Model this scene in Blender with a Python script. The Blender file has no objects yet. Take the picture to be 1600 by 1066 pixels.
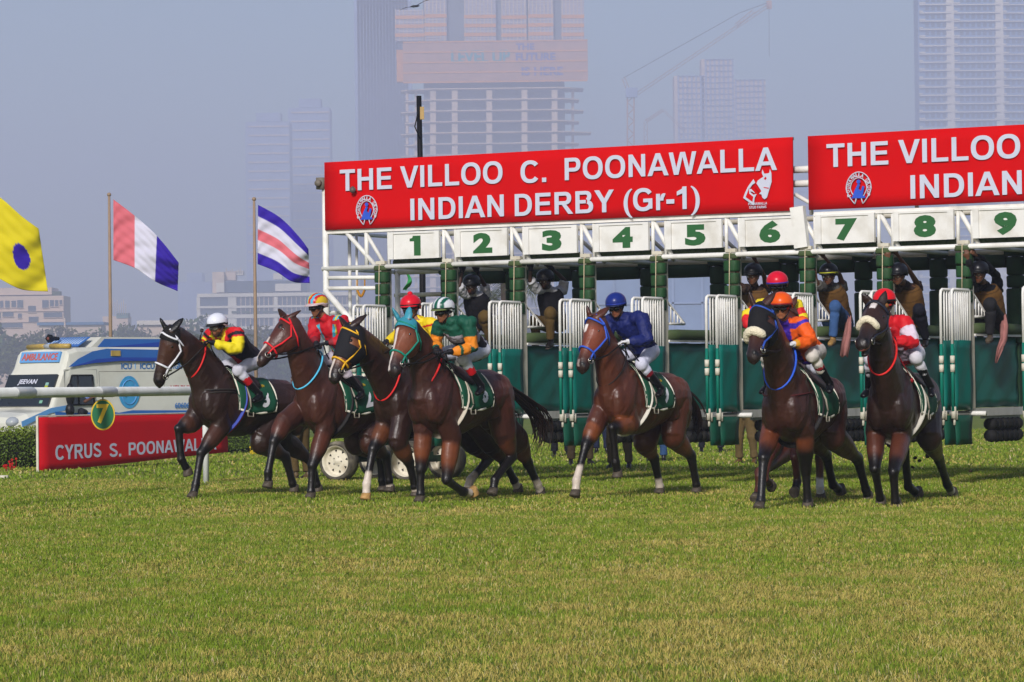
import bpy, bmesh, math, random
import numpy as np
from mathutils import Vector, Matrix, noise
random.seed(7); RNG = np.random.default_rng(7)
SC = bpy.context.scene; COL = SC.collection
PI = math.pi; R = math.radians
def V(*a): return Vector(a[0] if len(a) == 1 else a)

# ------------------------------------------------------------------ camera
FOC = 5000.0; CAMZ = 1.4; HOR = 607.0; ROLL = R(0.7)          # photograph is 1600 x 1066
_p = math.atan((HOR - 533) / FOC)
FW = V(0, math.cos(_p), math.sin(_p)); _r0 = V(1, 0, 0); _u0 = _r0.cross(FW)
RT = _r0 * math.cos(ROLL) - _u0 * math.sin(ROLL); UP = RT.cross(FW); CAM = V(0, 0, CAMZ)
cd = bpy.data.cameras.new('camera'); cam = bpy.data.objects.new('camera', cd); COL.objects.link(cam)
M3 = Matrix((RT, UP, -FW)).transposed(); cam.matrix_world = Matrix.Translation(CAM) @ M3.to_4x4()
cd.sensor_width = 36.0; cd.lens = 36.0 * FOC / 1600.0; cd.clip_start = 0.5; cd.clip_end = 12000
SC.camera = cam
def ray(x, y): return FW + RT * ((x - 800) / FOC) - UP * ((y - 533) / FOC)
def at(x, y, Y): d = ray(x, y); return CAM + d * (Y / d.y)
def ground(x, y, z=0.0): d = ray(x, y); return CAM + d * ((z - CAMZ) / d.z)
def plane(x, y, p, n): d = ray(x, y); return CAM + d * ((p - CAM).dot(n) / d.dot(n))

# ------------------------------------------------------------------ sky, sun, exposure
SUN_EL, SUN_AZ = R(30), R(-14)       # azimuth measured from straight behind the camera, negative = to the left
sdir = V(math.cos(SUN_EL) * math.sin(SUN_AZ), -math.cos(SUN_EL) * math.cos(SUN_AZ), math.sin(SUN_EL))
wd = bpy.data.worlds.new('World'); SC.world = wd; wd.use_nodes = True
nt = wd.node_tree; bg = nt.nodes['Background']; sk = nt.nodes.new('ShaderNodeTexSky')
sk.sky_type = 'NISHITA'; sk.sun_disc = False; sk.sun_elevation = SUN_EL
sk.sun_rotation = math.atan2(sdir.x, sdir.y); sk.air_density = 1.0; sk.dust_density = 1.6; sk.ozone_density = 2.5
nt.links.new(sk.outputs[0], bg.inputs[0]); bg.inputs[1].default_value = 0.10
sl = bpy.data.lights.new('sun', 'SUN'); so = bpy.data.objects.new('sun', sl); COL.objects.link(so)
sl.energy = 3.8; sl.angle = R(8); sl.color = (1.0, 0.95, 0.93)
so.rotation_euler = (-sdir).to_track_quat('-Z', 'Y').to_euler(); so.location = (0, -20, 40)
SC.view_settings.view_transform = 'Standard'; SC.view_settings.look = 'None'
SC.view_settings.exposure = 0.0; SC.view_settings.gamma = 1.0; SC.view_settings.use_curve_mapping = False
SC.cycles.max_bounces = 6; SC.cycles.volume_bounces = 2; SC.cycles.use_denoising = True

# ------------------------------------------------------------------ colours and materials
def lin(c):
    if isinstance(c, str):
        c = [int(c[i:i + 2], 16) / 255 for i in (1, 3, 5)]
        c = [x / 12.92 if x <= .04045 else ((x + .055) / 1.055) ** 2.4 for x in c]
    return tuple(c[:3])
MATS = {}
def mat(name, c=None, rough=.6, noise_amt=.12, scale=8.0, bump=0.0, metal=0.0, attr=False, sheen=0.0, spec=.25, trans=0.0, coat=0.0, alpha=1.0, dirt=None, bscale=None):
    if name in MATS: return MATS[name]
    m = bpy.data.materials.new(name); m.use_nodes = True; t = m.node_tree; b = t.nodes['Principled BSDF']
    b.inputs['Roughness'].default_value = rough; b.inputs['Metallic'].default_value = metal
    b.inputs['Specular IOR Level'].default_value = spec
    if sheen: b.inputs['Sheen Weight'].default_value = sheen
    if trans: b.inputs['Transmission Weight'].default_value = trans
    if coat: b.inputs['Coat Weight'].default_value = coat
    tc = t.nodes.new('ShaderNodeTexCoord'); nz = t.nodes.new('ShaderNodeTexNoise'); nz.inputs['Scale'].default_value = scale
    nz.inputs['Detail'].default_value = 5; t.links.new(tc.outputs['Object'], nz.inputs['Vector'])
    mr = t.nodes.new('ShaderNodeMapRange'); mr.inputs[1].default_value = .25; mr.inputs[2].default_value = .75
    mr.inputs[3].default_value = 1 - noise_amt; mr.inputs[4].default_value = 1 + noise_amt; t.links.new(nz.outputs[0], mr.inputs[0])
    vm = t.nodes.new('ShaderNodeVectorMath'); vm.operation = 'SCALE'; t.links.new(mr.outputs[0], vm.inputs['Scale'])
    if attr:
        at_ = t.nodes.new('ShaderNodeAttribute'); at_.attribute_name = 'Col'; t.links.new(at_.outputs['Color'], vm.inputs[0])
    else:
        vm.inputs[0].default_value = lin(c)
    out = vm.outputs[0]
    if dirt:
        n2 = t.nodes.new('ShaderNodeTexNoise'); n2.inputs['Scale'].default_value = dirt[1]; n2.inputs['Detail'].default_value = 8
        t.links.new(tc.outputs['Object'], n2.inputs['Vector'])
        r2 = t.nodes.new('ShaderNodeMapRange'); r2.inputs[1].default_value = .5; r2.inputs[2].default_value = .75; r2.inputs[4].default_value = dirt[2]
        t.links.new(n2.outputs[0], r2.inputs[0]); mx = t.nodes.new('ShaderNodeMix'); mx.data_type = 'RGBA'
        t.links.new(r2.outputs[0], mx.inputs['Factor']); t.links.new(out, mx.inputs['A']); mx.inputs['B'].default_value = (*lin(dirt[0]), 1); out = mx.outputs['Result']
    t.links.new(out, b.inputs['Base Color'])
    if bump:
        bp = t.nodes.new('ShaderNodeBump'); bp.inputs['Strength'].default_value = bump; bp.inputs['Distance'].default_value = .02
        n3 = t.nodes.new('ShaderNodeTexNoise'); n3.inputs['Scale'].default_value = bscale or scale * 3; n3.inputs['Detail'].default_value = 4
        t.links.new(tc.outputs['Object'], n3.inputs['Vector']); t.links.new(n3.outputs[0], bp.inputs['Height']); t.links.new(bp.outputs[0], b.inputs['Normal'])
    MATS[name] = m; return m

# ------------------------------------------------------------------ mesh building
def frames(pts, ref=None):
    n = len(pts); T = []
    for i in range(n):
        a = pts[max(i - 1, 0)]; b = pts[min(i + 1, n - 1)]; d = (b - a)
        T.append(d.normalized() if d.length > 1e-9 else V(0, 0, 1))
    out = []; prev = None
    for t in T:
        r = ref if ref is not None else (prev if prev is not None else (V(0, 0, 1) if abs(t.z) < .9 else V(1, 0, 0)))
        u = r - t * r.dot(t)
        if u.length < 1e-5: u = t.orthogonal()
        u.normalize(); s = t.cross(u); out.append((u, s)); prev = u
    return out
class MB:
    def __init__(s): s.v = []; s.f = []; s.m = []; s.cur = 0
    def add(s, vs, fs):
        o = len(s.v); s.v += [tuple(x) for x in vs]
        for f in fs: s.f.append(tuple(i + o for i in f)); s.m.append(s.cur)
    def box(s, c, d, rot=None):
        x, y, z = d[0] / 2, d[1] / 2, d[2] / 2; c = V(c)
        vs = [V(i * x, j * y, k * z) for i in (-1, 1) for j in (-1, 1) for k in (-1, 1)]
        if rot is not None: vs = [rot @ v for v in vs]
        s.add([v + c for v in vs], [(0, 1, 3, 2), (4, 6, 7, 5), (0, 4, 5, 1), (2, 3, 7, 6), (0, 2, 6, 4), (1, 5, 7, 3)])
    def tube(s, pts, rad, seg=8, ref=None, cap=True, closed=False):
        pts = [V(p) for p in pts]; n = len(pts)
        if not isinstance(rad, (list, tuple)): rad = [rad] * n
        fr = frames(pts, ref); vs = []; fs = []
        if closed:
            T = [(pts[(i + 1) % n] - pts[i - 1]).normalized() for i in range(n)]; fr = []
            nn = (pts[0] - pts[n // 3]).cross(pts[0] - pts[2 * n // 3]).normalized()
            for t in T: fr.append((nn, t.cross(nn)))
        for i, p in enumerate(pts):
            r = rad[i]; ru, rs = r if isinstance(r, (list, tuple)) else (r, r); u, sd = fr[i]
            for k in range(seg):
                a = 2 * PI * k / seg; vs.append(p + u * (math.cos(a) * ru) + sd * (math.sin(a) * rs))
        for i in range(n if closed else n - 1):
            j = (i + 1) % n
            for k in range(seg):
                k2 = (k + 1) % seg; fs.append((i * seg + k, i * seg + k2, j * seg + k2, j * seg + k))
        if cap and not closed:
            fs.append(tuple(reversed(range(seg)))); fs.append(tuple((n - 1) * seg + k for k in range(seg)))
        s.add(vs, fs)
    def limb(s, pts, rad, seg=12, ref=None):
        a = V(pts[0]); d = (a - V(pts[1])).normalized(); r = rad[0]; r0 = max(r) if isinstance(r, tuple) else r; f = lambda k: tuple(x * k for x in r) if isinstance(r, tuple) else r * k
        s.tube([a + d * r0 * .85, a + d * r0 * .6, a + d * r0 * .3] + list(pts), [f(.35), f(.72), f(.93)] + list(rad), seg, ref)
    def ell(s, c, r, rot=None, nu=12, nv=8, lo=-PI / 2, hi=PI / 2):
        c = V(c); vs = []; fs = []
        for j in range(nv + 1):
            b = lo + (hi - lo) * j / nv
            for i in range(nu):
                a = 2 * PI * i / nu; v = V(r[0] * math.cos(b) * math.cos(a), r[1] * math.cos(b) * math.sin(a), r[2] * math.sin(b))
                vs.append((rot @ v if rot is not None else v) + c)
        for j in range(nv):
            for i in range(nu): fs.append((j * nu + i, j * nu + (i + 1) % nu, (j + 1) * nu + (i + 1) % nu, (j + 1) * nu + i))
        s.add(vs, fs)
    def prism(s, poly, o, ax, ay, az, h):                     # polygon in the plane (ax, ay) at o, thickness h along az
        n = len(poly); o = V(o); a = [o + ax * p[0] + ay * p[1] for p in poly]; b = [q + az * h for q in a]
        s.add(a + b, [tuple(reversed(range(n))), tuple(range(n, 2 * n))] + [(i, (i + 1) % n, n + (i + 1) % n, n + i) for i in range(n)])
    def grid(s, P, thick=0.0):                                # P[i][j] points; thickness makes it a closed sheet
        n, m = len(P), len(P[0]); P = [[V(p) for p in row] for row in P]; vs = [p for row in P for p in row]; fs = []
        q = lambda i, j: i * m + j
        for i in range(n - 1):
            for j in range(m - 1): fs.append((q(i, j), q(i + 1, j), q(i + 1, j + 1), q(i, j + 1)))
        if thick:
            N = []
            for i in range(n):
                for j in range(m):
                    du = P[min(i + 1, n - 1)][j] - P[max(i - 1, 0)][j]; dv = P[i][min(j + 1, m - 1)] - P[i][max(j - 1, 0)]
                    N.append(du.cross(dv).normalized())
            k = n * m; vs += [vs[i] - N[i] * thick for i in range(k)]
            fs += [tuple(k + x for x in reversed(f)) for f in fs]
            edge = [q(i, 0) for i in range(n)] + [q(n - 1, j) for j in range(1, m)] + [q(i, m - 1) for i in range(n - 2, -1, -1)] + [q(0, j) for j in range(m - 2, 0, -1)]
            for a, b in zip(edge, edge[1:] + edge[:1]): fs.append((b, a, a + k, b + k))
        s.add(vs, fs)
def base_of(o):
    p = V(0, 0, 0); 
    while o is not None: p = p + V(o.location); o = o.parent
    return p
def mesh_obj(name, v, f, mats, parent=None, smooth=True, midx=None, col=None, off=None):
    me = bpy.data.meshes.new(name); v = np.asarray(v, dtype=np.float64).reshape(-1, 3)
    if parent is not None and off is None: off = base_of(parent)
    if off is not None: v = v - np.array(off)
    me.from_pydata(v.tolist() if len(v) < 200000 else v, [], f)
    if not isinstance(mats, (list, tuple)): mats = [mats]
    for m in mats: me.materials.append(m)
    if midx is not None and len(mats) > 1: me.polygons.foreach_set('material_index', np.array(midx, dtype=np.int32))
    if smooth: me.polygons.foreach_set('use_smooth', np.ones(len(me.polygons), dtype=bool))
    if col is not None:
        a = me.attributes.new('Col', 'FLOAT_COLOR', 'POINT'); c = np.ones((len(v), 4), dtype=np.float32); c[:, :3] = col
        a.data.foreach_set('color', c.ravel())
    me.update()
    o = bpy.data.objects.new(name, me); COL.objects.link(o)
    if parent is not None: o.parent = parent
    return o
def obj(name, mb, mats, parent=None, smooth=True, col=None, local=False):
    return mesh_obj(name, mb.v, mb.f, mats, parent, smooth, mb.m, col, V(0, 0, 0) if local else None)
def tag(o, label=None, cat=None, group=None, kind=None):
    if label: o['label'] = label
    if cat: o['category'] = cat
    if group: o['group'] = group
    if kind: o['kind'] = kind
    return o
def thing(name, label, cat, loc=(0, 0, 0), group=None, rotz=0.0):
    o = bpy.data.objects.new(name, None); COL.objects.link(o); o.location = loc; o.rotation_euler = (0, 0, rotz); o.empty_display_size = .2
    return tag(o, label, cat, group)
def single(name, mb, mats, label, cat, group=None, smooth=True, col=None):
    c = np.array(mb.v); b = V((c[:, 0].min() + c[:, 0].max()) / 2, (c[:, 1].min() + c[:, 1].max()) / 2, c[:, 2].min())
    o = mesh_obj(name, mb.v, mb.f, mats, None, smooth, mb.m, col, b); o.location = b
    return tag(o, label, cat, group)
def copy_tree(o, parent=None):
    c = o.copy(); COL.objects.link(c)
    if parent is not None: c.parent = parent
    for ch in list(o.children): copy_tree(ch, c)
    return c
def remesh(mb, voxel=.014, it=5, fac=.5):
    me = bpy.data.meshes.new('tmp'); me.from_pydata([tuple(v) for v in mb.v], [], mb.f); o = bpy.data.objects.new('tmp', me); COL.objects.link(o)
    r = o.modifiers.new('r', 'REMESH'); r.mode = 'VOXEL'; r.voxel_size = voxel
    s = o.modifiers.new('s', 'SMOOTH'); s.factor = fac; s.iterations = it
    dg = bpy.context.evaluated_depsgraph_get(); ev = o.evaluated_get(dg); m2 = ev.to_mesh()
    v = np.empty(len(m2.vertices) * 3, dtype=np.float32); m2.vertices.foreach_get('co', v); v = v.reshape(-1, 3).astype(np.float64)
    nn = np.empty(len(m2.vertices) * 3, dtype=np.float32); m2.vertices.foreach_get('normal', nn); nn = nn.reshape(-1, 3)
    f = [tuple(p.vertices) for p in m2.polygons]
    ev.to_mesh_clear(); bpy.data.objects.remove(o); bpy.data.meshes.remove(me)
    return v, f, nn
def seg_dist(P, a, b):                                        # distance and parameter of points P (n,3) to the segment a-b
    a = np.array(a); b = np.array(b); d = b - a; t = np.clip(((P - a) @ d) / max(d @ d, 1e-9), 0, 1)
    return np.linalg.norm(P - (a + t[:, None] * d), axis=1), t
def sm(x, a, b): t = np.clip((x - a) / (b - a), 0, 1); return t * t * (3 - 2 * t)
def vnoise(P, sc, seed=0):                                    # cheap value noise, vectorised
    Q = P * sc + seed * 17.3; i = np.floor(Q).astype(np.int64); f = Q - i; f = f * f * (3 - 2 * f); r = 0
    d = P.shape[1]
    for c in range(2 ** d):
        w = 1; h = np.zeros(len(P), dtype=np.int64)
        for k in range(d):
            b = (c >> k) & 1; w = w * (f[:, k] if b else 1 - f[:, k]); h = h * 1619 + (i[:, k] + b) * (31337 + 7919 * k)
        h = (h ^ (h >> 13)) * 1274126177; h = (h ^ (h >> 16)) & 0xffff; r = r + w * (h / 65535.0)
    return r
def text_mesh(body, offset=0.0):
    c = bpy.data.curves.new('t', 'FONT'); c.body = body; c.offset = offset; c.resolution_u = 3; c.fill_mode = 'FRONT'
    o = bpy.data.objects.new('t', c); COL.objects.link(o); dg = bpy.context.evaluated_depsgraph_get(); ev = o.evaluated_get(dg); m = ev.to_mesh()
    v = [tuple(x.co) for x in m.vertices]; f = [tuple(p.vertices) for p in m.polygons]; ev.to_mesh_clear()
    bpy.data.objects.remove(o); bpy.data.curves.remove(c); return np.array(v), f
_cap = {}
def text(body, o, ax, ay, w, cap, m, parent=None, name='lettering', offset=.02, lift=.004, thick=.003, local=False):
    """lettering that starts at o, runs w along ax with capitals cap tall along ay; real, thin raised letters"""
    if offset not in _cap: hv, _ = text_mesh('H', offset); _cap[offset] = hv[:, 1].max() - hv[:, 1].min()
    v, f = text_mesh(body, offset); x0, x1 = v[:, 0].min(), v[:, 0].max(); sy = cap / _cap[offset]; sx = w / (x1 - x0)
    ax = V(ax); ay = V(ay); az = ax.cross(ay).normalized(); o = V(o)
    top = [o + ax * ((p[0] - x0) * sx) + ay * ((p[1] + offset) * sy) + az * lift for p in v]
    mb = MB(); mb.add(top, f)
    k = len(top); bm = {}
    for fc in f:
        for a, b in zip(fc, fc[1:] + fc[:1]): bm[(a, b)] = 1
    ed = [(a, b) for (a, b) in bm if (b, a) not in bm]
    mb2 = MB(); mb2.add(top + [p - az * thick for p in top], list(f) + [(b, a, a + k, b + k) for a, b in ed])
    return obj(name, mb2, m, parent, smooth=False, local=local)

# ------------------------------------------------------------------ grotesque bold capitals drawn as strokes (units: 1000 per em, capitals 716 high)
def _arc(cx, cy, rx, ry, a0, a1, wx, wy, n=18, e=2.3):
    out = []; inn = []
    for k in range(n + 1):
        a = R(a0 + (a1 - a0) * k / n); c, s_ = math.cos(a), math.sin(a); p = lambda r1, r2: (cx + r1 * math.copysign(abs(c) ** (2 / e), c), cy + r2 * math.copysign(abs(s_) ** (2 / e), s_))
        out.append(p(rx, ry)); inn.append(p(rx - wx, ry - wy))
    return ('strip', out, inn)
def _bar(x0, y0, x1, y1): return ('poly', [(x0, y0), (x1, y0), (x1, y1), (x0, y1)])
S_, H_ = 144, 120
def _sglyph():
    pts = []
    for k in range(15): a = R(20 + 205 * k / 14); pts.append((333 + 215 * math.cos(a), 527 + 130 * math.sin(a)))
    for k in range(1, 16): a = R(45 - 218 * k / 15); pts.append((333 + 228 * math.cos(a), 196 + 136 * math.sin(a)))
    o = []; i = []
    for k, p in enumerate(pts):
        q = pts[max(k - 1, 0)]; r = pts[min(k + 1, len(pts) - 1)]; dx, dy = r[0] - q[0], r[1] - q[1]; L = math.hypot(dx, dy); w = 62
        o.append((p[0] - dy / L * w, p[1] + dx / L * w)); i.append((p[0] + dy / L * w, p[1] - dx / L * w))
    return ('strip', o, i)
GLY = {
 'T': (611, [_bar(234, 0, 378, 596), _bar(22, 596, 590, 716)]), 'H': (722, [_bar(73, 0, 217, 716), _bar(505, 0, 649, 716), _bar(217, 314, 505, 436)]),
 'E': (667, [_bar(73, 0, 217, 716), _bar(217, 596, 604, 716), _bar(217, 313, 577, 430), _bar(217, 0, 618, 120)]), 'F': (611, [_bar(73, 0, 217, 716), _bar(217, 596, 564, 716), _bar(217, 290, 524, 410)]),
 'I': (278, [_bar(68, 0, 212, 716)]), 'L': (611, [_bar(73, 0, 217, 716), _bar(217, 0, 580, 120)]),
 'V': (667, [('poly', [(0, 716), (255, 0), (412, 0), (667, 716), (511, 716), (334, 186), (156, 716)])]),
 'A': (722, [('poly', [(0, 0), (279, 716), (361, 716), (361, 549), (153, 0)]), ('poly', [(361, 716), (432, 716), (719, 0), (562, 0), (361, 549)]), ('poly', [(210, 160), (505, 160), (461, 280), (256, 280)])]),
 'N': (722, [_bar(74, 0, 212, 716), _bar(508, 0, 646, 716), ('poly', [(212, 716), (212, 470), (508, 0), (508, 246)])]),
 'W': (944, [('poly', [(5, 716), (176, 0), (328, 0), (258, 224), (152, 716)]), ('poly', [(328, 0), (472, 560), (395, 716), (258, 224)]), ('poly', [(472, 560), (615, 0), (688, 218), (560, 716), (395, 716)]), ('poly', [(615, 0), (767, 0), (939, 716), (794, 716), (688, 218)])]),
 'Y': (667, [_bar(260, 0, 406, 301), ('poly', [(0, 716), (260, 301), (406, 301), (337, 440), (169, 716)]), ('poly', [(406, 301), (667, 716), (503, 716), (337, 440)])]),
 'O': (778, [_arc(389, 358, 346, 370, 0, 360, 148, 124, 36)]), 'C': (722, [_arc(383, 358, 337, 370, 38, 322, 146, 124, 30)]),
 'D': (722, [_bar(73, 0, 217, 716), _bar(217, 596, 330, 716), _bar(217, 0, 330, 120), _arc(330, 358, 344, 358, -90, 90, 148, 120)]),
 'P': (667, [_bar(73, 0, 217, 716), _bar(217, 596, 400, 716), _bar(217, 270, 400, 390), _arc(400, 493, 228, 223, -90, 90, 144, 120)]),
 'R': (722, [_bar(73, 0, 217, 716), _bar(217, 596, 420, 716), _bar(217, 300, 420, 416), _arc(420, 508, 232, 208, -90, 90, 146, 116), ('poly', [(330, 300), (480, 300), (715, 0), (545, 0)])]),
 'B': (722, [_bar(73, 0, 217, 716), _bar(217, 600, 410, 716), _bar(217, 315, 430, 425), _bar(217, 0, 440, 118), _arc(410, 540, 212, 176, -70, 90, 140, 114), _arc(440, 208, 240, 208, -90, 80, 146, 116)]),
 'S': (667, [_sglyph()]), 'G': (778, [_arc(400, 358, 352, 370, 35, 330, 146, 124, 30), _bar(400, 270, 716, 385), _bar(578, 60, 716, 270)]),
 'U': (722, [_bar(72, 270, 216, 716), _bar(505, 270, 649, 716), _arc(360.5, 270, 288.5, 282, 180, 360, 144, 126)]),
 '(': (333, [_arc(420, 253, 370, 490, 105, 255, 138, 30, 18, 2)]), ')': (333, [_arc(-87, 253, 370, 490, -75, 75, 138, 30, 18, 2)]), 'r': (389, [_bar(66, 0, 203, 519), _arc(340, 300, 137, 230, 70, 180, 120, 130, 10)]),
 '-': (333, [_bar(30, 190, 303, 328)]), '1': (556, [_bar(250, 0, 392, 716), ('poly', [(60, 440), (250, 500), (250, 716), (240, 650), (60, 565)])]), '.': (278, [_bar(66, 0, 210, 142)]), ' ': (278, []),
 '!': (556, [_bar(190, 0, 440, 716), ('poly', [(30, 520), (190, 520), (190, 716), (150, 716), (130, 640), (30, 620)])]),
 'M': (833, [_bar(74, 0, 208, 716), _bar(624, 0, 758, 716), ('poly', [(208, 716), (208, 520), (345, 0), (416, 200)]), ('poly', [(416, 200), (345, 0), (486, 0), (624, 520), (624, 716)])])}
def sign_text(body, o, ax, ay, w, cap, m, parent, name='letter', lift=.004, thick=.003, local=False):
    """one raised letter per object"""
    x = 0; L = []; x0 = None; x1 = 0
    for ch in body:
        adv, parts = GLY[ch]; P = []
        for k, pt in enumerate(parts):
            qs = [pt[1]] if pt[0] == 'poly' else [[pt[1][i], pt[1][i + 1], pt[2][i + 1], pt[2][i]] for i in range(len(pt[1]) - 1)]
            for q in qs:
                q = [(p[0] + x, p[1]) for p in q]; P.append((q, k)); x0 = min([p[0] for p in q] + ([x0] if x0 is not None else [])); x1 = max([x1] + [p[0] for p in q])
        x += adv; L.append(P)
    sx, sy = w / (x1 - x0), cap / 716.0; ax = V(ax); ay = V(ay); az = ax.cross(ay).normalized(); o = V(o); r = None
    for P in L:
        mb = MB()
        for q, k in P:
            area = sum(a[0] * b[1] - b[0] * a[1] for a, b in zip(q, q[1:] + q[:1])); q = q if area > 0 else q[::-1]
            mb.prism([((p[0] - x0) * sx, p[1] * sy) for p in q], o + az * (lift - thick + k * .0003), ax, ay, az, thick)
        if P: r = obj(name, mb, m, parent, False, local=local)
    return r
# ------------------------------------------------------------------ ground
def ground_mat():
    m = bpy.data.materials.new('turf_soil'); m.use_nodes = True; t = m.node_tree; b = t.nodes['Principled BSDF']; b.inputs['Roughness'].default_value = .95
    b.inputs['Specular IOR Level'].default_value = .1
    tc = t.nodes.new('ShaderNodeTexCoord'); last = None
    def nz(s, d=6):
        n = t.nodes.new('ShaderNodeTexNoise'); n.inputs['Scale'].default_value = s; n.inputs['Detail'].default_value = d; t.links.new(tc.outputs['Object'], n.inputs['Vector']); return n
    def ramp(n, c):
        r = t.nodes.new('ShaderNodeValToRGB'); e = r.color_ramp.elements; e[0].position = c[0][0]; e[0].color = (*c[0][1], 1); e[1].position = c[-1][0]; e[1].color = (*c[-1][1], 1)
        for p, k in c[1:-1]: q = e.new(p); q.color = (*k, 1)
        t.links.new(n.outputs[0], r.inputs[0]); return r
    a = ramp(nz(.55), [(.35, (.085, .14, .018)), (.52, (.135, .17, .026)), (.68, (.2, .185, .05))])
    c = ramp(nz(14), [(.3, (.07, .115, .014)), (.6, (.155, .185, .034)), (.8, (.2, .18, .06))])
    mx = t.nodes.new('ShaderNodeMix'); mx.data_type = 'RGBA'; mx.inputs['Factor'].default_value = .5
    t.links.new(a.outputs[0], mx.inputs['A']); t.links.new(c.outputs[0], mx.inputs['B']); t.links.new(mx.outputs['Result'], b.inputs['Base Color'])
    bp = t.nodes.new('ShaderNodeBump'); bp.inputs['Distance'].default_value = .03; bp.inputs['Strength'].default_value = .6; t.links.new(nz(30).outputs[0], bp.inputs['Height']); t.links.new(bp.outputs[0], b.inputs['Normal'])
    return m
gm = MB()
xs = [-2500, -600, -150, -60, -30, -15, 0, 15, 30, 60, 150, 600, 2500]; ys = [-60, 0, 10, 20, 30, 40, 50, 70, 100, 200, 500, 1200, 5000]
gm.grid([[V(x, y, 0) for y in ys] for x in xs])
go = obj('ground', gm, ground_mat(), smooth=False); tag(go, 'racecourse turf ground running to the horizon', kind='structure')

# ------------------------------------------------------------------ grass: real blades, one mesh
def grass():
    Vs = []; Fs = []; Cs = []; base = 0
    def field(y0, y1, dens, w, h, margin):
        nonlocal base
        n = 0; ylist = np.arange(y0, y1, .5)
        P = []
        for y in ylist:
            hw = .165 * (y + .5) + margin; k = int(dens * 2 * hw * .5); P.append(np.c_[RNG.uniform(-hw, hw, k), RNG.uniform(y, y + .5, k)])
        P = np.concatenate(P); n = len(P)
        big = vnoise(P, .35, 1); mid = vnoise(P, 1.3, 2); sml = vnoise(P, 5.0, 3); tiny = vnoise(P, 14.0, 5)
        dry = .20 * big + .24 * mid + .30 * sml + .24 * tiny + np.clip((30 - P[:, 1]) * .004, -.10, .07)
        hh = h * (.55 + .55 * RNG.random(n) + .75 * np.clip(sml - .55, 0, 1) + .5 * np.clip(.5 - mid, 0, 1))
        a = RNG.uniform(0, 2 * PI, n); lean = RNG.uniform(.15, .95, n) + .4 * (dry > .56) * RNG.random(n); dx = np.cos(a); dy = np.sin(a)
        b = RNG.uniform(0, 2 * PI, n); ww = w * RNG.uniform(.6, 1.3, n); sx = np.cos(b) * ww; sy = np.sin(b) * ww
        z = np.zeros(n)
        p0 = np.c_[P[:, 0] - sx, P[:, 1] - sy, z]; p1 = np.c_[P[:, 0] + sx, P[:, 1] + sy, z]
        m = .55; mx = P[:, 0] + dx * hh * lean * .35; my = P[:, 1] + dy * hh * lean * .35; mz = hh * m
        p2 = np.c_[mx + sx * .8, my + sy * .8, mz]; p3 = np.c_[mx - sx * .8, my - sy * .8, mz]
        tz = hh * np.clip(1.05 - lean * .45, .3, 1); p4 = np.c_[P[:, 0] + dx * hh * lean, P[:, 1] + dy * hh * lean, tz]
        v = np.stack([p0, p1, p2, p3, p4], 1).reshape(-1, 3); i = base + 5 * np.arange(n)
        Vs.append(v); Fs.append(np.stack([np.c_[i, i + 1, i + 2], np.c_[i, i + 2, i + 3], np.c_[i + 3, i + 2, i + 4]], 1).reshape(-1, 3)); base += 5 * n
        rnd = RNG.random(n); k = sm(dry + .34 * (rnd - .5), .42, .72)[:, None]
        g = np.array([.135, .215, .016]) * (.68 + .52 * RNG.random(n))[:, None]; s = np.array([.39, .31, .085]) * (.7 + .55 * RNG.random(n))[:, None]
        g2 = np.array([.22, .255, .024]); g = g * (1 - .5 * sml[:, None]) + g2 * .5 * sml[:, None]
        c = g * (1 - k) + s * k; br = (RNG.random(n) < .05)[:, None]; c = np.where(br, np.array([.42, .36, .17]), c)
        Cs.append(np.repeat(c, 5, 0))
    field(13.2, 24, 2500, .0024, .040, 1.8)
    field(24, 36, 1400, .0037, .042, 1.8)
    field(36, 52, 530, .0065, .046, 1.9)
    field(52, 95, 95, .014, .06, 2)
    v = np.concatenate(Vs).astype(np.float32); f = np.concatenate(Fs).astype(np.int32); c = np.concatenate(Cs)
    me = bpy.data.meshes.new('grass'); me.vertices.add(len(v)); me.vertices.foreach_set('co', v.ravel())
    me.loops.add(f.size); me.loops.foreach_set('vertex_index', f.ravel()); me.polygons.add(len(f))
    me.polygons.foreach_set('loop_start', np.arange(0, f.size, 3, dtype=np.int32)); me.polygons.foreach_set('loop_total', np.full(len(f), 3, dtype=np.int32))
    a = me.attributes.new('Col', 'FLOAT_COLOR', 'POINT'); cc = np.ones((len(v), 4), dtype=np.float32); cc[:, :3] = c; a.data.foreach_set('color', cc.ravel())
    me.update(); me.validate()
    m = mat('grass_blade', attr=True, rough=.7, noise_amt=.1, scale=2, spec=.1); b = m.node_tree.nodes['Principled BSDF']
    b.inputs['Subsurface Weight'].default_value = 0
    me.materials.append(m); o = bpy.data.objects.new('grass', me); COL.objects.link(o); tag(o, 'short racecourse grass, green with straw coloured dry patches', 'grass', kind='stuff')
if not globals().get('NOGRASS'): grass()

# ------------------------------------------------------------------ haze
def haze():
    mb = MB(); mb.box((0, 2680, 189), (3400, 5560, 382)); m = bpy.data.materials.new('haze_air'); m.use_nodes = True; t = m.node_tree
    t.nodes.remove(t.nodes['Principled BSDF']); p = t.nodes.new('ShaderNodeVolumePrincipled')
    p.inputs['Color'].default_value = (.735, .762, 1.0, 1); p.inputs['Density'].default_value = HAZE_D; p.inputs['Density Attribute'].default_value = ''
    p.inputs['Anisotropy'].default_value = 0.0
    t.links.new(p.outputs[0], t.nodes['Material Output'].inputs['Volume'])
    o = obj('haze', mb, m, smooth=False); tag(o, 'pale blue haze hanging over the city beyond the course', kind='stuff')
HAZE_D = .00047
haze()

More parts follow.
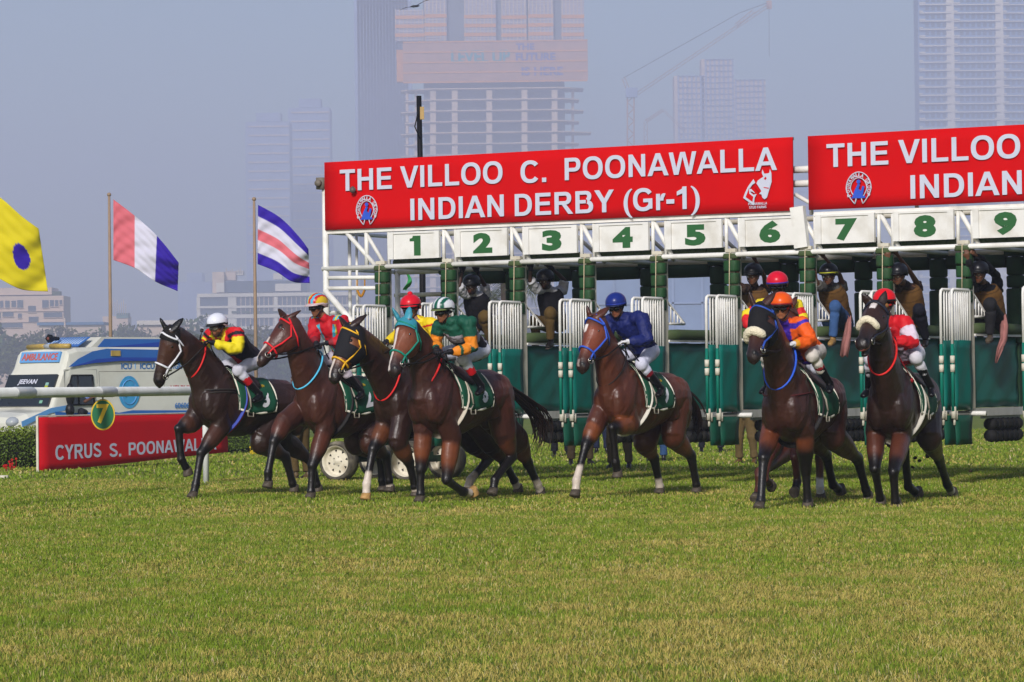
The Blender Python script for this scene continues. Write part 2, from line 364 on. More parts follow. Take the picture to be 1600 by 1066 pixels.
# ------------------------------------------------------------------ starting gate
W = 1.178; G0 = V(-1.973, 48.6, 0); GROT = -math.atan2(.584, 1.023)
GU = V(math.cos(GROT), math.sin(GROT), 0); GV = V(-math.sin(GROT), math.cos(GROT), 0)
def gpix(x, y, v=0.0): p = plane(x, y, G0 + GV * v, GV) - G0; return V(p.dot(GU), v, p.z)
def gw(u, v, z): return G0 + GU * u + GV * v + V(0, 0, z)
white = mat('white_gate_paint', '#d9d8d2', .42, .06, 5, dirt=((.30, .27, .20), 4, .45))
dwhite = mat('worn_white_paint', '#c4bfae', .55, .12, 6, dirt=((.22, .17, .10), 3, .7))
padg = mat('green_padding', '#1b4221', .62, .14, 5, bump=.25, dirt=((.04, .05, .02), 6, .7))
padd = mat('dark_green_padding', '#1d3a22', .7, .14, 5, bump=.25, dirt=((.02, .025, .02), 5, .6))
olive = mat('olive_padding', '#41512f', .75, .14, 5, bump=.25, dirt=((.05, .05, .03), 5, .6))
teal = mat('teal_vinyl', '#03655a', .45, .08, 1.5, bump=.35, bscale=2.5, dirt=((.006, .05, .042), 2.5, .6))
teal2 = mat('dark_teal_vinyl', '#0d4b39', .55, .08, 3, bump=.2, dirt=((.01, .03, .02), 4, .6))
tealtube = mat('teal_paint', '#066a58', .4, .06, 5)
steel = mat('grey_steel', '#8d8d88', .45, .1, 6, metal=.4)
rope = mat('rope', '#b7a98a', .8, .1, 20)
rub = mat('black_rubber', '#141414', .75, .2, 6, bump=.2, dirt=((.05, .045, .035), 5, .5))
numg = mat('number_green', '#285a30', .5, .05, 4)
NB = 11
gate = thing('starting_gate', 'long white and green horse racing starting gate with numbered stalls', 'starting gate', G0, rotz=GROT)
def gp(name, mb, m, parent=None, smooth=True): return obj(name, mb, m, parent or gate, smooth, local=True)
def bar(name, a, b, r, m=None, seg=8, parent=None): mb = MB(); mb.tube([a, b], r, seg); return gp(name, mb, m or white, parent)
UL, UR = -1.0, (NB - .2) * W
bar('front_rail', (UL - .05, -.02, 3.27), (UR, -.02, 3.27), .038)
mb = MB(); mb.box(((UL + 6.9) / 2, .06, 3.83), (7.95, .16, .055)); gp('sign_rail', mb, white, smooth=False)
mb = MB(); mb.box(((7.2 + UR) / 2, .06, 3.80), (UR - 7.2, .16, .055)); gp('sign_rail', mb, white, smooth=False)
bar('rear_rail', (UL, 2.0, 3.27), (UR, 2.0, 3.27), .045, dwhite)
bar('rear_rail', (UL, 2.0, 3.85), (UR, 2.0, 3.85), .04, dwhite)
# left end frame
for u, v, z0, z1, r in ((UL, 0, .9, 4.62, .05), (UL + .08, .55, 1.0, 3.85, .028), (UL + .18, .6, 1.0, 3.85, .022), (UL + .05, 2.0, .8, 3.85, .045), (-.27, .02, 3.28, 3.8, .035)):
    bar('frame_post', (u, v, z0), (u, v, z1), r)
for z in (2.97, 3.13): bar('end_rail', (UL, 0, z), (0, .0, z - .02), .032)
for z in (3.27, 3.83, 2.6, 1.9): bar('end_rail', (UL, 0, z), (UL, 2.0, z), .03)
bar('rear_end_rail', (UL, 2, 2.9), (.4, 2, 2.9), .035, dwhite); bar('rear_end_rail', (.2, 2, 2.55), (1.2, 2, 2.5), .035)
bar('diagonal_brace', (-.62, .02, 3.80), (-.12, .02, 3.30), .036); bar('diagonal_brace', (-.25, .02, 3.75), (.04, .02, 3.32), .03)
bar('diagonal_brace', (UL, -.02, 2.93), (-.1, -.15, 2.1), .05); bar('diagonal_brace', (UL, 2, 3.8), (UL + .9, 2, 3.3), .03)
mb = MB(); mb.box((UL - .04, -.03, 4.58), (.12, .14, .18)); mb.tube([(UL - .04, -.1, 4.58), (UL - .04, -.16, 4.58)], .05, 10); gp('camera_box', mb, mat('grey_box', '#6d665c', .6))  # grey camera box on top of the left end post
for i in range(NB):
    c = i * W
    # front post: off-white box, green pads, latch, rope
    mb = MB(); mb.box((c + .02, .1, 2.15), (.13, .12, 2.24)); gp('front_post', mb, dwhite, smooth=False)
    z = 3.30
    for k, (hh, ww) in enumerate(((.10, .24), (.18, .22), (.18, .205), (.17, .205), (.18, .20))):
        mb = MB(); zc = z - hh / 2; mb.tube([(c, .03, zc + hh / 2 - .012), (c, .03, zc + hh / 2 - .035), (c, .03, zc), (c, .03, zc - hh / 2 + .035), (c, .03, zc - hh / 2 + .012)],
            [(ww * .49, ww * .40), (ww * .525, ww * .43), (ww * .53, ww * .44), (ww * .525, ww * .43), (ww * .49, ww * .40)], 16, ref=V(1, 0, 0))
        mb.v = [(c + math.copysign(abs((p[0] - c) / (ww * .53)) ** .62, p[0] - c) * ww * .53, .03 + math.copysign(abs((p[1] - .03) / (ww * .44)) ** .62, p[1] - .03) * ww * .44, p[2]) for p in mb.v]; gp('pad', mb, padg if k else olive); z -= hh
    mb = MB(); mb.box((c + .01, -.10, 2.52), (.15, .06, .09)); mb.box((c + .01, -.10, 2.42), (.06, .05, .12)); mb.tube([(c - .05, -.1, 2.57), (c + .07, -.1, 2.57)], .03, 8); gp('latch', mb, dwhite, smooth=False)
    bar('rope', (c + .02, -.09, 3.30), (c + .02, -.12, 2.58), .007, rope, 5)
    mb = MB(); mb.box((c + .02, -.03, 3.33), (.16, .07, .05)); mb.tube([(c + .02, -.05, 3.36), (c + .02, -.05, 3.2)], .016, 6); gp('bracket', mb, dwhite, smooth=False)
    # number board
    if i < NB - 1:
        u0, u1 = c + .17, c + 1.07; z0, z1 = 3.375, 3.785; uc = (u0 + u1) / 2
        mb = MB(); mb.box((uc, -.035, (z0 + z1) / 2), (.90, .03, z1 - z0))
        for uu in (u0 + .045, u1 - .045): mb.box((uu, -.06, (z0 + z1) / 2), (.09, .03, z1 - z0))
        mb.box((uc, -.056, z1 - .015), (.72, .02, .03))
        nb = gp('number_board', mb, mat('board_white', '#d6d5d0', .5, .05, 4, dirt=((.35, .31, .22), 3, .5)), smooth=False)
        sgn = str(i + 1); w_ = .19 if sgn == '1' else .33
        if len(sgn) == 2: w_ = .5
        (sign_text if sgn == '1' else text)('!' if sgn == '1' else sgn, V(uc + .02 - w_ / 2, -.05, z0 + .045), V(1, 0, 0), V(0, 0, 1), w_, .30, numg, nb, 'number', **(dict(lift=.004, local=True) if sgn == '1' else dict(offset=.062, lift=.004, local=True)))
        bar('truss_post', (u1 + .03, .02, 3.27), (u1 + .03, .02, 3.80), .028); bar('truss_post', (u0 - .04, .02, 3.27), (u0 - .04, .02, 3.80), .026)
        bar('diagonal_brace', (u1 + .04, .03, 3.79), (u1 + .32, .03, 3.30), .034); bar('diagonal_brace', (u1 + .02, 1.9, 3.8), (u1 + .6, 1.9, 3.3), .03, dwhite)
        bar('cross_rail', (u0, .15, 3.27), (u0, 1.9, 3.27), .03, dwhite)
        # padded beams
        mb = MB(); k = 6
        for q in range(k): mb.tube([(c + .14 + q * (W - .28) / k, .17, 3.33), (c + .14 + (q + .5) * (W - .28) / k, .17, 3.33), (c + .14 + (q + .96) * (W - .28) / k, .17, 3.33)], [.062, .068, .062], 10)
        gp('padded_beam', mb, olive)
        mb = MB(); mb.tube([(c + .14, 2.0, 3.14), (c + W * .5, 2.0, 3.14), (c + W - .14, 2.0, 3.14)], [.10, .105, .10], 10); gp('padded_beam', mb, padd)
    # rear post
    mb = MB(); mb.box((c, 2.02, 2.2), (.1, .1, 2.3)); gp('rear_post', mb, padd, smooth=False)
    for za, zb, r in ((3.34, 3.20, .17), (3.19, 2.93, .135), (2.925, 2.75, .135), (2.74, 1.96, .14)):
        mb = MB(); mb.tube([(c, 2.0, za), (c, 2.0, za - .02), (c, 2.0, zb + .02), (c, 2.0, zb)], [r * .86, r, r * .97, r * .84], 12); gp('rear_pad', mb, padd)
    # partition wall, ledge
    up = c + .06
    P = [[V(up - .035 - .012 * math.sin(a * 5 + b * 1.7 + i), .12 + 1.88 * a / 14, 1.06 + .97 * b / 8) for b in range(9)] for a in range(15)]
    mb = MB(); mb.grid(P, .06); gp('stall_panel', mb, teal)
    mb = MB(); mb.box((up, 1.05, .995), (.05, 2.0, .11)); gp('panel_skirt', mb, mat('grey_white', '#b9b9b5', .5, .1, 4, dirt=((.2, .18, .13), 3, .6)), smooth=False)
    bar('panel_post', (up - .055, 2.06, .98), (up - .055, 2.06, 2.1), .03, dwhite); bar('panel_post', (up - .05, .06, .98), (up - .05, .06, 2.66), .034, dwhite)
    mb = MB(); mb.box((up, 1.1, 2.06), (.09, 1.9, .03)); gp('panel_cap', mb, white, smooth=False)
    mb = MB(); mb.tube([(up, .14, 2.145), (up, .5, 2.145), (up, 1.0, 2.145), (up, 1.5, 2.145), (up, 2.05, 2.145)], [.075, .085, .082, .086, .08], 12); gp('padded_ledge', mb, olive)
    rl = MB(); rl.tube([(up, .1, 2.64), (up, .12, 2.66), (up, .72, 2.32), (up, .72, 2.3)], .018, 6); rl.tube([(up, .1, 2.31), (up, .72, 2.31)], .02, 6); fr = gp('side_railing', rl, white)
    for q in range(5): v_ = .17 + q * .11; bar('baluster', (up, v_, 2.31), (up, v_, 2.66 - (v_ - .1) * .55), .012, white, 5, fr)
    mb = MB(); mb.tube([(up - .02, -.62, .985), (up - .02, 2.25, .985)], .034, 8); gp('bottom_rail', mb, steel)
    bar('bottom_rail', (c - .1, 0, .98), (c + .3, 0, .98), .034, white)
    # rubber bumpers below the partition
    for dz in (.82, .66):
        mb = MB(); n_ = 6
        for q in range(n_): mb.tube([(up - .05, .85 + q * .19, dz), (up - .05, .85 + q * .19 + .09, dz), (up - .05, .85 + q * .19 + .175, dz)], [.085, .098, .085], 10)
        gp('rubber_bumper', mb, rub)
    mb = MB(); mb.box((up - .05, 1.3, .93), (.06, 1.4, .06)); mb.tube([(up - .05, 2.0, .95), (up - .05, 2.02, .6)], .02, 6); gp('bumper_bracket', mb, steel, smooth=False)
    # two open front doors
    for s, (hu, hv, eu, ev) in enumerate(((c + .10, -.02, c + .085, -.66), (c - .02, .0, c - .055, -.71))):
        a = V(hu, hv, 0); e = V(eu, ev, 0); d = e - a; L = d.length; d.normalize(); nrm = d.cross(V(0, 0, 1))
        dm = MB(); q = lambda t, z: a + d * t + V(0, 0, z)
        dm.tube([q(.03, 1.97), q(.03, 2.64), q(.06, 2.67), q(L - .05, 2.67), q(L - .012, 2.65), q(L, 2.60), q(L, 1.92)], .021, 8)
        door = gp('front_door', dm, white)
        for k in range(7): bar('door_bar', q(.11 + k * (L - .17) / 6.6, 1.96), q(.11 + k * (L - .17) / 6.6, 2.66), .0125, white, 6, door)
        pm = MB(); pm.grid([[q(.02 + (L - .06) * x_ / 6, 1.03 + .95 * y_ / 8) + nrm * (.02 + .008 * math.sin(x_ * 1.3 + y_ * .9 + i)) for y_ in range(9)] for x_ in range(7)], .045); gp('door_pad', pm, teal, door)
        bar('door_edge', q(L, 1.93), q(L, 1.02), .024, tealtube, 8, door)
        fm = MB(); fm.grid([[q(.03 + (L - .08) * x_ / 4, .56 + .40 * y_ / 4) + nrm * (.012 * math.sin(y_ + x_)) for y_ in range(5)] for x_ in range(5)], .02); gp('door_flap', fm, teal2, door)
        hm = MB()
        for zz in (1.60, 1.72): hm.tube([q(L, zz - .05), q(L, zz + .05)], .034, 8)
        hm.box(q(L - .05, 1.66), (.03, .12, .05)); hm.tube([q(L, 1.66), q(L - .04, 1.72), q(L - .1, 1.7)], .016, 6); gp('door_latch', hm, dwhite, door)
        fm = MB(); fm.tube([q(L - .02, 1.08), q(L - .02, .92)], .036, 8); fm.tube([q(L - .09, 1.02), q(L - .09, .9)], .03, 8); fm.tube([q(L - .04, .95), q(L - .04, .83)], .018, 6); gp('door_foot', fm, dwhite, door)
# sloping white cover where the two sign sections meet
mb = MB(); mb.box((7.0, -.06, 3.62), (.20, .1, .58), Matrix.Rotation(R(-6), 3, 'Y')); gp('joint_cover', mb, white, smooth=False)
for z in (4.45, 4.25): bar('joint_tube', (6.7, .14, z), (7.4, .14, z), .05)
bar('diagonal_brace', (6.85, .12, 4.1), (7.2, .12, 3.9), .03)
for u in np.arange(UL + .1, UR, 1.6): bar('sign_post', (float(u), .12, 3.8), (float(u), .12, 4.85), .03)
# transport wheels and axle beam at the left end
tyr = mat('worn_tyre', '#4a463d', .85, .2, 5, bump=.4, dirt=((.36, .32, .24), 4, .8)); rimm = mat('cream_rim', '#cfc8b4', .5, .08, 6, dirt=((.25, .19, .11), 4, .8)); dark = mat('dark_hole', '#0a0a0a', .9)
def wheel(u, v):
    c = V(u, v, .31); tm = MB(); n = 36; prof = [(.238, -.10), (.262, -.125), (.288, -.12), (.305, -.085), (.31, 0), (.305, .085), (.288, .12), (.262, .125), (.238, .10)]
    ring = [[c + V(math.cos(2 * PI * k / n) * r, y, math.sin(2 * PI * k / n) * r) for r, y in prof] for k in range(n + 1)]; tm.grid(ring)
    w = gp('wheel', tm, tyr)
    rm = MB(); rp = [(.241, -.112), (.228, -.106), (.215, -.06), (.205, -.015), (.15, -.03), (.09, -.045), (.06, -.045), (.04, -.075), (.0, -.08)]
    rm.grid([[c + V(math.cos(2 * PI * k / n) * r, y, math.sin(2 * PI * k / n) * r) for r, y in rp] for k in range(n + 1)]); gp('rim', rm, rimm, w)
    for k in range(8):
        a = 2 * PI * k / 8 + .2; hm = MB(); o = c + V(math.cos(a) * .155, -.036, math.sin(a) * .155); e1 = V(math.cos(a), 0, math.sin(a)); e2 = V(-math.sin(a), 0, math.cos(a))
        hm.prism([(.02, -.02), (.02, .02), (-.018, 0)], o, e1, e2, V(0, 1, 0), .006); gp('rim_hole', hm, dark, w, False)
    for k in range(5):
        a = 2 * PI * k / 5; bm_ = MB(); o = c + V(math.cos(a) * .072, -.06, math.sin(a) * .072); bm_.tube([o, o + V(0, .02, 0)], .010, 6); gp('wheel_nut', bm_, steel, w)
for u, v in ((-1.04, .37), (.13, .52), (-1.04, 1.5), (.13, 1.65)): wheel(u, v)
mb = MB(); mb.box((-1.0, .45, .68), (.75, .3, .03)); mb.box((-.62, .45, .62), (.03, .3, .16), Matrix.Rotation(R(30), 3, 'Y')); gp('mudguard', mb, mat('grey_blue_steel', '#5b6470', .5, .1, 5, dirt=((.2, .18, .14), 4, .5)), smooth=False)
mb = MB(); mb.box((-.45, 1.0, .38), (1.4, .12, .12)); mb.box((-.45, 1.0, .8), (.12, 1.6, .5)); mb.box((.13, 1.2, .33), (.1, 1.2, .1)); mb.box((-1.04, 1.1, .33), (.1, 1.2, .1)); gp('axle', mb, padd, smooth=False)
# marigold garland on the end rail
mb = MB(); pts = [gpix(558 + t, 452 + 9 * math.sin(PI * t / 12.0) * (1.2 if 0 < t < 12 else 1), .01) for t in np.linspace(0, 12, 16)]
for k, p in enumerate(pts): mb.ell(p, (.022, .022, .022), nu=6, nv=5)
for t in (0, 12): mb.tube([gpix(558 + t, 434, .01), gpix(558 + t, 452, .01)], .012, 5)
gl = obj('garland', MB(), mat('marigold', '#a8741f', .8)); bpy.data.objects.remove(gl)
g2 = MB(); g2.v = [tuple(G0 + GU * p[0] + GV * p[1] + V(0, 0, p[2])) for p in mb.v]; g2.f = mb.f; g2.m = mb.m
single('garland', g2, mat('marigold'), 'looped marigold flower garland hanging on the white end rails of the gate', 'garland')

# ------------------------------------------------------------------ red banners above the gate
red = mat('banner_red', '#bd080d', .8, .04, 1.2, spec=.06); lett = mat('banner_lettering', '#b9bccb', .6, .03, 4); blue = mat('logo_blue', '#2a4fb8', .6)
def banner(u0, label):
    b = thing('banner', label, 'banner', gw(u0, -.06, 3.86), 'red banners on top of the gate', rotz=GROT); w_, h_ = 7.87, 1.04
    P = [[V(w_ * a / 24, -.006 * math.sin(a * .9) * math.sin(c_ * .8), h_ * c_ / 6) for c_ in range(7)] for a in range(25)]
    mb = MB(); mb.grid(P, .03); obj('sheet', mb, red, b, True, local=True)
    mb = MB(); mb.box((w_ / 2, .05, .02), (w_, .03, .04)); mb.box((w_ / 2, .05, h_ - .02), (w_, .03, .04)); obj('frame', mb, steel, b, False, local=True)
    X = V(1, 0, 0); Z = V(0, 0, 1.0); L = .018
    T = lambda s, px, py, px2, cap, nm='lettering', off=.03: sign_text(s, V(gpix(px, py, -.06).x + .97, -.012, gpix(px, py, -.06).z - 3.86), X, Z, gpix(px2, py, -.06).x - gpix(px, py, -.06).x, cap, lett, b, 'letter', L, .003, True)
    T('THE', 532.8, 299, 614, .325); T('VILLOO', 627, 294, 787, .325); T('C.', 815, 286.5, 855, .325); T('POONAWALLA', 884, 282, 1215.7, .325)
    T('INDIAN', 643, 344.5, 789, .325); T('DERBY', 806, 338, 961, .325); T('(Gr-1)', 976, 331, 1095, .325)
    # horseshoe emblem
    c = gpix(575, 330, -.06); c = V(c.x + .97, -.035, c.z - 3.86); eye = [MB(), MB()]
    for rr, zz, k in ((.19, .235, 0), (.125, .155, 1)):
        pts = []
        for q in range(25):
            a = R(-62) + (PI + R(124)) * q / 24; pts.append(c + V(math.cos(a) * rr * (.62 + .38 * min(1, max(0, (math.sin(a) + 1.0)))), 0, math.sin(a) * zz))
        eye[0].tube(pts, .008, 5)
        if k == 0: p_out = pts
        else:
            for e in (0, -1): eye[0].tube([p_out[e], pts[e]], .008, 5)
    obj('emblem', eye[0], lett, b, local=True)
    s = 'POONAWALLA GROUP'
    for k, ch in enumerate(s):
        if ch == ' ': continue
        a = R(205) - R(230) * k / (len(s) - 1); p = c + V(math.cos(a) * .158, -.004, math.sin(a) * .195); t_ = V(math.sin(a), 0, -math.cos(a)); n_ = V(math.cos(a), 0, math.sin(a))
        text(ch, p - t_ * .02 - n_ * .025, t_, n_, .04 if ch != 'W' else .05, .055, lett, b, 'lettering', .03, .004, .003, True)
    mb = MB(); y = V(0, -1, 0); o = c + V(-.01, -.002, -.10)
    mb.prism([(-.11, -.03), (.11, -.03), (.11, 0), (.07, 0), (.10, .13), (.07, .14), (.045, .07), (.01, .1), (.035, .16), (0, .17), (-.05, .08), (-.08, 0)], o, V(1, 0, 0), V(0, 0, 1), y, .006)
    mb.tube([o + V(.012, 0, .20), o + V(.012, -.008, .20)], .03, 10); obj('emblem_figure', mb, blue, b, False, local=True)
    # horse head emblem
    c = gpix(1185, 293, -.06); c = V(c.x + .97, -.032, c.z - 3.86); K = .00084 * 11.84 / 10; f = lambda pts: [((x_ - 533) * K * .95, (500 - y_) * K * .95) for x_, y_ in pts]
    mb = MB(); mb.prism(f([(540, 400), (635, 345), (610, 290), (622, 235), (650, 300), (700, 300), (735, 290), (745, 235), (768, 300), (770, 430), (730, 540), (690, 660), (650, 685), (615, 660), (600, 610), (560, 600), (600, 560), (560, 500), (520, 440)]), c, X, V(0, 0, 1), V(0, -1, 0), .005)
    mb.prism(f([(470, 375), (440, 410), (380, 480), (330, 570), (295, 650), (470, 770), (485, 660), (520, 600), (470, 610), (440, 590), (410, 560), (440, 560), (495, 590), (470, 560), (430, 520), (400, 520), (450, 460), (500, 430)]), c, X, V(0, 0, 1), V(0, -1, 0), .005)
    obj('horse_emblem', mb, lett, b, False, local=True)
    mb = MB(); mb.prism(f([(400, 500), (340, 640), (450, 715), (465, 640), (400, 590), (395, 540)]), c + V(0, -.006, 0), X, V(0, 0, 1), V(0, -1, 0), .003)
    mb.prism(f([(645, 380), (670, 345), (690, 370), (670, 395)]), c + V(0, -.006, 0), X, V(0, 0, 1), V(0, -1, 0), .003)
    mb.prism(f([(490, 450), (540, 490), (600, 560), (570, 590), (520, 530), (480, 480)]), c + V(0, -.006, 0), X, V(0, 0, 1), V(0, -1, 0), .003)
    mb.prism(f([(640, 500), (725, 515), (720, 530), (640, 512)]), c + V(0, -.006, 0), X, V(0, 0, 1), V(0, -1, 0), .003); obj('emblem_detail', mb, red, b, False, local=True)
    for s, px0, py0, px1 in (('POONAWALLA', 1170.5, 321, 1200), ('STUD FARMS', 1172, 326.5, 1199)): T(s, px0, py0, px1, .036, off=.03)
    return b
b1 = banner(-.97, 'complete red banner, left one, carrying the whole race title over stalls one to six')
b2 = banner(7.14, 'red banner cut off by the right picture edge, over stalls seven to nine')
mb = MB(); c = gw(*gpix(551, 297, -.14)); mb.ell(c, (.05, .05, .05)); mb.tube([c, c + V(.0, .1, .04)], .03, 8); single('surveillance_camera', mb, mat('camera_grey', '#55504c', .4), 'small round security camera on the left red banner under the letter T', 'security camera')
# ------------------------------------------------------------------ horses
def interp(st, t):
    if t <= st[0][0]: return st[0][1:]
    for a, b in zip(st, st[1:]):
        if t <= b[0]:
            k = (t - a[0]) / (b[0] - a[0]); k = k * k * (3 - 2 * k) * .35 + k * .65
            return tuple(x + (y - x) * k for x, y in zip(a[1:], b[1:]))
    return st[-1][1:]
TRUNK = [(-1.36, 1.30, 1.18, .05), (-1.31, 1.42, 1.08, .15), (-1.18, 1.525, 1.03, .235), (-1.0, 1.585, 1.0, .275), (-.78, 1.575, .955, .285), (-.55, 1.53, .895, .28),
         (-.3, 1.515, .845, .285), (-.08, 1.57, .83, .265), (.1, 1.60, .84, .235), (.24, 1.53, .875, .215), (.36, 1.43, .93, .195), (.45, 1.30, 1.0, .15), (.49, 1.2, 1.08, .06)]
HEAD = [(-.10, .05, .045, -.075), (0, .072, .072, -.105), (.10, .086, .086, -.13), (.22, .098, .086, -.16), (.32, .098, .078, -.172), (.44, .082, .068, -.155), (.56, .064, .06, -.115),
        (.70, .054, .05, -.085), (.82, .053, .043, -.073), (.91, .057, .036, -.075), (.98, .050, .018, -.068), (1.03, .03, -.01, -.05)]
HEAD = [(t, w * 1.34, (tp * 1.25 if tp > 0 else tp), bt * 1.38) for t, w, tp, bt in HEAD]
TRUNK = [(x, t, b - .015 - .075 * math.exp(-((x + .15) / .45) ** 2), w * 1.12) for x, t, b, w in TRUNK]
def hide_mat():
    m = mat('horse_coat', attr=True, rough=.40, noise_amt=.26, scale=6, bump=.2, bscale=45, spec=.40)
    return m
hoofm = mat('hoof_horn', '#4a4238', .55, .2, 12, bump=.3); hoofl = mat('pale_hoof', '#a8844f', .55, .2, 12, bump=.3)
hair = mat('black_horse_hair', '#0d0a09', .55, .3, 8); hairb = mat('brown_horse_hair', '#1d100a', .55, .3, 8)
eyem = mat('horse_eye', '#070504', .08, 0, 4, spec=.8)
leath = mat('dark_leather', '#15110f', .5, .15, 20); clothm = mat('green_saddlecloth', '#0f4a33', .75, .08, 12, bump=.2); cream = mat('cream_piping', '#d6d2c2', .7, .05, 12)
goldm = mat('gold_thread', '#9a8420', .7, .1, 20); numw = mat('number_white', '#d0d2d6', .7, .05, 10); metal = mat('bit_metal', '#9a958c', .3, .1, 10, metal=.9)
fleece = mat('cream_fleece', '#d9cfb4', .95, .12, 30, bump=.8, bscale=60)
class Horse: pass
def build_horse(c):
    H = Horse(); psi = R(c['psi']); h = V(-math.cos(psi), -math.sin(psi), 0); l = V(math.sin(psi), -math.cos(psi), 0); th = R(c.get('pitch', 0)); s = c.get('s', 1.04)
    hp = h * math.cos(th) + V(0, 0, 1) * math.sin(th); up = V(0, 0, 1) * math.cos(th) - h * math.sin(th); Wp = at(*c['w'], c['D'])
    L = lambda x, y, z: Wp + hp * (x * s) + l * (y * s) + up * ((z - 1.61) * s)
    pl = lambda px, py, lat=0.0: plane(px, py, Wp + l * lat, l)
    pf = lambda px, py, fwd=0.0: plane(px, py, Wp + h * fwd, h)
    H.L, H.h, H.l, H.up, H.pl, H.pf, H.W, H.s = L, h, l, up, pl, pf, Wp, s
    mb = MB(); Cn = lambda x: interp(TRUNK, x)
    def ring(x, off=0.0, n=20):
        t, b, w = Cn(x); zc = (t + b) / 2; hz = (t - b) / 2; out = []
        for k in range(n):
            a = 2 * PI * k / n; cy, cz = math.sin(a), math.cos(a)
            narrow = 1 - .20 * max(0, cz) ** 2 - .10 * max(0, -cz) ** 2
            out.append(L(x, cy * (w * narrow + off), zc + cz * (hz + off)))
        return out
    H.ring = ring; H.Cn = Cn
    xs_ = np.linspace(-1.36, .49, 26); vs = []; fs = []; n = 20
    for x in xs_: vs += ring(x)
    for i in range(len(xs_) - 1):
        for k in range(n): fs.append((i * n + k, i * n + (k + 1) % n, (i + 1) * n + (k + 1) % n, (i + 1) * n + k))
    fs += [tuple(reversed(range(n))), tuple((len(xs_) - 1) * n + k for k in range(n))]; mb.add(vs, fs)
    # muscle masses
    Rm = Matrix((hp, l, up)).transposed()
    for sg in (1, -1):
        mb.ell(L(.22, sg * .15, 1.17), (.20 * s, .115 * s, .31 * s), Rm @ Matrix.Rotation(R(-22), 3, 'Y'))       # shoulder
        mb.ell(L(.37, sg * .115, 1.10), (.12 * s, .105 * s, .22 * s), Rm @ Matrix.Rotation(R(12), 3, 'Y'))                                        # breast
        mb.ell(L(.08, sg * .185, 1.08), (.13 * s, .085 * s, .20 * s), Rm @ Matrix.Rotation(R(30), 3, 'Y'))     # triceps
        mb.tube([L(.40, sg * .09, 1.16), L(.30, sg * .15, 1.32), L(.12, sg * .15, 1.50)], [.06 * s, .07 * s, .05 * s], 8)   # shoulder blade edge
        mb.tube([L(-.80, sg * .20, 1.02), L(-.72, sg * .22, 1.14), L(-.62, sg * .20, 1.32)], [.09 * s, .08 * s, .05 * s], 8)  # flank fold
        mb.ell(L(.33, sg * .05, 1.28), (.15 * s, .13 * s, .19 * s), Rm)
        mb.ell(L(-.98, sg * .15, 1.28), (.27 * s, .14 * s, .26 * s), Rm)                                       # haunch
        mb.ell(L(-1.16, sg * .13, 1.10), (.15 * s, .12 * s, .24 * s), Rm)
    # neck
    P = pl(*c['poll'], c.get('plat', 0)); ax0 = None
    q = c['muz']; foc = FOC / P.y; d2 = math.hypot(q[0] - c['poll'][0], q[1] - c['poll'][1]) / foc; HL = .645 * s
    dy = -math.sqrt(max(HL * HL - d2 * d2, .0001)) * c.get('hdep', 1.0); Mz = at(q[0], q[1], P.y + dy); Mz = P + (Mz - P) * 1.10; a = (Mz - P); HLr = a.length; a.normalize()
    alpha = R(c['face']); f = V(-math.cos(alpha), -math.sin(alpha), 0); nrm = (f - a * f.dot(a)).normalized(); side = nrm.cross(a)                # side points to the horse's left
    if side.dot(V(math.sin(alpha), -math.cos(alpha), 0)) < 0: side = -side
    H.P, H.a, H.n, H.side, H.HL = P, a, nrm, side, HLr
    hs = HLr / .645
    nb = L(.20, 0, 1.27); nt = P - nrm * (.05 * s) + a * (.06 * s); nc = c.get('ncurve', .18)
    mid = (nb + nt) / 2 + (up * .6 - h * .4) * nc * .5
    if 'nmid' in c: mid = pl(*c['nmid'], c.get('plat', 0) * .5)
    npts = []; nrad = []
    for k in range(15):
        t = k / 14; npts.append(nb * (1 - t) ** 2 + mid * (2 * t * (1 - t)) + nt * t ** 2)
        w_ = .20 * (1 - t) ** 1.1 + .100 * (1 - (1 - t) ** 1.1); v_ = .36 * (1 - t) ** 1.15 + .155 * (1 - (1 - t) ** 1.15); nrad.append((v_ * s * c.get('nthick', 1), w_ * s))
    nref = (up * .8 - h * .6)
    mb.limb(npts, nrad, 16, ref=nref); mb.tube([L(-.02, 0, 1.50), L(.05, 0, 1.50), npts[3] + nref * .12], [.11 * s, .11 * s, .06 * s], 10)
    H.npts, H.nrad, H.nref = npts, nrad, nref
    # head
    vs = []; fs = []; n = 18; ts = np.linspace(-.10, 1.03, 24)
    def hring(t, off=0.0, n=18, tilt=0.0):
        w, tp, bt = interp(HEAD, t); o = P + a * (t * HLr); out = []
        for k in range(n):
            A = 2 * PI * k / n; cz = math.cos(A); cy = math.sin(A); zc = (tp + bt) / 2; hz = (tp - bt) / 2
            tw = w * (1 - .10 * max(0, cz) - .30 * max(0, -cz) * (1 if t < .6 else .4))
            out.append(o + nrm * ((zc + cz * hz) * hs + off * cz) + side * (cy * (tw * hs + off)) + a * (tilt * cz))
        return out
    H.hring = hring
    for t in ts: vs += hring(t)
    for i in range(len(ts) - 1):
        for k in range(n): fs.append((i * n + k, i * n + (k + 1) % n, (i + 1) * n + (k + 1) % n, (i + 1) * n + k))
    fs += [tuple(reversed(range(n))), tuple((len(ts) - 1) * n + k for k in range(n))]; mb.add(vs, fs)
    hp3 = lambda t, y, z: P + a * (t * HLr) + side * (y * hs) + nrm * (z * hs)
    H.hp3 = hp3; Rh = Matrix((a, side, nrm)).transposed()
    for sg in (1, -1):
        mb.ell(hp3(.27, sg * .072, .045), (.045 * hs, .022 * hs, .022 * hs), Rh)           # brow
        mb.ell(hp3(.30, sg * .055, -.09), (.10 * hs, .04 * hs, .07 * hs), Rh)              # cheek
        mb.ell(hp3(.92, sg * .042, .005), (.035 * hs, .018 * hs, .025 * hs), Rh)           # nostril flare
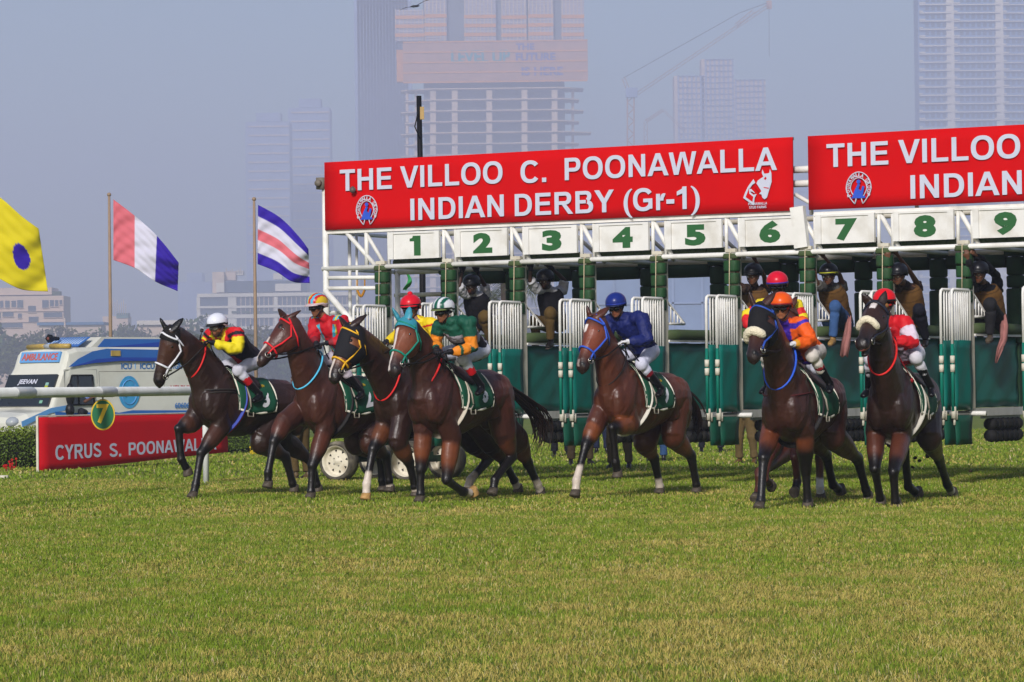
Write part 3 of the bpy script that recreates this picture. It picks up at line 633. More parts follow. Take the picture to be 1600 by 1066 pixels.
    mb.ell(hp3(.985, 0, -.055), (.05 * hs, .038 * hs, .028 * hs), Rh)                     # lower lip
    if c.get('open'): mb.tube([hp3(.75, 0, -.10), hp3(.93, 0, -.13), hp3(1.0, 0, -.135)], [(.03 * hs, .036 * hs), (.026 * hs, .038 * hs), (.018 * hs, .03 * hs)], 10, ref=nrm)
    # ears
    tips = []
    for sg, key in ((1, 'earL'), (-1, 'earR')):
        b0 = hp3(.0, sg * .058, .05)
        if key in c: tip = at(*c[key], P.y + c.get('eardy', -.02)); 
        else: tip = b0 - a * .17 * s + nrm * .03 + side * sg * .03
        d = (tip - b0) * 1.12; tip = b0 + d
        if d.length > .24: tip = b0 + d * (.24 / d.length); d = tip - b0
        if d.length < .17: tip = b0 + d * (.17 / d.length); d = tip - b0
        fwd_ = (nrm + side * sg * .5).normalized(); e = [b0 - d * .15, b0 + d * .15, b0 + d * .42, b0 + d * .72, tip]
        mb.tube(e, [(.032, .042), (.032, .055), (.028, .056), (.02, .040), (.008, .012)], 10, ref=fwd_); tips.append((b0, tip))
    # legs
    legs = []
    for k, (nm, fore) in enumerate((('fl', 1), ('fr', 1), ('hl', 0), ('hr', 0))):
        if nm not in c: continue
        sg = 1 if nm[1] == 'l' else -1; g = c[nm]; la = c.get(nm + 'lat', (.145 if fore else .16) * sg)
        if isinstance(la, (int, float)): la = [la] * 4
        A, K, F_, B = [pl(g[i][0], g[i][1], la[i]) for i in range(4)]
        if c['psi'] >= 60: A = pf(g[0][0], g[0][1], (.14 if fore else -.78) * s); la_ = (A - Wp).dot(l); A = A + l * (min(max(la_ * sg, .10), .21) * sg - la_)
        if B.z < .012 or (B.z < .10 and c.get(nm + 'g')): B.z = .012
        if fore:
            S = L(.24, sg * .13, 1.14); pts = [S, A, A + (K - A) * .5, A + (K - A) * .86, K, K + (F_ - K) * .14, K + (F_ - K) * .5, F_ - (F_ - K) * .1, F_, F_ + (B - F_) * .38, F_ + (B - F_) * .62]
            rad = [(.15, .115), (.135, .105), (.108, .092), (.068, .065), (.064, .062), (.051, .048), (.046, .041), (.047, .044), (.057, .052), (.046, .044), (.053, .051)]
        else:
            S = L(-.98, sg * .15, 1.22); pts = [S, A, A + (K - A) * .45, A + (K - A) * .85, K, K + (F_ - K) * .16, K + (F_ - K) * .5, F_ - (F_ - K) * .1, F_, F_ + (B - F_) * .38, F_ + (B - F_) * .62]
            rad = [(.22, .15), (.175, .135), (.125, .098), (.07, .06), (.076, .062), (.062, .052), (.050, .044), (.050, .045), (.058, .053), (.047, .045), (.054, .052)]
        ls = c.get('lscale', 1.07) * s; rr_ = [(r1 * ls, r2 * ls) for r1, r2 in rad]; mb.limb(pts[:2] + [pts[1] + (pts[2] - pts[1]) * .25], rr_[:2] + [(rr_[1][0] * .8, rr_[1][1] * .8)], 14, ref=h); mb.limb(pts[1:], [(rr_[1][0] * .92, rr_[1][1] * .92)] + rr_[2:], 14, ref=h); mb.ell(A, (rr_[1][1] * 1.05, rr_[1][1] * 1.0, rr_[1][0] * .95))
        if fore: mb.ell(K + h * .012, (.05 * ls, .055 * ls, .06 * ls))
        else:
            b_ = (pts[3] - K).normalized(); mb.tube([K - h * .035 * ls + V(0, 0, .07), K - h * .03 * ls, K + (F_ - K) * .2 - h * .015], [.03, .034, .03], 8)
        mb.ell(F_ - h * .018 * ls, (.036 * ls, .036 * ls, .042 * ls))
        legs.append((nm, A, K, F_, B, pts))
    v, fcs, nrm_v = remesh(mb, c.get('voxel', .0125), 6, .5)
    loc = np.c_[(v - np.array(Wp)) @ np.array(hp), (v - np.array(Wp)) @ np.array(l), (v - np.array(Wp)) @ np.array(up)]; q_ = loc * np.array([1.0, 1.0, .55]); q_[:, 0] += .5 * loc[:, 2]
    rg_ = (1 - np.abs(2 * vnoise(q_, 6.5, 21) - 1)) ** 2 * .75 + (1 - np.abs(2 * vnoise(q_, 15.0, 22) - 1)) ** 3 * .3; bod = sm(loc[:, 2], -1.05 * s, -.6 * s); v = v + nrm_v * ((rg_ - .4) * (.003 + .008 * bod))[:, None]
    # colour by region
    DKN = .86; base = np.array(lin(c['coat'])) * DKN; dk = np.array(lin(c.get('dark', '#0d0908'))); col_ = np.tile(base, (len(v), 1)); n_ = vnoise(v, 3.0, 4) * .6 + vnoise(v, 9.0, 6) * .4
    col_ *= (.82 + .36 * n_)[:, None]
    warm = np.array(lin(c.get('warm', c['coat']))) * 1.05
    rel = (v - np.array(Wp)) @ np.array(hp) / s; hgt = 1.61 + (v - np.array(Wp)) @ np.array(up) / s
    k = (sm(-rel, .7, 1.2) * sm(hgt, .9, 1.3))[:, None]; col_ = col_ * (1 - .6 * k) + warm * .6 * k
    ned = np.full(len(v), 9.0)
    for nm, A, K, F_, B, pts in legs:
        d1, t1 = seg_dist(v, A, K); d2_, t2 = seg_dist(v, K, F_); d3, t3 = seg_dist(v, F_, B); fore = nm[0] == 'f'
        dm = np.minimum(np.minimum(d1 - .02, d2_), d3); near = (dm < .13) & (dm < ned)
        ned = np.where(near, dm, ned)
        prog = np.where((d1 - .02 < d2_) & (d1 - .02 < d3), t1 * .5, np.where(d2_ < d3, .5 + .3 * t2, .8 + .2 * t3))       # 0 elbow, .5 knee, .8 fetlock, 1 hoof
        w_ = c.get(nm + 'warm', .55 if fore else .3); kk = np.where(near, sm(prog, .04, .12) * (1 - sm(prog, .3, .44)) * w_, 0)[:, None]; wl = np.array(lin(c.get('legwarm', c.get('warm', c['coat'])))) * 1.1
        col_ = col_ * (1 - kk) + wl * kk
        bk = c.get(nm + 'blk', (.30, .46)); kk = np.where(near, sm(prog + .06 * (n_ - .5), *bk), 0)[:, None]; col_ = col_ * (1 - kk) + dk * kk
        if nm + 'sock' in c:
            t0 = c[nm + 'sock']; kk = np.where(near, sm(prog + .03 * (vnoise(v, 14.0, 9) - .5), t0, t0 + .035), 0)[:, None]; col_ = col_ * (1 - kk) + np.array(lin(c.get('sockcol', '#b9ada0'))) * kk
    va = v - np.array(P); ta = va @ np.array(a) / HLr; ya = va @ np.array(side) / hs; za = va @ np.array(nrm) / hs; onh = (ta > -.35) & (ta < 1.15) & (np.abs(ya) < .16) & (za > -.22) & (za < .17)
    mzk = (sm(ta, .74, .95) * onh * (np.abs(ya) < .1))[:, None]; col_ = col_ * (1 - .85 * mzk) + np.array(lin(c.get('muzzle', '#1a1312'))) * .85 * mzk
    hw = (sm(ta, .1, .3) * (1 - sm(ta, .6, .8)) * onh)[:, None] * c.get('hwarm', .5); col_ = col_ * (1 - hw) + np.array(lin(c.get('headwarm', c.get('warm', c['coat'])))) * 1.1 * hw
    for t0, t1, y0, y1, ww, colr in c.get('marks', []):
        tt = np.clip((ta - t0) / (t1 - t0), 0, 1); yc = y0 + (y1 - y0) * tt; wv = ww * (.75 + .5 * vnoise(np.c_[ta * 9, ta * 0], 1.0, 3))
        kk = (onh & (za > -.01) & (ta > t0) & (ta < t1)) * (1 - sm(np.abs(ya - yc), wv * .8, wv * 1.15)); kk = kk[:, None]; col_ = col_ * (1 - kk) + np.array(lin(colr)) * kk
    for sg in (1, -1):
        kk = (np.hypot((ta - .935) * .62 , (ya - sg * .05) * 1.0) < .020) & (za > -.045) & (za < .045) & onh; col_[kk] = lin('#050303')
    if c.get('open'):
        kk = (ta > .90) & (za < -.05) & (za > -.095) & onh; col_[kk] = lin('#8a4a46')
    if 'hood' in c:
        hc = np.array(lin(c['hood']['col']))
    for b0, tip in tips:
        d, t = seg_dist(v, b0, tip); kk = ((d < .055) * sm(t, .55, .95))[:, None]; col_ = col_ * (1 - .7 * kk) + dk * .7 * kk
        if c.get('earcol'): kk = ((d < .06) & (t > .02))[:, None]; col_ = np.where(kk, np.array(lin(c['earcol'])), col_)
    gl = (ned > 1) ; root = thing('race_horse', c['label'], 'horse', V(Wp.x, Wp.y, 0), 'race horses leaving the starting gate'); H.root = root
    mesh_obj('body', v, fcs, hide_mat(), root, True, None, col_)
    # hooves
    for nm, A, K, F_, B, pts in legs:
        d = (B - F_).normalized(); r = .056 * s
        d = (d + V(0, 0, -.9)).normalized() if B.z < .10 else d
        fh = (h - d * h.dot(d)).normalized(); top = B - d * (.085 * s) - fh * .012; hm = MB()
        hm.tube([top, top + d * .012, B - d * .008 + fh * .018, B + fh * .020], [(r * .92, r * .9), (r * .98, r * .95), (r * 1.28, r * 1.16), (r * 1.24, r * 1.12)], 14, ref=fh)
        obj('hoof', hm, hoofl if nm in c.get('pale', ()) else hoofm, root)
    def hpt(t, A, off=.012): 
        w, tp, bt = interp(HEAD, t); cz = math.cos(A); cy = math.sin(A); zc = (tp + bt) / 2; hz = (tp - bt) / 2; tw = w * (1 - .10 * max(0, cz) - .30 * max(0, -cz) * (1 if t < .6 else .4))
        return P + a * (t * HLr) + nrm * ((zc + cz * hz) * hs + off * cz) + side * (cy * (tw * hs + off))
    # eyes
    for sg in (1, -1):
        m2 = MB(); m2.ell(hpt(.275, sg * 1.12, -.008), (.023, .016, .019), Rh, 12, 8); obj('eye', m2, eyem, root)
    # mane: short laid strands along the crest, and forelock
    m2 = MB(); rr = random.Random(int(c['w'][0]))
    for k in range(90):
        t = .12 + .86 * k / 90; i = t * 14; i0 = int(i); f_ = i - i0; p = npts[i0].lerp(npts[min(i0 + 1, 14)], f_); rv = nrad[i0][0] + (nrad[min(i0 + 1, 14)][0] - nrad[i0][0]) * f_
        fr = frames(npts, nref)[i0]; u = fr[0]; tq = p + u * (rv * .94); fall = -l * (.02 + .05 * rr.random()) - u * (.02 + .06 * rr.random()) + V(0, 0, .012)
        m2.tube([tq - u * .02, tq + u * .02 + fall * .15, tq + fall * 1.1 + h * rr.uniform(-.02, .02)], [.012, .012, .003], 4)
    for k in range(14): m2.tube([hp3(-.02, rr.uniform(-.03, .03), .07), hp3(.05, rr.uniform(-.03, .03), .10), hp3(.14, rr.uniform(-.035, .035), .088)], [.012, .010, .003], 4)
    if not c.get('earcol'): obj('mane', m2, hair, root)
    # tail
    if 'tail' in c:
        T = [L(-1.33, 0, 1.43)] + [pl(*q_, 0) for q_ in c['tail']]; m2 = MB()
        def bez(t):
            i = min(int(t * (len(T) - 1)), len(T) - 2); f_ = t * (len(T) - 1) - i; p0 = T[max(i - 1, 0)]; p1, p2 = T[i], T[i + 1]; p3 = T[min(i + 2, len(T) - 1)]
            return .5 * ((2 * p1) + (p2 - p0) * f_ + (2 * p0 - 5 * p1 + 4 * p2 - p3) * f_ ** 2 + (3 * p1 - p0 - 3 * p2 + p3) * f_ ** 3)
        for k in range(80):
            ex = V(rr.gauss(0, 1), rr.gauss(0, 1), rr.gauss(0, 1)); e = .55 + .45 * rr.random(); w_ = c.get('tailw', .055)
            m2.tube([bez(e * t) + ex * (.012 + w_ * math.sin(min(t * 1.4, 1.57)) * (1 if t < .8 else .8)) for t in np.linspace(0, 1, 8)], [.010, .012, .012, .011, .010, .008, .006, .002], 4)
        obj('tail', m2, hairb, root)
    # ---------------- tack
    # saddlecloth
    x0, x1 = c.get('cloth', (.06, -.60)); fm = 1.78
    def cp(x, A, off=.02):
        t, b, w = Cn(x); zc = (t + b) / 2; hz = (t - b) / 2; cz = math.cos(A); cy = math.sin(A); nr = 1 - .20 * max(0, cz) ** 2 - .10 * max(0, -cz) ** 2
        return L(x, cy * (w * nr + off), zc + cz * (hz + off))
    def cedge(A): k = abs(A) / fm; return x0 + .06 * k - .10 * k * k, x1 + .10 * (1 - k) ** 2 * 0 - .0 * k
    G = []
    for i in range(11):
        row = []
        for j in range(29):
            A = -fm + 2 * fm * j / 28; e0, e1 = cedge(A); row.append(cp(e0 + (e1 - e0) * i / 10, A, .022 + .006 * math.sin(i * 1.3 + j * .8)))
        G.append(row)
    m2 = MB(); m2.grid(G, .012); cl = obj('saddlecloth', m2, clothm, root); m2 = MB()
    for A0 in (-fm, fm): e0, e1 = cedge(A0); m2.tube([cp(e0 + (e1 - e0) * t, A0 * .985, .028) for t in np.linspace(0, 1, 8)], [(.016, .008)] * 8, 6, ref=V(0, 0, 1))
    m2.tube([cp(cedge(A0)[1] + .012, A0, .028) for A0 in np.linspace(-fm, fm, 24)], .013, 6); m2.tube([cp(cedge(A0)[0] - .012, A0, .028) for A0 in np.linspace(-fm, fm, 24)], .013, 6); obj('piping', m2, cream, cl)
    if c.get('num'):
        tv, tf = text_mesh(c['num'], .045); sc_ = .21 / (tv[:, 1].max() - tv[:, 1].min()); cx = c.get('numx', -.40); m2 = MB(); lo = tv.min(0); w_ = (tv[:, 0].max() - lo[0]) * sc_; A0 = c.get('numa', 1.28)
        m2.add([cp(cx + w_ * .5 - (p[0] - lo[0]) * sc_ * 1.05, A0 - ((p[1] - lo[1]) * sc_ - .1) / .34, .034) for p in tv], tf); obj('number', m2, numw, cl, False)
        m2 = MB()
        for kx, kz in ((0, 0), (.03, .01), (-.03, .01), (0, .03), (.02, .035), (-.02, .035)): m2.ell(cp(cx + kx, .82 - kz, .030), (.022, .022, .02), nu=7, nv=5)
        obj('crest', m2, goldm, cl)
    # saddle and girth
    m2 = MB(); sp = []
    for i in range(9):
        t = i / 8; x = .02 - .34 * t; rise = .018 * (1 - math.sin(PI * t)); row = []
        for j in range(11): A = -1.05 + 2.1 * j / 10; row.append(cp(x + .10 * abs(A) * (.5 - t), A * (.8 + .2 * math.sin(PI * t)), .04 + rise * (1 - abs(A) / 1.05)))
        sp.append(row)
    m2.grid(sp, .02); obj('saddle', m2, leath, root)
    for nm, gc, off, xx in (('girth', c.get('girth', '#c9c5b8'), .016, -.06), ('girth', c.get('girth2', '#17181c'), .020, -.085)):
        m2 = MB(); m2.tube([cp(xx - .02 * abs(math.sin(A)) + (.10 if abs(A) > 1.5 else .0) * min(1, (abs(A) - 1.5)), A, off) for A in np.linspace(-PI, PI, 41)[:-1]], [(.010, .038 if off < .018 else .016)] * 40, 6, closed=True); obj(nm, m2, mat('girth_' + gc, gc, .7), root)
    for sg in (1, -1):
        m2 = MB(); m2.tube([cp(-.10, sg * .9, .035), cp(-.12, sg * 1.35, .05), cp(-.13, sg * 1.62, .06)], .012, 6); st = cp(-.13, sg * 1.75, .065); m2.tube([st + V(0, 0, .05), st + hp * .05, st + hp * .05 - V(0, 0, .06), st - hp * .05 - V(0, 0, .06), st - hp * .05], .008, 6); obj('stirrup', m2, mat('stirrup_leather', '#8f897c', .6), root)
    # neck strap
    if 'strap' in c:
        sc_, t = c['strap']; i = int(t * 14); fr = frames(npts, nref)[i]; tn = (npts[i + 1] - npts[i - 1]).normalized(); m2 = MB()
        pts = []
        for k in range(28):
            A = 2 * PI * k / 28; cz = math.cos(A); pts.append(npts[i] + fr[0] * (cz * (nrad[i][0] + .012)) + fr[1] * (math.sin(A) * (nrad[i][1] + .012)) + tn * (cz * c.get('strapt', .10)) )
        m2.tube(pts, c.get('strapr', .013), 6, closed=True); obj('neck_strap', m2, mat('strap_' + sc_, sc_, .55), root)
    if 'breast' in c:
        m2 = MB()
        for dz in c.get('breastz', (0, .035)): m2.tube([L(.04 + .47 * math.cos(A) ** .6 if abs(A) < 1.5 else .04, .262 * math.sin(A), 1.30 + dz - .06 * math.cos(A)) for A in np.linspace(-1.57, 1.57, 24)], .009, 6)
        obj('breastplate', m2, mat('breast_' + c['breast'], c['breast'], .6), root)
    # bridle
    bc = c['bridle']; bm_ = mat('bridle_' + bc, bc, .5, .05, 12); m2 = MB()
    br = obj('bridle', MB(), bm_, root); bpy.data.objects.remove(br)
    r_ = c.get('brr', .013)
    H.hpt = hpt
    m2.tube([hpt(.10 + .05 * abs(math.sin(A)) - .02, A) for A in np.linspace(-1.5, 1.5, 17)], r_, 6)                      # browband
    if c.get('noseband', True): m2.tube([hpt(.66 - .03 * math.cos(A), A) for A in np.linspace(-PI, PI, 29)[:-1]], r_, 6, closed=True)
    if c.get('noseband2'): m2.tube([hpt(.80 + .06 * (1 - math.cos(A)) * .5 - .06, A) for A in np.linspace(-PI, PI, 29)[:-1]], r_ * .9, 6, closed=True)
    for sg in (1, -1):
        m2.tube([hpt(-.02, sg * .6), hpt(.10, sg * 1.45), hpt(.3, sg * 1.85), hpt(.5, sg * 1.8), hpt(.66, sg * 1.7), hpt(.80, sg * 1.75)], r_, 6)      # cheekpiece
        m2.tube([hpt(.10, sg * 1.45), hpt(.22, sg * 2.3), hpt(.30, sg * 2.9, .02)], r_ * .8, 6)                                                      # throatlash
    br = obj('bridle', m2, bm_, root)
    m2 = MB()
    for sg in (1, -1):
        o = hpt(.82, sg * 1.8, .02); m2.tube([o + a * (math.cos(A) * .038) + nrm * (math.sin(A) * .038) for A in np.linspace(0, 2 * PI, 15)[:-1]], .007, 6, closed=True)
    m2.tube([hpt(.82, 1.8, .02), hpt(.82, -1.8, .02)], .008, 6); obj('bit', m2, metal, root)
    H.bit = [hpt(.82, sg * 1.8, .025) for sg in (1, -1)]
    if 'hood' in c:                                                                                                     # cloth hood with eye openings
        hd = c['hood']; t0, t1 = hd['t']; m2 = MB(); nt_, na_ = 20, 36; idx = {}; vs = []; fs = []
        for i in range(nt_ + 1):
            for j in range(na_):
                t = t0 + (t1 - t0) * i / nt_; A = 2 * PI * j / na_; idx[i, j] = len(vs); vs.append(hpt(t, A, .010))
        for i in range(nt_):
            for j in range(na_):
                t = t0 + (t1 - t0) * (i + .5) / nt_; A = 2 * PI * (j + .5) / na_; A = A - 2 * PI if A > PI else A
                if hd.get('eyes', True) and abs(t - .28) < .068 and abs(abs(A) - 1.38) < .42: continue
                if hd.get('half') and abs(A) > hd['half'] - .5 * max(0, t): continue
                j2 = (j + 1) % na_; fs.append((idx[i, j], idx[i, j2], idx[i + 1, j2], idx[i + 1, j]))
        m2.add(vs, fs); o = obj('hood', m2, mat('hood_' + hd['col'], hd['col'], .8, .1, 20, bump=.2), root); md = o.modifiers.new('thickness', 'SOLIDIFY'); md.thickness = .006; md.offset = -1
    if 'cups' in c:
        for sg in (1, -1):
            m2 = MB(); o = hp3(.25, sg * .08, .02); ax_ = (side * sg + nrm * .25).normalized()
            m2.ell(o, (.052 * hs, .030, .055 * hs), Rh, 14, 8); obj('blinker', m2, mat('blinker_black', '#17110f', .45), root)
    if 'fleece' in c:
        m2 = MB(); t = c['fleece']; pts = [hpt(t - .03 * math.cos(A), A, .016) for A in np.linspace(-1.38, 1.38, 29)]; m2.tube(pts, [c.get('flr', .052) * (.55 + .45 * math.sin(PI * .5 * min(1, k / 4, (28 - k) / 4))) for k in range(29)], 14)
        m2.v = [tuple(V(q) + noise.noise_vector(V(q) * 55) * .007) for q in m2.v]; obj('sheepskin_noseband', m2, fleece, root)
    return H
HORSES = {}
HDEF = dict(
 h1=dict(label='black-brown horse with white bridle and dark hood, leftmost runner', psi=47, D=42.6, w=(356, 577), pitch=7, coat='#2b1912', warm='#3d2219', headwarm='#4a2a1c', legwarm='#4a2b1e', s=1.03,
   poll=(269, 517), muz=(246, 593), face=38, earL=(287, 497), earR=(251, 499), nmid=(318, 563), nthick=1.0, fl=[(345, 668), (314, 708), (306, 757), (301, 780)], fr=[(300, 660), (279, 670), (283, 717), (296, 741)],
   hl=[(408, 690), (446, 714), (457, 755), (461, 768)], hr=[(440, 685), (486, 720), (495, 757), (498, 769)], hrlat=[-.16, -.1, -.1, -.1], bridle='#d5d6dc', noseband2=False, brr=.014, hood=dict(col='#0b0908', t=(-.06, .19), eyes=False, half=1.7), earcol='#0b0908', strap=('#c8201c', .62), breast='#34302e', num='3', girth='#3d4aa0', girth2='#a02030'),
 h2=dict(label='dark liver-bay horse in red bridle with black eye cups and light blue neck cord', psi=55, D=41.9, w=(514, 577), pitch=4, coat='#43241a', warm='#4a2a20', headwarm='#4b241a', legwarm='#50291c', s=1.05,
   poll=(455, 503), muz=(407, 560), face=16, earL=(469, 486), earR=(436, 484), nmid=(474, 560), plat=0, fl=[(508, 672), (488, 728), (486, 768), (486, 783)], fr=[(443, 662), (428, 691), (419, 738), (419, 762)],
   hl=[(578, 690), (603, 713), (608, 750), (610, 768)], hr=[(556, 690), (594, 712), (597, 750), (599, 767)], hlsock=.86, bridle='#d01c24', cups=1, marks=[(.5, 1.0, 0, 0, .04, '#b9aca4')], strap=('#4fb2d6', .42), num='2', girth='#1c1a1a', girth2='#2b2725', hwarm=.7, muzzle='#2a1c1a'),
 h3=dict(label='bay horse in black hood and yellow bridle, between the runners with cloths two and six', psi=56, D=40.6, w=(640, 572), pitch=4, coat='#2e1a14', warm='#4a2a1c', headwarm='#70401f', legwarm='#6b3c1e', s=1.05,
   poll=(552, 514), muz=(520, 586), face=30, earL=(573, 492), earR=(531, 496), nmid=(592, 565), fl=[(622, 690), (640, 724), (648, 760), (651, 775)], fr=[(602, 668), (583, 702), (573, 756), (572, 781)],
   hl=[(768, 690), (788, 722), (803, 750), (811, 768)], hr=[(742, 690), (765, 716), (735, 750), (727, 776)], frsock=.68, hlsock=.82, hrsock=.72, flsock=.84, pale=('fr', 'hr'), bridle='#d9a41a', hood=dict(col='#15151a', t=(-.05, .6)), marks=[(.3, .98, -.0, -.0, .022, '#c4b8ae')], strap=('#cf2220', .30), girth='#1c1a1a', tail=[(792, 650), (800, 690)], hwarm=.9),
 h4=dict(label='bay horse in teal ear bonnet carrying cloth number six', psi=57, D=39.5, w=(692, 568), pitch=3, coat='#40211a', warm='#6a351f', headwarm='#6b3a22', legwarm='#7c421f', s=1.04,
   poll=(637, 506), muz=(614, 575), face=46, earL=(640, 481), earR=(614, 483), nmid=(667, 553), fl=[(706, 684), (698, 750), (722, 768), (742, 772)], fr=[(662, 672), (657, 735), (657, 772), (656, 790)],
   hl=[(788, 676), (800, 714), (773, 750), (770, 773)], hr=[(808, 690), (825, 724), (840, 757), (846, 777)], flsock=.83, hrsock=.70, pale=('fl',), bridle='#0f7a68', hood=dict(col='#2c7f92', t=(-.05, .16), eyes=False, half=1.75), earcol='#2c7f92', marks=[(.2, .98, .0, -.02, .021, '#cfc4bd')], strap=('#cf2220', .38), strapt=.16, num='6', tail=[(826, 634), (842, 652), (848, 678), (838, 706)], tailw=.06, hwarm=.9, girth='#b9b09f'),
 h5=dict(label='bright bay horse with white star and one raised foreleg, ridden in plain dark blue', psi=57, D=40.5, w=(980, 569), pitch=5, coat='#4f2818', warm='#6b3018', headwarm='#6d3520', legwarm='#7d4420', s=1.03,
   poll=(933, 500), muz=(908, 569), face=42, earL=(951, 481), earR=(917, 478), nmid=(952, 560), fl=[(985, 662), (957, 669), (962, 722), (966, 745)], fr=[(930, 665), (915, 696), (901, 750), (899, 776)],
   hl=[(1052, 680), (1080, 713), (1088, 757), (1089, 774)], hr=[(1008, 690), (1022, 716), (1031, 760), (1031, 778)], frsock=.66, hrsock=.70, bridle='#2b52b8', marks=[(.2, .34, .0, -.01, .022, '#d8d0ca'), (.86, .98, 0, 0, .02, '#8f8078')], strap=('#1b1512', .42), strapr=.009, num='9', tail=[(1082, 630), (1090, 660), (1085, 682)], tailw=.03, hwarm=.9),
 h6=dict(label='dark bay horse in black hood with cream sheepskin noseband, rider in orange', psi=67, D=36.5, w=(1239, 573), pitch=3, coat='#3c2018', warm='#53291c', headwarm='#4a281c', legwarm='#6e3719', s=1.04,
   poll=(1192, 484), muz=(1175, 553), face=52, earL=(1211, 457), earR=(1171, 458), nmid=(1216, 548), fl=[(1257, 672), (1259, 735), (1262, 785), (1263, 799)], fr=[(1200, 668), (1193, 716), (1189, 782), (1186, 803)],
   hl=[(1326, 680), (1340, 717), (1353, 765), (1357, 781)], hr=[(1284, 672), (1291, 712), (1301, 757), (1315, 769)], bridle='#24479e', noseband=False, hood=dict(col='#111013', t=(-.05, .56)), fleece=.60, strap=('#2a56c4', .40), breast='#4a1a1c', breastz=(.02,), num=None, girth='#1c1a1a', hwarm=.4, flblk=(.12, .3), frblk=(.3, .5)),
 h7=dict(label='bay horse almost hidden behind the hooded horse, white hind sock showing', psi=69, D=38.8, w=(1243, 573), pitch=3, coat='#4a2419', warm='#5a2c1b', legwarm='#5a2a17', s=1.0,
   poll=(1232, 487), muz=(1214, 545), face=52, earL=(1243, 467), earR=(1222, 469), fl=[(1244, 680), (1242, 715), (1246, 752), (1241, 772)], fr=[(1204, 680), (1202, 715), (1194, 748), (1206, 759)],
   hl=[(1290, 680), (1281, 716), (1281, 760), (1283, 782)], hr=[(1270, 680), (1186, 740), (1186, 765), (1180, 782)], hlsock=.69, hrlat=-.2, sockcol='#c4c6cc', flblk=(.6, .9), frblk=(.9, 1.2), hlblk=(.9, 1.2), hrblk=(.9, 1.2), bridle='#3a2018', num=None),
 h8=dict(label='dark brown horse with head up, mouth open and cream sheepskin noseband', psi=70, D=37.2, w=(1399, 572), pitch=3, coat='#2a1813', warm='#4a2318', headwarm='#38211a', legwarm='#5c2f1c', s=1.03,
   poll=(1371, 482), muz=(1347, 533), face=64, earR=(1349, 462), earL=(1383, 458), nmid=(1376, 552), fl=[(1402, 682), (1396, 738), (1399, 783), (1401, 797)], fr=[(1348, 676), (1367, 733), (1375, 778), (1377, 794)],
   hl=[(1452, 682), (1467, 717), (1480, 757), (1490, 774)], hr=[(1400, 680), (1413, 704), (1419, 760), (1436, 773)], hlsock=.86, bridle='#1c1f2c', noseband=False, fleece=.56, flr=.042, open=1, marks=[(.1, .24, .01, .01, .03, '#cfc6c2')], strap=('#c8201c', .5), num=None, girth='#bdb8ac'))
if not globals().get('NOHORSE'):
    for k_, c_ in HDEF.items(): HORSES[k_] = build_horse(c_)
# ------------------------------------------------------------------ people
SKIN = '#5a3826'
glovem = mat('black_glove', '#14141a', .6, .15, 20, bump=.2); glovew = mat('white_glove', '#c9c9cc', .6, .08, 20)
lens = mat('dark_lens', '#08080a', .1, 0, 4, spec=.8); bootm = mat('black_boot', '#0c0b0c', .3, .1, 10, spec=.6)
def jitter(v, n, amp, sc):
    P = np.asarray(v); d = (vnoise(P * np.array([1, 1, .6]), sc, 11) - .5) * 1.2 + (vnoise(P, sc * 2.3, 12) - .5) * .6
    return P + n * (d * amp)[:, None]
def cloth_obj(name, mb, root, m, colfn=None, voxel=.015, it=3, wr=.012, sc=13.0, base=None):
    v, f, n = remesh(mb, voxel, it); v = jitter(v, n, wr, sc) if len(v) else v
    col_ = np.tile(np.array(lin(base)) if base else np.zeros(3), (len(v), 1))
    if colfn: col_ = colfn(v, col_)
    return mesh_obj(name, v, f, m, root, True, None, col_)
silk = lambda: mat('silk_cloth', attr=True, rough=.62, noise_amt=.08, scale=10, spec=.25); cot = lambda: mat('cotton_cloth', attr=True, rough=.85, noise_amt=.12, scale=14, bump=.15, bscale=60, spec=.2)
skinm = lambda: mat('skin', attr=True, rough=.5, noise_amt=.07, scale=20, spec=.35)
def hand_mesh(mb, w, d, up_, curl=.9, s=1.0, side=1):
    """palm, four bent fingers of unequal length and a thumb, from wrist w along d, palm facing -up_"""
    d = d.normalized(); u = (up_ - d * up_.dot(d)).normalized(); x = d.cross(u) * side
    mb.tube([w - d * .01, w + d * .035 * s, w + d * .085 * s], [(.020 * s, .028 * s), (.018 * s, .040 * s), (.015 * s, .042 * s)], 8, ref=u)
    for k, L in enumerate((.072, .082, .076, .06)):
        o = w + d * .085 * s + x * ((1.5 - k) * .020 * s); a = d; pts = [o - d * .015]; q = o
        for j, fr in enumerate((.45, .32, .23)):
            ang = curl * (.5, 1.0, .8)[j]; a = (a * math.cos(ang) - u * math.sin(ang)).normalized() if j == 0 else (Matrix.Rotation(0, 3, 'X') @ a)
            if j: a = (a * math.cos(ang) + (a.cross(x * side)).normalized() * math.sin(ang) * (1 if (a.cross(x * side)).dot(u) < 0 or j > 0 else 1)).normalized() if False else (a * math.cos(ang) + ((-u) * d.dot(a) - d * (-(u)).dot(a) * 1.0).normalized() * math.sin(ang)).normalized()
            q = q + a * (L * fr * s); pts.append(q)
        mb.tube(pts, [.0105 * s, .010 * s, .009 * s, .007 * s], 6)
    o = w + d * .03 * s + x * .034 * s; a = (d * .75 + x * .55 - u * .35).normalized(); b = (d * .85 - u * .6 - x * .1).normalized()
    mb.tube([o - x * .012, o, o + a * .036 * s, o + a * .036 * s + b * .03 * s], [.014 * s, .013 * s, .011 * s, .008 * s], 6)
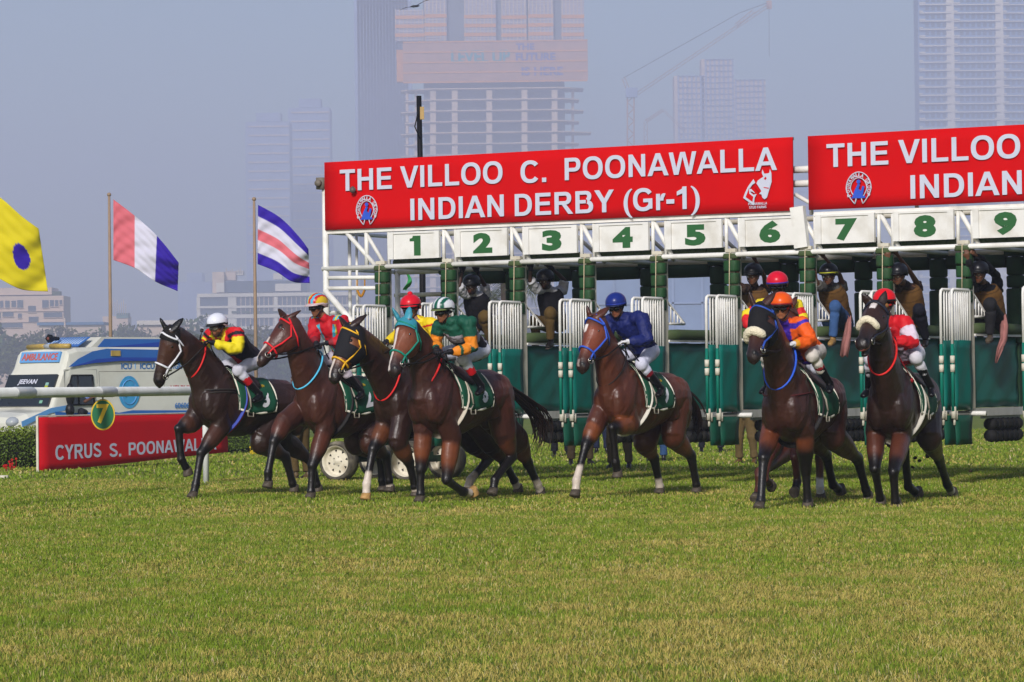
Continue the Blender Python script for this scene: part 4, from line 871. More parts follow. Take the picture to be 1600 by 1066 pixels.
def head_mesh(mb, c, f, u, s=1.0):
    f = f.normalized(); u = (u - f * u.dot(f)).normalized(); x = u.cross(f); Rm = Matrix((f, x, u)).transposed(); q = lambda a, b, d: c + f * (a * s) + x * (b * s) + u * (d * s)
    mb.ell(c + u * .03 * s, (.098 * s, .078 * s, .095 * s), Rm, 16, 10); mb.ell(q(.018, 0, -.04), (.070 * s, .062 * s, .075 * s), Rm, 14, 10); mb.ell(q(.055, 0, -.088), (.030 * s, .030 * s, .022 * s), Rm)
    mb.tube([q(.088, 0, .015), q(.110, 0, -.018), q(.098, 0, -.030)], [(.010, .010), (.016, .016), (.012, .016)], 8, ref=u)
    mb.ell(q(.086, 0, .030), (.014 * s, .055 * s, .011 * s), Rm)                                                    # brow
    mb.ell(q(.086, 0, -.050), (.011 * s, .024 * s, .007 * s), Rm); mb.ell(q(.083, 0, -.063), (.011 * s, .021 * s, .008 * s), Rm)    # lips
    for sg in (1, -1): mb.ell(q(-.005, sg * .078, -.012), (.020 * s, .010 * s, .030 * s), Rm); mb.ell(q(.06, sg * .045, -.02), (.022 * s, .02 * s, .018 * s), Rm)
    return q, x, Rm
def person(label, cat, J, o, group=None, loc=None):
    """J: joints in world space; o: clothing and colours"""
    g = lambda k: V(J[k]); s = o.get('s', 1.0); root = thing('person', label, cat, loc or V(g('pelvis').x, g('pelvis').y, o.get('z0', 0)), group)
    f = V(J['face']).normalized(); hu = V(J.get('headup', (0, 0, 1))); sl_, sr = g('shL'), g('shR'); sd = (sl_ - sr).normalized(); pel = g('pelvis'); sm_ = (sl_ + sr) / 2; hc = g('head')
    fwd = J.get('front'); spine = (sm_ - pel)
    fr_ = V(fwd) if fwd is not None else sd.cross(spine).normalized()
    neck = sm_ + spine.normalized() * .04
    arms = [('L', sl_, g('elL'), g('haL')), ('R', sr, g('elR'), g('haR'))]; legs = [('L', g('hipL'), g('knL'), g('anL'), g('toL')), ('R', g('hipR'), g('knR'), g('anR'), g('toR'))]
    bare = o.get('bare', False)
    # body: one continuous surface
    mb = MB(); mb.tube([pel - spine * .05, pel + spine * .3, pel + spine * .7, sm_, neck], [(.09, .13), (.085, .115), (.10, .145), (.07, .13), (.05, .055)], 14, ref=fr_)
    mb.tube([sm_, neck, hc - V(hu) * .05 - f * .02], [.055, .052, .052], 10); q, hx, Rm = head_mesh(mb, hc, f, hu, s)
    for k, a, b, c in arms:
        mb.tube([a, a.lerp(b, .5), b, b.lerp(c, .35), c], [.050, .044, .036, .036, .025], 8)
        d = (c - b).normalized(); hand_mesh(mb, c, d + V(J.get('hdir' + k, (0, 0, 0))), V(J.get('hup' + k, (0, 0, 1))), o.get('curl', .9), .95, 1 if k == 'L' else -1)
    for k, a, b, c, t in legs:
        mb.tube([pel.lerp(a, .6), a, a.lerp(b, .5), b, b.lerp(c, .3), c], [.09, .085, .068, .05, .046, .032], 8); mb.tube([c + V(0, 0, .02), c - V(0, 0, .03), c + (t - c).normalized() * .05 - V(0, 0, .052)], [.03, .032, .022], 8)
    v, fc, _ = remesh(mb, .0105, 3, .5); sk = np.array(lin(o.get('skin', SKIN))); col_ = np.tile(sk, (len(v), 1)) * (.85 + .3 * vnoise(v, 18.0, 3))[:, None]
    rel = (v - np.array(hc)); ff = rel @ np.array(f); xx = rel @ np.array(hx); zz = rel @ np.array(V(hu) - f * V(hu).dot(f)); onh = np.linalg.norm(rel, axis=1) < .17
    k = onh & (ff > .05) & (np.abs(xx) < .027) & (zz > -.072) & (zz < -.042); col_[k] = sk * .75 + np.array([.03, .0, .0])
    if o.get('beard'): k = onh & (ff > -.01) & (zz < -.045) & (np.abs(xx) < .075) & ~k; col_[k] = sk * .25
    if o.get('moustache'): k = onh & (ff > .07) & (zz < -.03) & (zz > -.045) & (np.abs(xx) < .035); col_[k] = sk * .2
    k = onh & (zz > .02) & (ff < .07) ; col_[k] = lin('#0c0a0a'); k = onh & (ff < -.03) & (zz > -.05); col_[k] = lin('#0c0a0a')
    mesh_obj('body', v, fc, skinm(), root, True, None, col_)
    for sg in (1, -1):
        m2 = MB(); m2.ell(q(.084, sg * .031, .008), (.010, .014, .009), Rm, 8, 6); obj('eye', m2, mat('eye_white', '#b8b0a6', .2), root)
    # jacket
    jk = o['jacket']; mb = MB(); bulk = o.get('bulk', 1.0); bk2 = 1 + (bulk - 1) * .6
    mb.tube([pel - spine * .06, pel + spine * .1, pel + spine * .35, pel + spine * .65, pel + spine * .88, sm_ + spine.normalized() * .015, neck],
        [(.115 * bulk, .155 * bk2), (.12 * bulk, .158 * bk2), (.115 * bulk, .15 * bk2), (.13 * bulk, .17 * bk2), (.12 * bulk, .17 * bk2), (.095 * bk2, .13 * bk2), (.064, .068)], 16, ref=fr_); mb.tube([sm_, neck, neck.lerp(hc - V(hu) * .06, .55)], [.075, .064, .058], 12)
    slv = jk.get('sleeve', 1.0)
    for k, a, b, c in arms:
        ins = a.lerp(sm_, .35)
        mb.ell(a.lerp(sm_, .12), (.08, .08, .075))
        if slv >= 1: mb.limb([ins, a, a.lerp(b, .45), b, b.lerp(c, .3), b.lerp(c, .75), b.lerp(c, .97)], [.08 * bk2, .084 * bk2, .076 * bk2, .066 * bk2, .066 * bk2, .056 * bk2, .042], 10)
        elif slv > 0: mb.limb([ins, a, a.lerp(b, slv)], [.08, .082, .075], 10)
        else: mb.tube([ins, a], [.075, .06], 10)
    A_ = {k: (np.array(a), np.array(b), np.array(c)) for k, a, b, c in arms}; P0 = np.array(pel); Sp = np.array(spine); Sd = np.array(sd); Fr = np.array(fr_)
    def jcol(v, col_):
        t = ((v - P0) @ Sp) / (Sp @ Sp); x = (v - P0) @ Sd; y = (v - P0) @ Fr; cen = P0 + t[:, None] * Sp
        dt = np.linalg.norm(v - cen - ((v - cen) @ Sd * .45)[:, None] * Sd, axis=1) - .10
        ar = np.zeros(len(v), dtype=int); at_ = np.zeros(len(v)); best = np.where(t > 1.05, dt + .3, dt)
        for n_, k in enumerate(('L', 'R')):
            a, b, c = A_[k]; d1, t1 = seg_dist(v, a, b); d2, t2 = seg_dist(v, b, c); d = np.minimum(d1, d2) - .06; tt = np.where(d1 < d2, t1, 1 + t2); kk = (d < best) & (tt > .001); best = np.where(kk, d, best); ar = np.where(kk, n_ + 1, ar); at_ = np.where(kk, tt, at_)
        return jk['fn'](col_, ar, at_, t, x, y)
    if jk.get('fn') is None:
        cc = np.array(lin(jk['col'])); jk = dict(jk); jk['fn'] = lambda col_, ar, at_, t, x, y: np.tile(cc, (len(col_), 1))
    cloth_obj('jacket' if jk.get('name') is None else jk['name'], mb, root, (silk() if o.get('silk') else cot()), jcol, .0125, 6, jk.get('wr', .026), 13.0)
    if 'vest' in o:
        mb = MB(); mb.tube([pel - spine * .02, pel + spine * .1, pel + spine * .35, pel + spine * .65, pel + spine * .86, sm_ + spine.normalized() * .0],
            [(.165, .205), (.168, .205), (.165, .20), (.172, .21), (.16, .205), (.13, .16)], 16, ref=fr_)
        vc = np.array(lin(o['vest']))
        def vcol(v, col_):
            t = ((v - P0) @ Sp) / (Sp @ Sp); seam = (np.abs((t * 4.2) % 1 - .5) > .455)[:, None]; return np.where(seam & o.get('quilt', True), vc * .55, vc)
        cloth_obj('vest', mb, root, cot(), vcol, .0145, 3, .014, 12.0)
    # trousers
    br = o['trousers']; mb = MB(); fit = o.get('fit', 1.0); end = o.get('tend', .95)
    mb.ell(pel - spine.normalized() * .02, (.13 * fit, .16, .13), Matrix((fr_, sd, fr_.cross(sd))).transposed())
    for k, a, b, c, t in legs: mb.tube([pel.lerp(a, .7), a, a.lerp(b, .5), b, b.lerp(c, .25), b.lerp(c, .6 * end), b.lerp(c, end)], [.11 * fit, .108 * fit, .09 * fit, .070 * fit, .066 * fit, .058 * fit, o.get('hem', .052 * fit)], 12)
    for k, a, b, c, t in legs: mb.ell(b, (.082 * fit, .08 * fit, .085 * fit))
    cloth_obj('breeches' if o.get('silk') else 'trousers', mb, root, cot(), None, .014, 3, .013, 12.0, br)
    # boots and shoes
    for k, a, b, c, t in legs:
        d = (t - c).normalized(); mb = MB(); bt = o.get('boot')
        if bt:
            top = b.lerp(c, .22); mb.tube([top, b.lerp(c, .4), b.lerp(c, .7), c + V(0, 0, .0)], [.062, .060, .048, .043], 12)
        mb.tube([c - d * .045 + V(0, 0, -.055), c - d * .02 - V(0, 0, .045), c + d * .06 - V(0, 0, .045), c + d * .13 - V(0, 0, .055), c + d * .165 - V(0, 0, .06)], [(.035, .036), (.052, .040), (.045, .044), (.034, .044), (.02, .03)], 10, ref=V(0, 0, 1))
        mb.tube([c - d * .02 - V(0, 0, .05), c + V(0, 0, .03)], [.045, .042], 10)
        bc = np.array(lin(bt['col'] if bt else o.get('shoe', '#1a1614'))); bb = np.array(lin(bt['band'])) if bt and bt.get('band') else None
        def bcol(v, col_):
            _, tt = seg_dist(v, b, c); out = np.tile(bc, (len(v), 1))
            if bb is not None: out = np.where((tt < bt.get('bandt', .5))[:, None], bb, out)
            return out
        cloth_obj('boot' if bt else 'shoe', mb, root, mat('boot_leather', attr=True, rough=.38, noise_amt=.1, scale=12), bcol, .012, 2, .006, 12.0)
        if not bt:
            m2 = MB(); m2.tube([c - d * .06 + V(0, 0, -.085), c + d * .05 - V(0, 0, .085), c + d * .17 - V(0, 0, .08)], [(.012, .04), (.012, .045), (.012, .03)], 10, ref=V(0, 0, 1)); obj('sole', m2, mat('pale_sole', o.get('solec', '#3a352f'), .8), root)
    # gloves
    if o.get('glove'):
        for k, a, b, c in arms:
            m2 = MB(); d = (c - b).normalized(); hand_mesh(m2, c, d + V(J.get('hdir' + k, (0, 0, 0))), V(J.get('hup' + k, (0, 0, 1))), o.get('curl', .9), 1.12, 1 if k == 'L' else -1); m2.tube([c - d * .035, c + d * .03], [.036, .033], 10); obj('glove', m2, o['glove'], root)
    # helmet
    he = o.get('helmet')
    if he:
        vs, fs, cols = [], [], []; nu, nv = 48, 16; cc = hc + q(-.006, 0, .082) - hc; rx, ry, rz = .146, .128, .118
        hf = f; u2 = (V(hu) - f * V(hu).dot(f)).normalized()
        for j in range(nv + 1):
            b_ = R(-16) + (PI / 2 - R(-16)) * j / nv
            for i in range(nu):
                a_ = 2 * PI * i / nu; low = 1.0; vs.append(cc + hf * (rx * math.cos(b_) * math.cos(a_)) + hx * (ry * math.cos(b_) * math.sin(a_)) + u2 * (rz * math.sin(b_) * ((1.0 + 1.3 * min(1, max(0, .25 - math.cos(a_)) * 1.6)) if b_ < 0 else 1.0)))
                lat = math.cos(b_) * math.sin(a_); cols.append(lin(he['fn'](lat, b_, a_) if he.get('fn') else he['col']))
        for j in range(nv):
            for i in range(nu): fs.append((j * nu + i, j * nu + (i + 1) % nu, (j + 1) * nu + (i + 1) % nu, (j + 1) * nu + i))
        ho = mesh_obj('helmet', vs, fs, mat('helmet_cover', attr=True, rough=he.get('rough', .6), noise_amt=.06, scale=10, spec=.25), root, True, None, np.array(cols))
        md = ho.modifiers.new('t', 'SOLIDIFY'); md.thickness = .008; md.offset = 0
        if he.get('peak', True):
            G = []
            for i in range(13):
                a_ = R(-62) + R(124) * i / 12; e = V(0, 0, 0); p0 = cc + hf * (rx * .97 * math.cos(a_)) + hx * (ry * .99 * math.sin(a_)) - u2 * .022; ext = .055 * math.cos(a_ * 1.25); G.append([p0, p0 + hf * ext * .5 - u2 * .006, p0 + hf * ext - u2 * .016])
            m2 = MB(); m2.grid(G, .006); obj('peak', m2, mat('peak_' + he.get('peakcol', '#15151a'), he.get('peakcol', '#15151a'), .5), ho)
        m2 = MB(); m2.tube([cc + hf * (rx * 1.0 * math.cos(a_)) + hx * (ry * 1.0 * math.sin(a_)) - u2 * (.016 if math.cos(a_) > 0 else .03) for a_ in np.linspace(0, 2 * PI, 33)[:-1]], [(.017, .007)] * 32, 6, closed=True); obj('helmet_band', m2, mat('band_' + he.get('band', '#15151a'), he.get('band', '#15151a'), .5), ho)
        if he.get('pompom'): m2 = MB(); m2.ell(cc + u2 * .128 - f * .01, (.034, .034, .03)); obj('pompom', m2, mat('pompom_' + he['col'], he['col'], .9, bump=.5), ho)
        for sg in (1, -1): m2 = MB(); m2.tube([cc + hx * (sg * .112) - u2 * .03, q(.03, sg * .075, -.05), q(.05, sg * .03, -.105)], .008, 5); obj('chin_strap', m2, glovem, ho)
    if o.get('goggles'):
        gc, lc = o['goggles']; m2 = MB(); pts = []
        for sg in (1, -1):
            pts_ = [q(.119 - .034 * ((b_ * .036 + .034) / .075) ** 2, sg * (.035 + b_ * .036), .008 + a_ * .027) for a_, b_ in [(math.sin(t), math.cos(t)) for t in np.linspace(0, 2 * PI, 19)[:-1]]]
            c0 = sum(pts_, V(0, 0, 0)) / 18 + f * .008; k0 = len(m2.v); m2.add(pts_ + [c0] + [p_ - f * .02 for p_ in pts_], [(i, (i + 1) % 18, 18) for i in range(18)] + [((i + 1) % 18, i, 19 + i, 19 + (i + 1) % 18) for i in range(18)])
        go_ = obj('goggles', m2, mat('lens_' + lc, lc, .12, 0, 4, spec=.8), root)
        m2 = MB(); m2.tube([q(.06 - .09 * abs(t) * .9, .085 * math.sin(t * 1.57) * 1.0, .012) if True else 0 for t in np.linspace(-1, 1, 3)], .004, 4); m2.tube([q(.108 * math.cos(a_) - .002, .094 * math.sin(a_), .012) for a_ in np.linspace(R(52), R(308), 22)], [(.014, .005)] * 22, 5, ref=hu if isinstance(hu, Vector) else V(hu)); obj('goggle_strap', m2, mat('strapg_' + gc, gc, .5), go_)
    return root
def lerp3(a, b, k): return a + (b - a) * k
# ---------------- jockeys: joints from the horse they ride
def jockey(H, label, c, o):
    pf = H.pf; s = H.s; J = {}
    g = lambda k, fwd: pf(c[k][0], c[k][1], fwd)
    J['head'] = g('head', c.get('fh', .36)); J['shL'] = g('shL', c.get('fs', .18)); J['shR'] = g('shR', c.get('fs', .18) + c.get('twist', 0)); J['elL'] = g('elL', c.get('fe', .16)); J['elR'] = g('elR', c.get('fe', .16)); J['haL'] = g('haL', c.get('fha', .42)); J['haR'] = g('haR', c.get('fha', .42))
    J['pelvis'] = g('pel', c.get('fp', -.34)); l = H.l; pv = J['pelvis']; J['hipL'] = pv + l * .10; J['hipR'] = pv - l * .10
    J['knL'] = g('knL', c.get('fk', .06)); J['anL'] = g('anL', c.get('fa', -.20))
    for k_, mn in (('knL', .27), ('anL', .375)):
        p_ = J[k_] - H.W; lt_ = p_.dot(l)
        if lt_ < mn: J[k_] = J[k_] + l * (mn - lt_)
        elif lt_ > mn + .10: J[k_] = J[k_] - l * (lt_ - mn - .10)
    J["toL"] = J['anL'] + H.h * .13 + l * .03 - V(0, 0, .03)
    for k in ('kn', 'an', 'to'):
        p = J[k + 'L'] - H.W; J[k + 'R'] = H.W + p - l * (2 * p.dot(l))
    a = R(c['face'] + 12); J['face'] = V(-math.cos(a), -math.sin(a), c.get('tilt', -.15) * .6); J['front'] = (H.h * .75 - V(0, 0, .75)).normalized(); J['hupL'] = J['hupR'] = V(0, 0, 1); J['headup'] = V(0, 0, 1) + H.h * .15
    for k in ('L', 'R'):                                     # arm lengths kept human
        a_, e_, h_ = J['sh' + k], J['el' + k], J['ha' + k]
        if (e_ - a_).length > .34: J['el' + k] = a_ + (e_ - a_).normalized() * .34
        if (h_ - J['el' + k]).length > .36 and not c.get('free'): J['ha' + k] = h_
    o = dict(o); o['silk'] = True; o.setdefault('bulk', 1.3); o.setdefault('fit', 1.04); o.setdefault('tend', .55); o.setdefault('curl', 1.3)
    r = person(label, 'jockey', J, o, 'jockeys riding out of the gate', loc=V(pv.x, pv.y, 0))
    # reins
    m2 = MB()
    for sg, k in ((0, 'L'), (1, 'R')):
        b_ = H.bit[sg]; h_ = J['ha' + k] + (J['ha' + k] - J['el' + k]).normalized() * .06; md = b_.lerp(h_, .5) - V(0, 0, .05); m2.tube([b_, b_.lerp(md, .5) - V(0, 0, .008), md, md.lerp(h_, .5) - V(0, 0, .0), h_], [(.012, .005)] * 5, 5)
        m2.tube([h_, h_ - V(0, 0, .12) - H.h * .05, h_ - V(0, 0, .2) - H.h * .12], [(.010, .005)] * 3, 5)
    obj('reins', m2, c.get('reinm', leath), H.root)
    return r, J
C3 = lambda x: np.array(lin(x))
def setc(col_, mask, c): col_[mask] = C3(c)
def j1(c, ar, t, s, x, y):
    setc(c, ar == 0, '#11131f'); setc(c, (ar == 0) & (s > .97), '#c01820'); setc(c, (ar == 0) & (np.abs(np.abs(x) - .09) < .025) & (s > .7), '#c9b416'); setc(c, (ar == 0) & (np.abs(np.abs(x) - .02) < .05) & (s < .55) & (s > .2) & (y > 0), '#b01820')
    setc(c, ar > 0, '#d6c416'); setc(c, (ar > 0) & (t < .30), '#c01820'); setc(c, (ar > 0) & (t < .20), '#11131f'); return c
def j2(c, ar, t, s, x, y):
    setc(c, t >= 0, '#b3121f'); k = np.abs(x) - (.03 + .13 * s)
    for lo, hi, cc in ((-.055, -.02, '#38a3c0'), (-.02, .015, '#cdb92a'), (.015, .05, '#38a3c0')): setc(c, (ar == 0) & (k > lo) & (k < hi) & (y > -.09), cc)
    setc(c, (ar > 0) & (t > 1.75), '#7b1a24'); return c
def j3(c, ar, t, s, x, y):
    setc(c, t >= 0, '#d9bd18'); setc(c, (np.abs(np.abs(x) - .125) < .028) & (ar == 0), '#c2181e'); setc(c, (ar > 0) & (t < .10), '#c2181e'); return c
def j4(c, ar, t, s, x, y):
    setc(c, t >= 0, '#0c4a38'); setc(c, (ar == 0) & (s < .90) & (s > .70), '#9b97a0'); setc(c, (ar == 0) & (s < .70) & (s > .56), '#0d1d1a'); setc(c, (ar == 0) & (s < .56) & (s > .40), '#8d8a94'); setc(c, (ar == 0) & (s < .4), '#15181c')
    for lo, hi in ((.55, 1.0), (1.15, 1.5), (1.62, 1.9)): setc(c, (ar > 0) & (t > lo) & (t < hi), '#d8801c')
    setc(c, (ar == 0) & (y < -.05) & (s < .5) & (np.sin(s * 40) * np.sin(x * 60) > 0), '#a8a8b0'); return c
def j5(c, ar, t, s, x, y): setc(c, t >= 0, '#101c58'); return c
def j6(c, ar, t, s, x, y):
    setc(c, t >= 0, '#d9560f'); setc(c, (ar == 0) & (x < -.03), '#3a1d8a'); setc(c, (ar > 0) & (t < .16), '#3a24a0'); setc(c, (ar == 2), '#3a1d8a'); setc(c, (ar == 0) & (s < .08), '#3a1d8a'); setc(c, (ar > 0) & (t > 1.8), '#c98a20'); return c
def j7(c, ar, t, s, x, y):
    setc(c, t >= 0, '#3a1c78'); 
    for lo, hi, cc in ((.0, .28, '#d6c01a'), (.28, .62, '#c41a22'), (.62, 1.2, '#d6c01a'), (1.2, 2.1, '#c41a22')): setc(c, (ar > 0) & (t >= lo) & (t < hi), cc)
    setc(c, (ar == 0) & (np.abs(x) > .13), '#d6c01a'); return c
def j8(c, ar, t, s, x, y):
    setc(c, t >= 0, '#c41420'); setc(c, (ar == 0) & (np.abs(x) < .02 + .16 * np.abs(s - .42)) & (s < .80), '#c9b2c6'); setc(c, (ar == 0) & (s < .42) & (s > .1), '#c2b0c2'); setc(c, (ar == 0) & (s <= .1), '#c41420'); setc(c, (ar > 0) & (t > .3) & (t < .92) , '#cbbccb'); setc(c, (ar > 0) & (np.abs(t - .12) < .1), '#c41420'); return c
def h2f(lat, b, a):
    if b < R(-8): return '#b9a5a5'
    k = int((lat + 1) / 2 * 8.99); return ('#b81a24', '#c9a820', '#b81a24', '#3aa6c2', '#c9a820', '#b81a24', '#3aa6c2', '#b81a24', '#c9a820')[k]
def h4f(lat, b, a):
    k = int((lat + 1) / 2 * 6.99); return '#0c5240' if k % 2 else '#c9ccd0'
JK = [
 ('h1', 'jockey in white helmet crouching on the leftmost horse, yellow sleeves on black and red silks', dict(head=(340, 513), shL=(371, 521), shR=(330, 523), elL=(373, 547), elR=(318, 545), haL=(334, 536), haR=(312, 538), pel=(393, 563), knL=(370, 579), anL=(404, 616), face=42, tilt=-.25, fh=.30, fha=.48, fe=.22, fa=-.22),
   dict(jacket=dict(fn=j1), trousers='#b9bac6', helmet=dict(col='#cfd2dc', band='#1a1a22', peakcol='#16161c', rough=.3), goggles=('#222226', '#6a6458'), boot=dict(col='#0b0b0e', band='#a8141c', bandt=.55), glove=glovem, beard=1, skin='#8a5a40')),
 ('h2', 'jockey in red, yellow and light blue striped cap on the red bridled horse', dict(head=(496, 482), shL=(535, 503), shR=(492, 503), elL=(541, 530), elR=(490, 525), haL=(512, 536), haR=(494, 536), pel=(545, 552), knL=(520, 577), anL=(548, 612), face=28, tilt=-.2, fh=.22, fs=.08, fha=.36),
   dict(jacket=dict(fn=j2), trousers='#b3a9b4', helmet=dict(fn=h2f, band='#b9a5a5', peakcol='#b8a4a8'), goggles=('#101012', '#08080a'), boot=dict(col='#0b0b0e'), glove=glovem, skin='#7a4e36')),
 ('h3', 'jockey in red bobble cap and yellow silks, half hidden by the teal bonneted horse', dict(head=(642, 485), shL=(678, 506), shR=(637, 506), elL=(684, 536), elR=(622, 526), haL=(628, 540), haR=(604, 534), pel=(676, 552), knL=(660, 575), anL=(684, 608), face=62, tilt=-.1, fh=.25, fha=.45),
   dict(jacket=dict(fn=j3), trousers='#b9bac4', helmet=dict(col='#c41426', band='#101014', peakcol='#c41426', pompom=1), goggles=('#8a2418', '#2a120c'), boot=dict(col='#0b0b0e'), glove=glovem, skin='#7a4e36')),
 ('h4', 'jockey in green and white striped helmet with orange and green sleeves', dict(head=(693, 490), shL=(733, 503), shR=(687, 508), elL=(738, 545), elR=(680, 535), haL=(703, 550), haR=(682, 545), pel=(744, 547), knL=(724, 560), anL=(752, 604), face=38, tilt=-.15, fh=.25, fha=.42, fe=.16, fk=.10),
   dict(jacket=dict(fn=j4), trousers='#b3b6c2', helmet=dict(fn=h4f, band='#1c2a1c', peakcol='#5e6a38'), goggles=('#15151a', '#08080a'), boot=dict(col='#0b0b0e', band='#c01420', bandt=.52), glove=glovem, skin='#7a4e36')),
 ('h5', 'jockey dressed in plain dark blue silks and matching blue cap', dict(head=(963, 482), shL=(1003, 497), shR=(953, 500), elL=(1012, 533), elR=(948, 530), haL=(982, 534), haR=(955, 538), pel=(1008, 548), knL=(999, 569), anL=(1029, 607), face=58, tilt=-.3, fh=.22, fs=.10, fha=.36, fe=.18, fk=.10),
   dict(jacket=dict(fn=j5), trousers='#bfc1d2', helmet=dict(col='#15266e', band='#1a2f86', peakcol='#101a3c'), goggles=('#15151a', '#0a0808'), boot=dict(col='#0b0b0e', band='#6e1420', bandt=.42), glove=glovew, skin='#8a563c')),
 ('h6', 'jockey in orange silks and orange cap beside the black hooded head', dict(head=(1221, 484), shL=(1253, 506), shR=(1213, 510), elL=(1268, 533), elR=(1212, 535), haL=(1240, 538), haR=(1222, 542), pel=(1265, 550), knL=(1257, 556), anL=(1290, 600), face=64, tilt=-.1, fh=.30, fs=.15, fha=.42, fe=.2, fk=.12),
   dict(jacket=dict(fn=j6), trousers='#c2bcb4', helmet=dict(col='#d9520c', band='#8a1a18', peakcol='#1a1412'), goggles=('#a8161c', '#14080a'), boot=dict(col='#0b0b0e', band='#8a1420', bandt=.42), glove=glovew, skin='#9a6242')),
 ('h7', 'jockey in crimson cap with yellow, red and purple sleeves, behind the orange rider', dict(head=(1215, 450), shL=(1243, 478), shR=(1188, 478), elL=(1256, 505), elR=(1168, 495), haL=(1236, 528), haR=(1172, 512), pel=(1238, 548), knL=(1244, 575), anL=(1262, 605), face=70, tilt=-.2, fh=.25, fs=.1, fha=.3, fe=.15),
   dict(jacket=dict(fn=j7), trousers='#b3b6c2', helmet=dict(col='#c4122c', band='#3c2a8a', peakcol='#1a1012'), goggles=('#15151a', '#0a0808'), boot=dict(col='#0b0b0e'), glove=glovem, skin='#3a2419')),
 ('h8', 'jockey in bright red helmet with red and white silks, rightmost rider', dict(head=(1382, 478), shL=(1413, 503), shR=(1373, 510), elL=(1428, 537), elR=(1372, 532), haL=(1396, 531), haR=(1380, 536), pel=(1419, 553), knL=(1406, 560), anL=(1431, 606), face=58, tilt=-.1, fh=.25, fs=.12, fha=.40, fe=.2, fk=.12),
   dict(jacket=dict(fn=j8), trousers='#c2c0c8', helmet=dict(col='#d0121c', band='#141014', peakcol='#141014', peak=False), goggles=('#b81c1c', '#8a5a28'), boot=dict(col='#0b0b0e'), glove=glovem, skin='#5a3a2a'))]
JJ = {}
if not globals().get('NOHORSE'):
    for hk, lb, c_, o_ in JK: JJ[hk] = jockey(HORSES[hk], lb, c_, o_)
    def whip(hk, k, d, L, label, m):
        r, J = JJ[hk]; p = J['ha' + k] + (J['ha' + k] - J['el' + k]).normalized() * .06; d = d.normalized(); mb = MB(); mb.tube([p - d * .12, p - d * .10, p + d * .08, p + d * .10, p + d * L * .6, p + d * L], [.012, .013, .012, .008, .007, .005], 7); mb.tube([p + d * L, p + d * (L + .05)], [(.02, .004), (.024, .004)], 6)
        single('whip', mb, m, label, 'whip', 'riding whips held by jockeys')
    h = HORSES['h1']; whip('h1', 'R', V(.12, .2, .6), .16, 'black whip pointing up above the white bridled horse, in a black glove', leath)
    h = HORSES['h5']; whip('h5', 'L', -h.h * .7 + h.l * .25 - V(0, 0, .75), .50, 'dark whip slanting down across the white breeches of the blue rider', leath)
    h = HORSES['h8']; whip('h8', 'L', -h.h * .4 + h.l * .35 - V(0, 0, .8), .55, 'red and black whip slanting down beside the red and white rider', mat('red_whip', '#8a141c', .5))
# ------------------------------------------------------------------ handlers sitting in the stalls
def handler(label, i, v, px, o, hide=()):
    up_ = i * W + .06; J = {}
    dep = dict(pelvis=.0, shL=.06, shR=-.02, head=.08, elL=.10, elR=.0, haL=.08, haR=.02, hipL=.06, hipR=-.06, knL=.24, knR=-.12, anL=.20, anR=-.16, toL=.26, toR=-.1)
    for k, p in px.items(): J[k] = plane(p[0], p[1], gw(up_ + dep[k], 0, 0), GU)
    J['face'] = V(*o.pop('facev', (-.5, -.85, -.1))); J['front'] = V(-.45, -.85, -.1); J['hupL'] = J['hupR'] = V(0, -1, .2)
    o.setdefault('fit', 1.22)
    return person(label, 'gate handler', J, o, 'handlers sitting on the stall partitions')
VEST = '#5a3f1c'; BH = dict(col='#15161c', band='#0c0c10', peakcol='#0e0e12', rough=.8)
def vr(c): return dict(col=c)
def seatpx(cx, y0=511, dx=0):
    return dict(pelvis=(cx, y0 - 8), hipL=(cx + 9, y0 - 6), hipR=(cx - 9, y0 - 6))
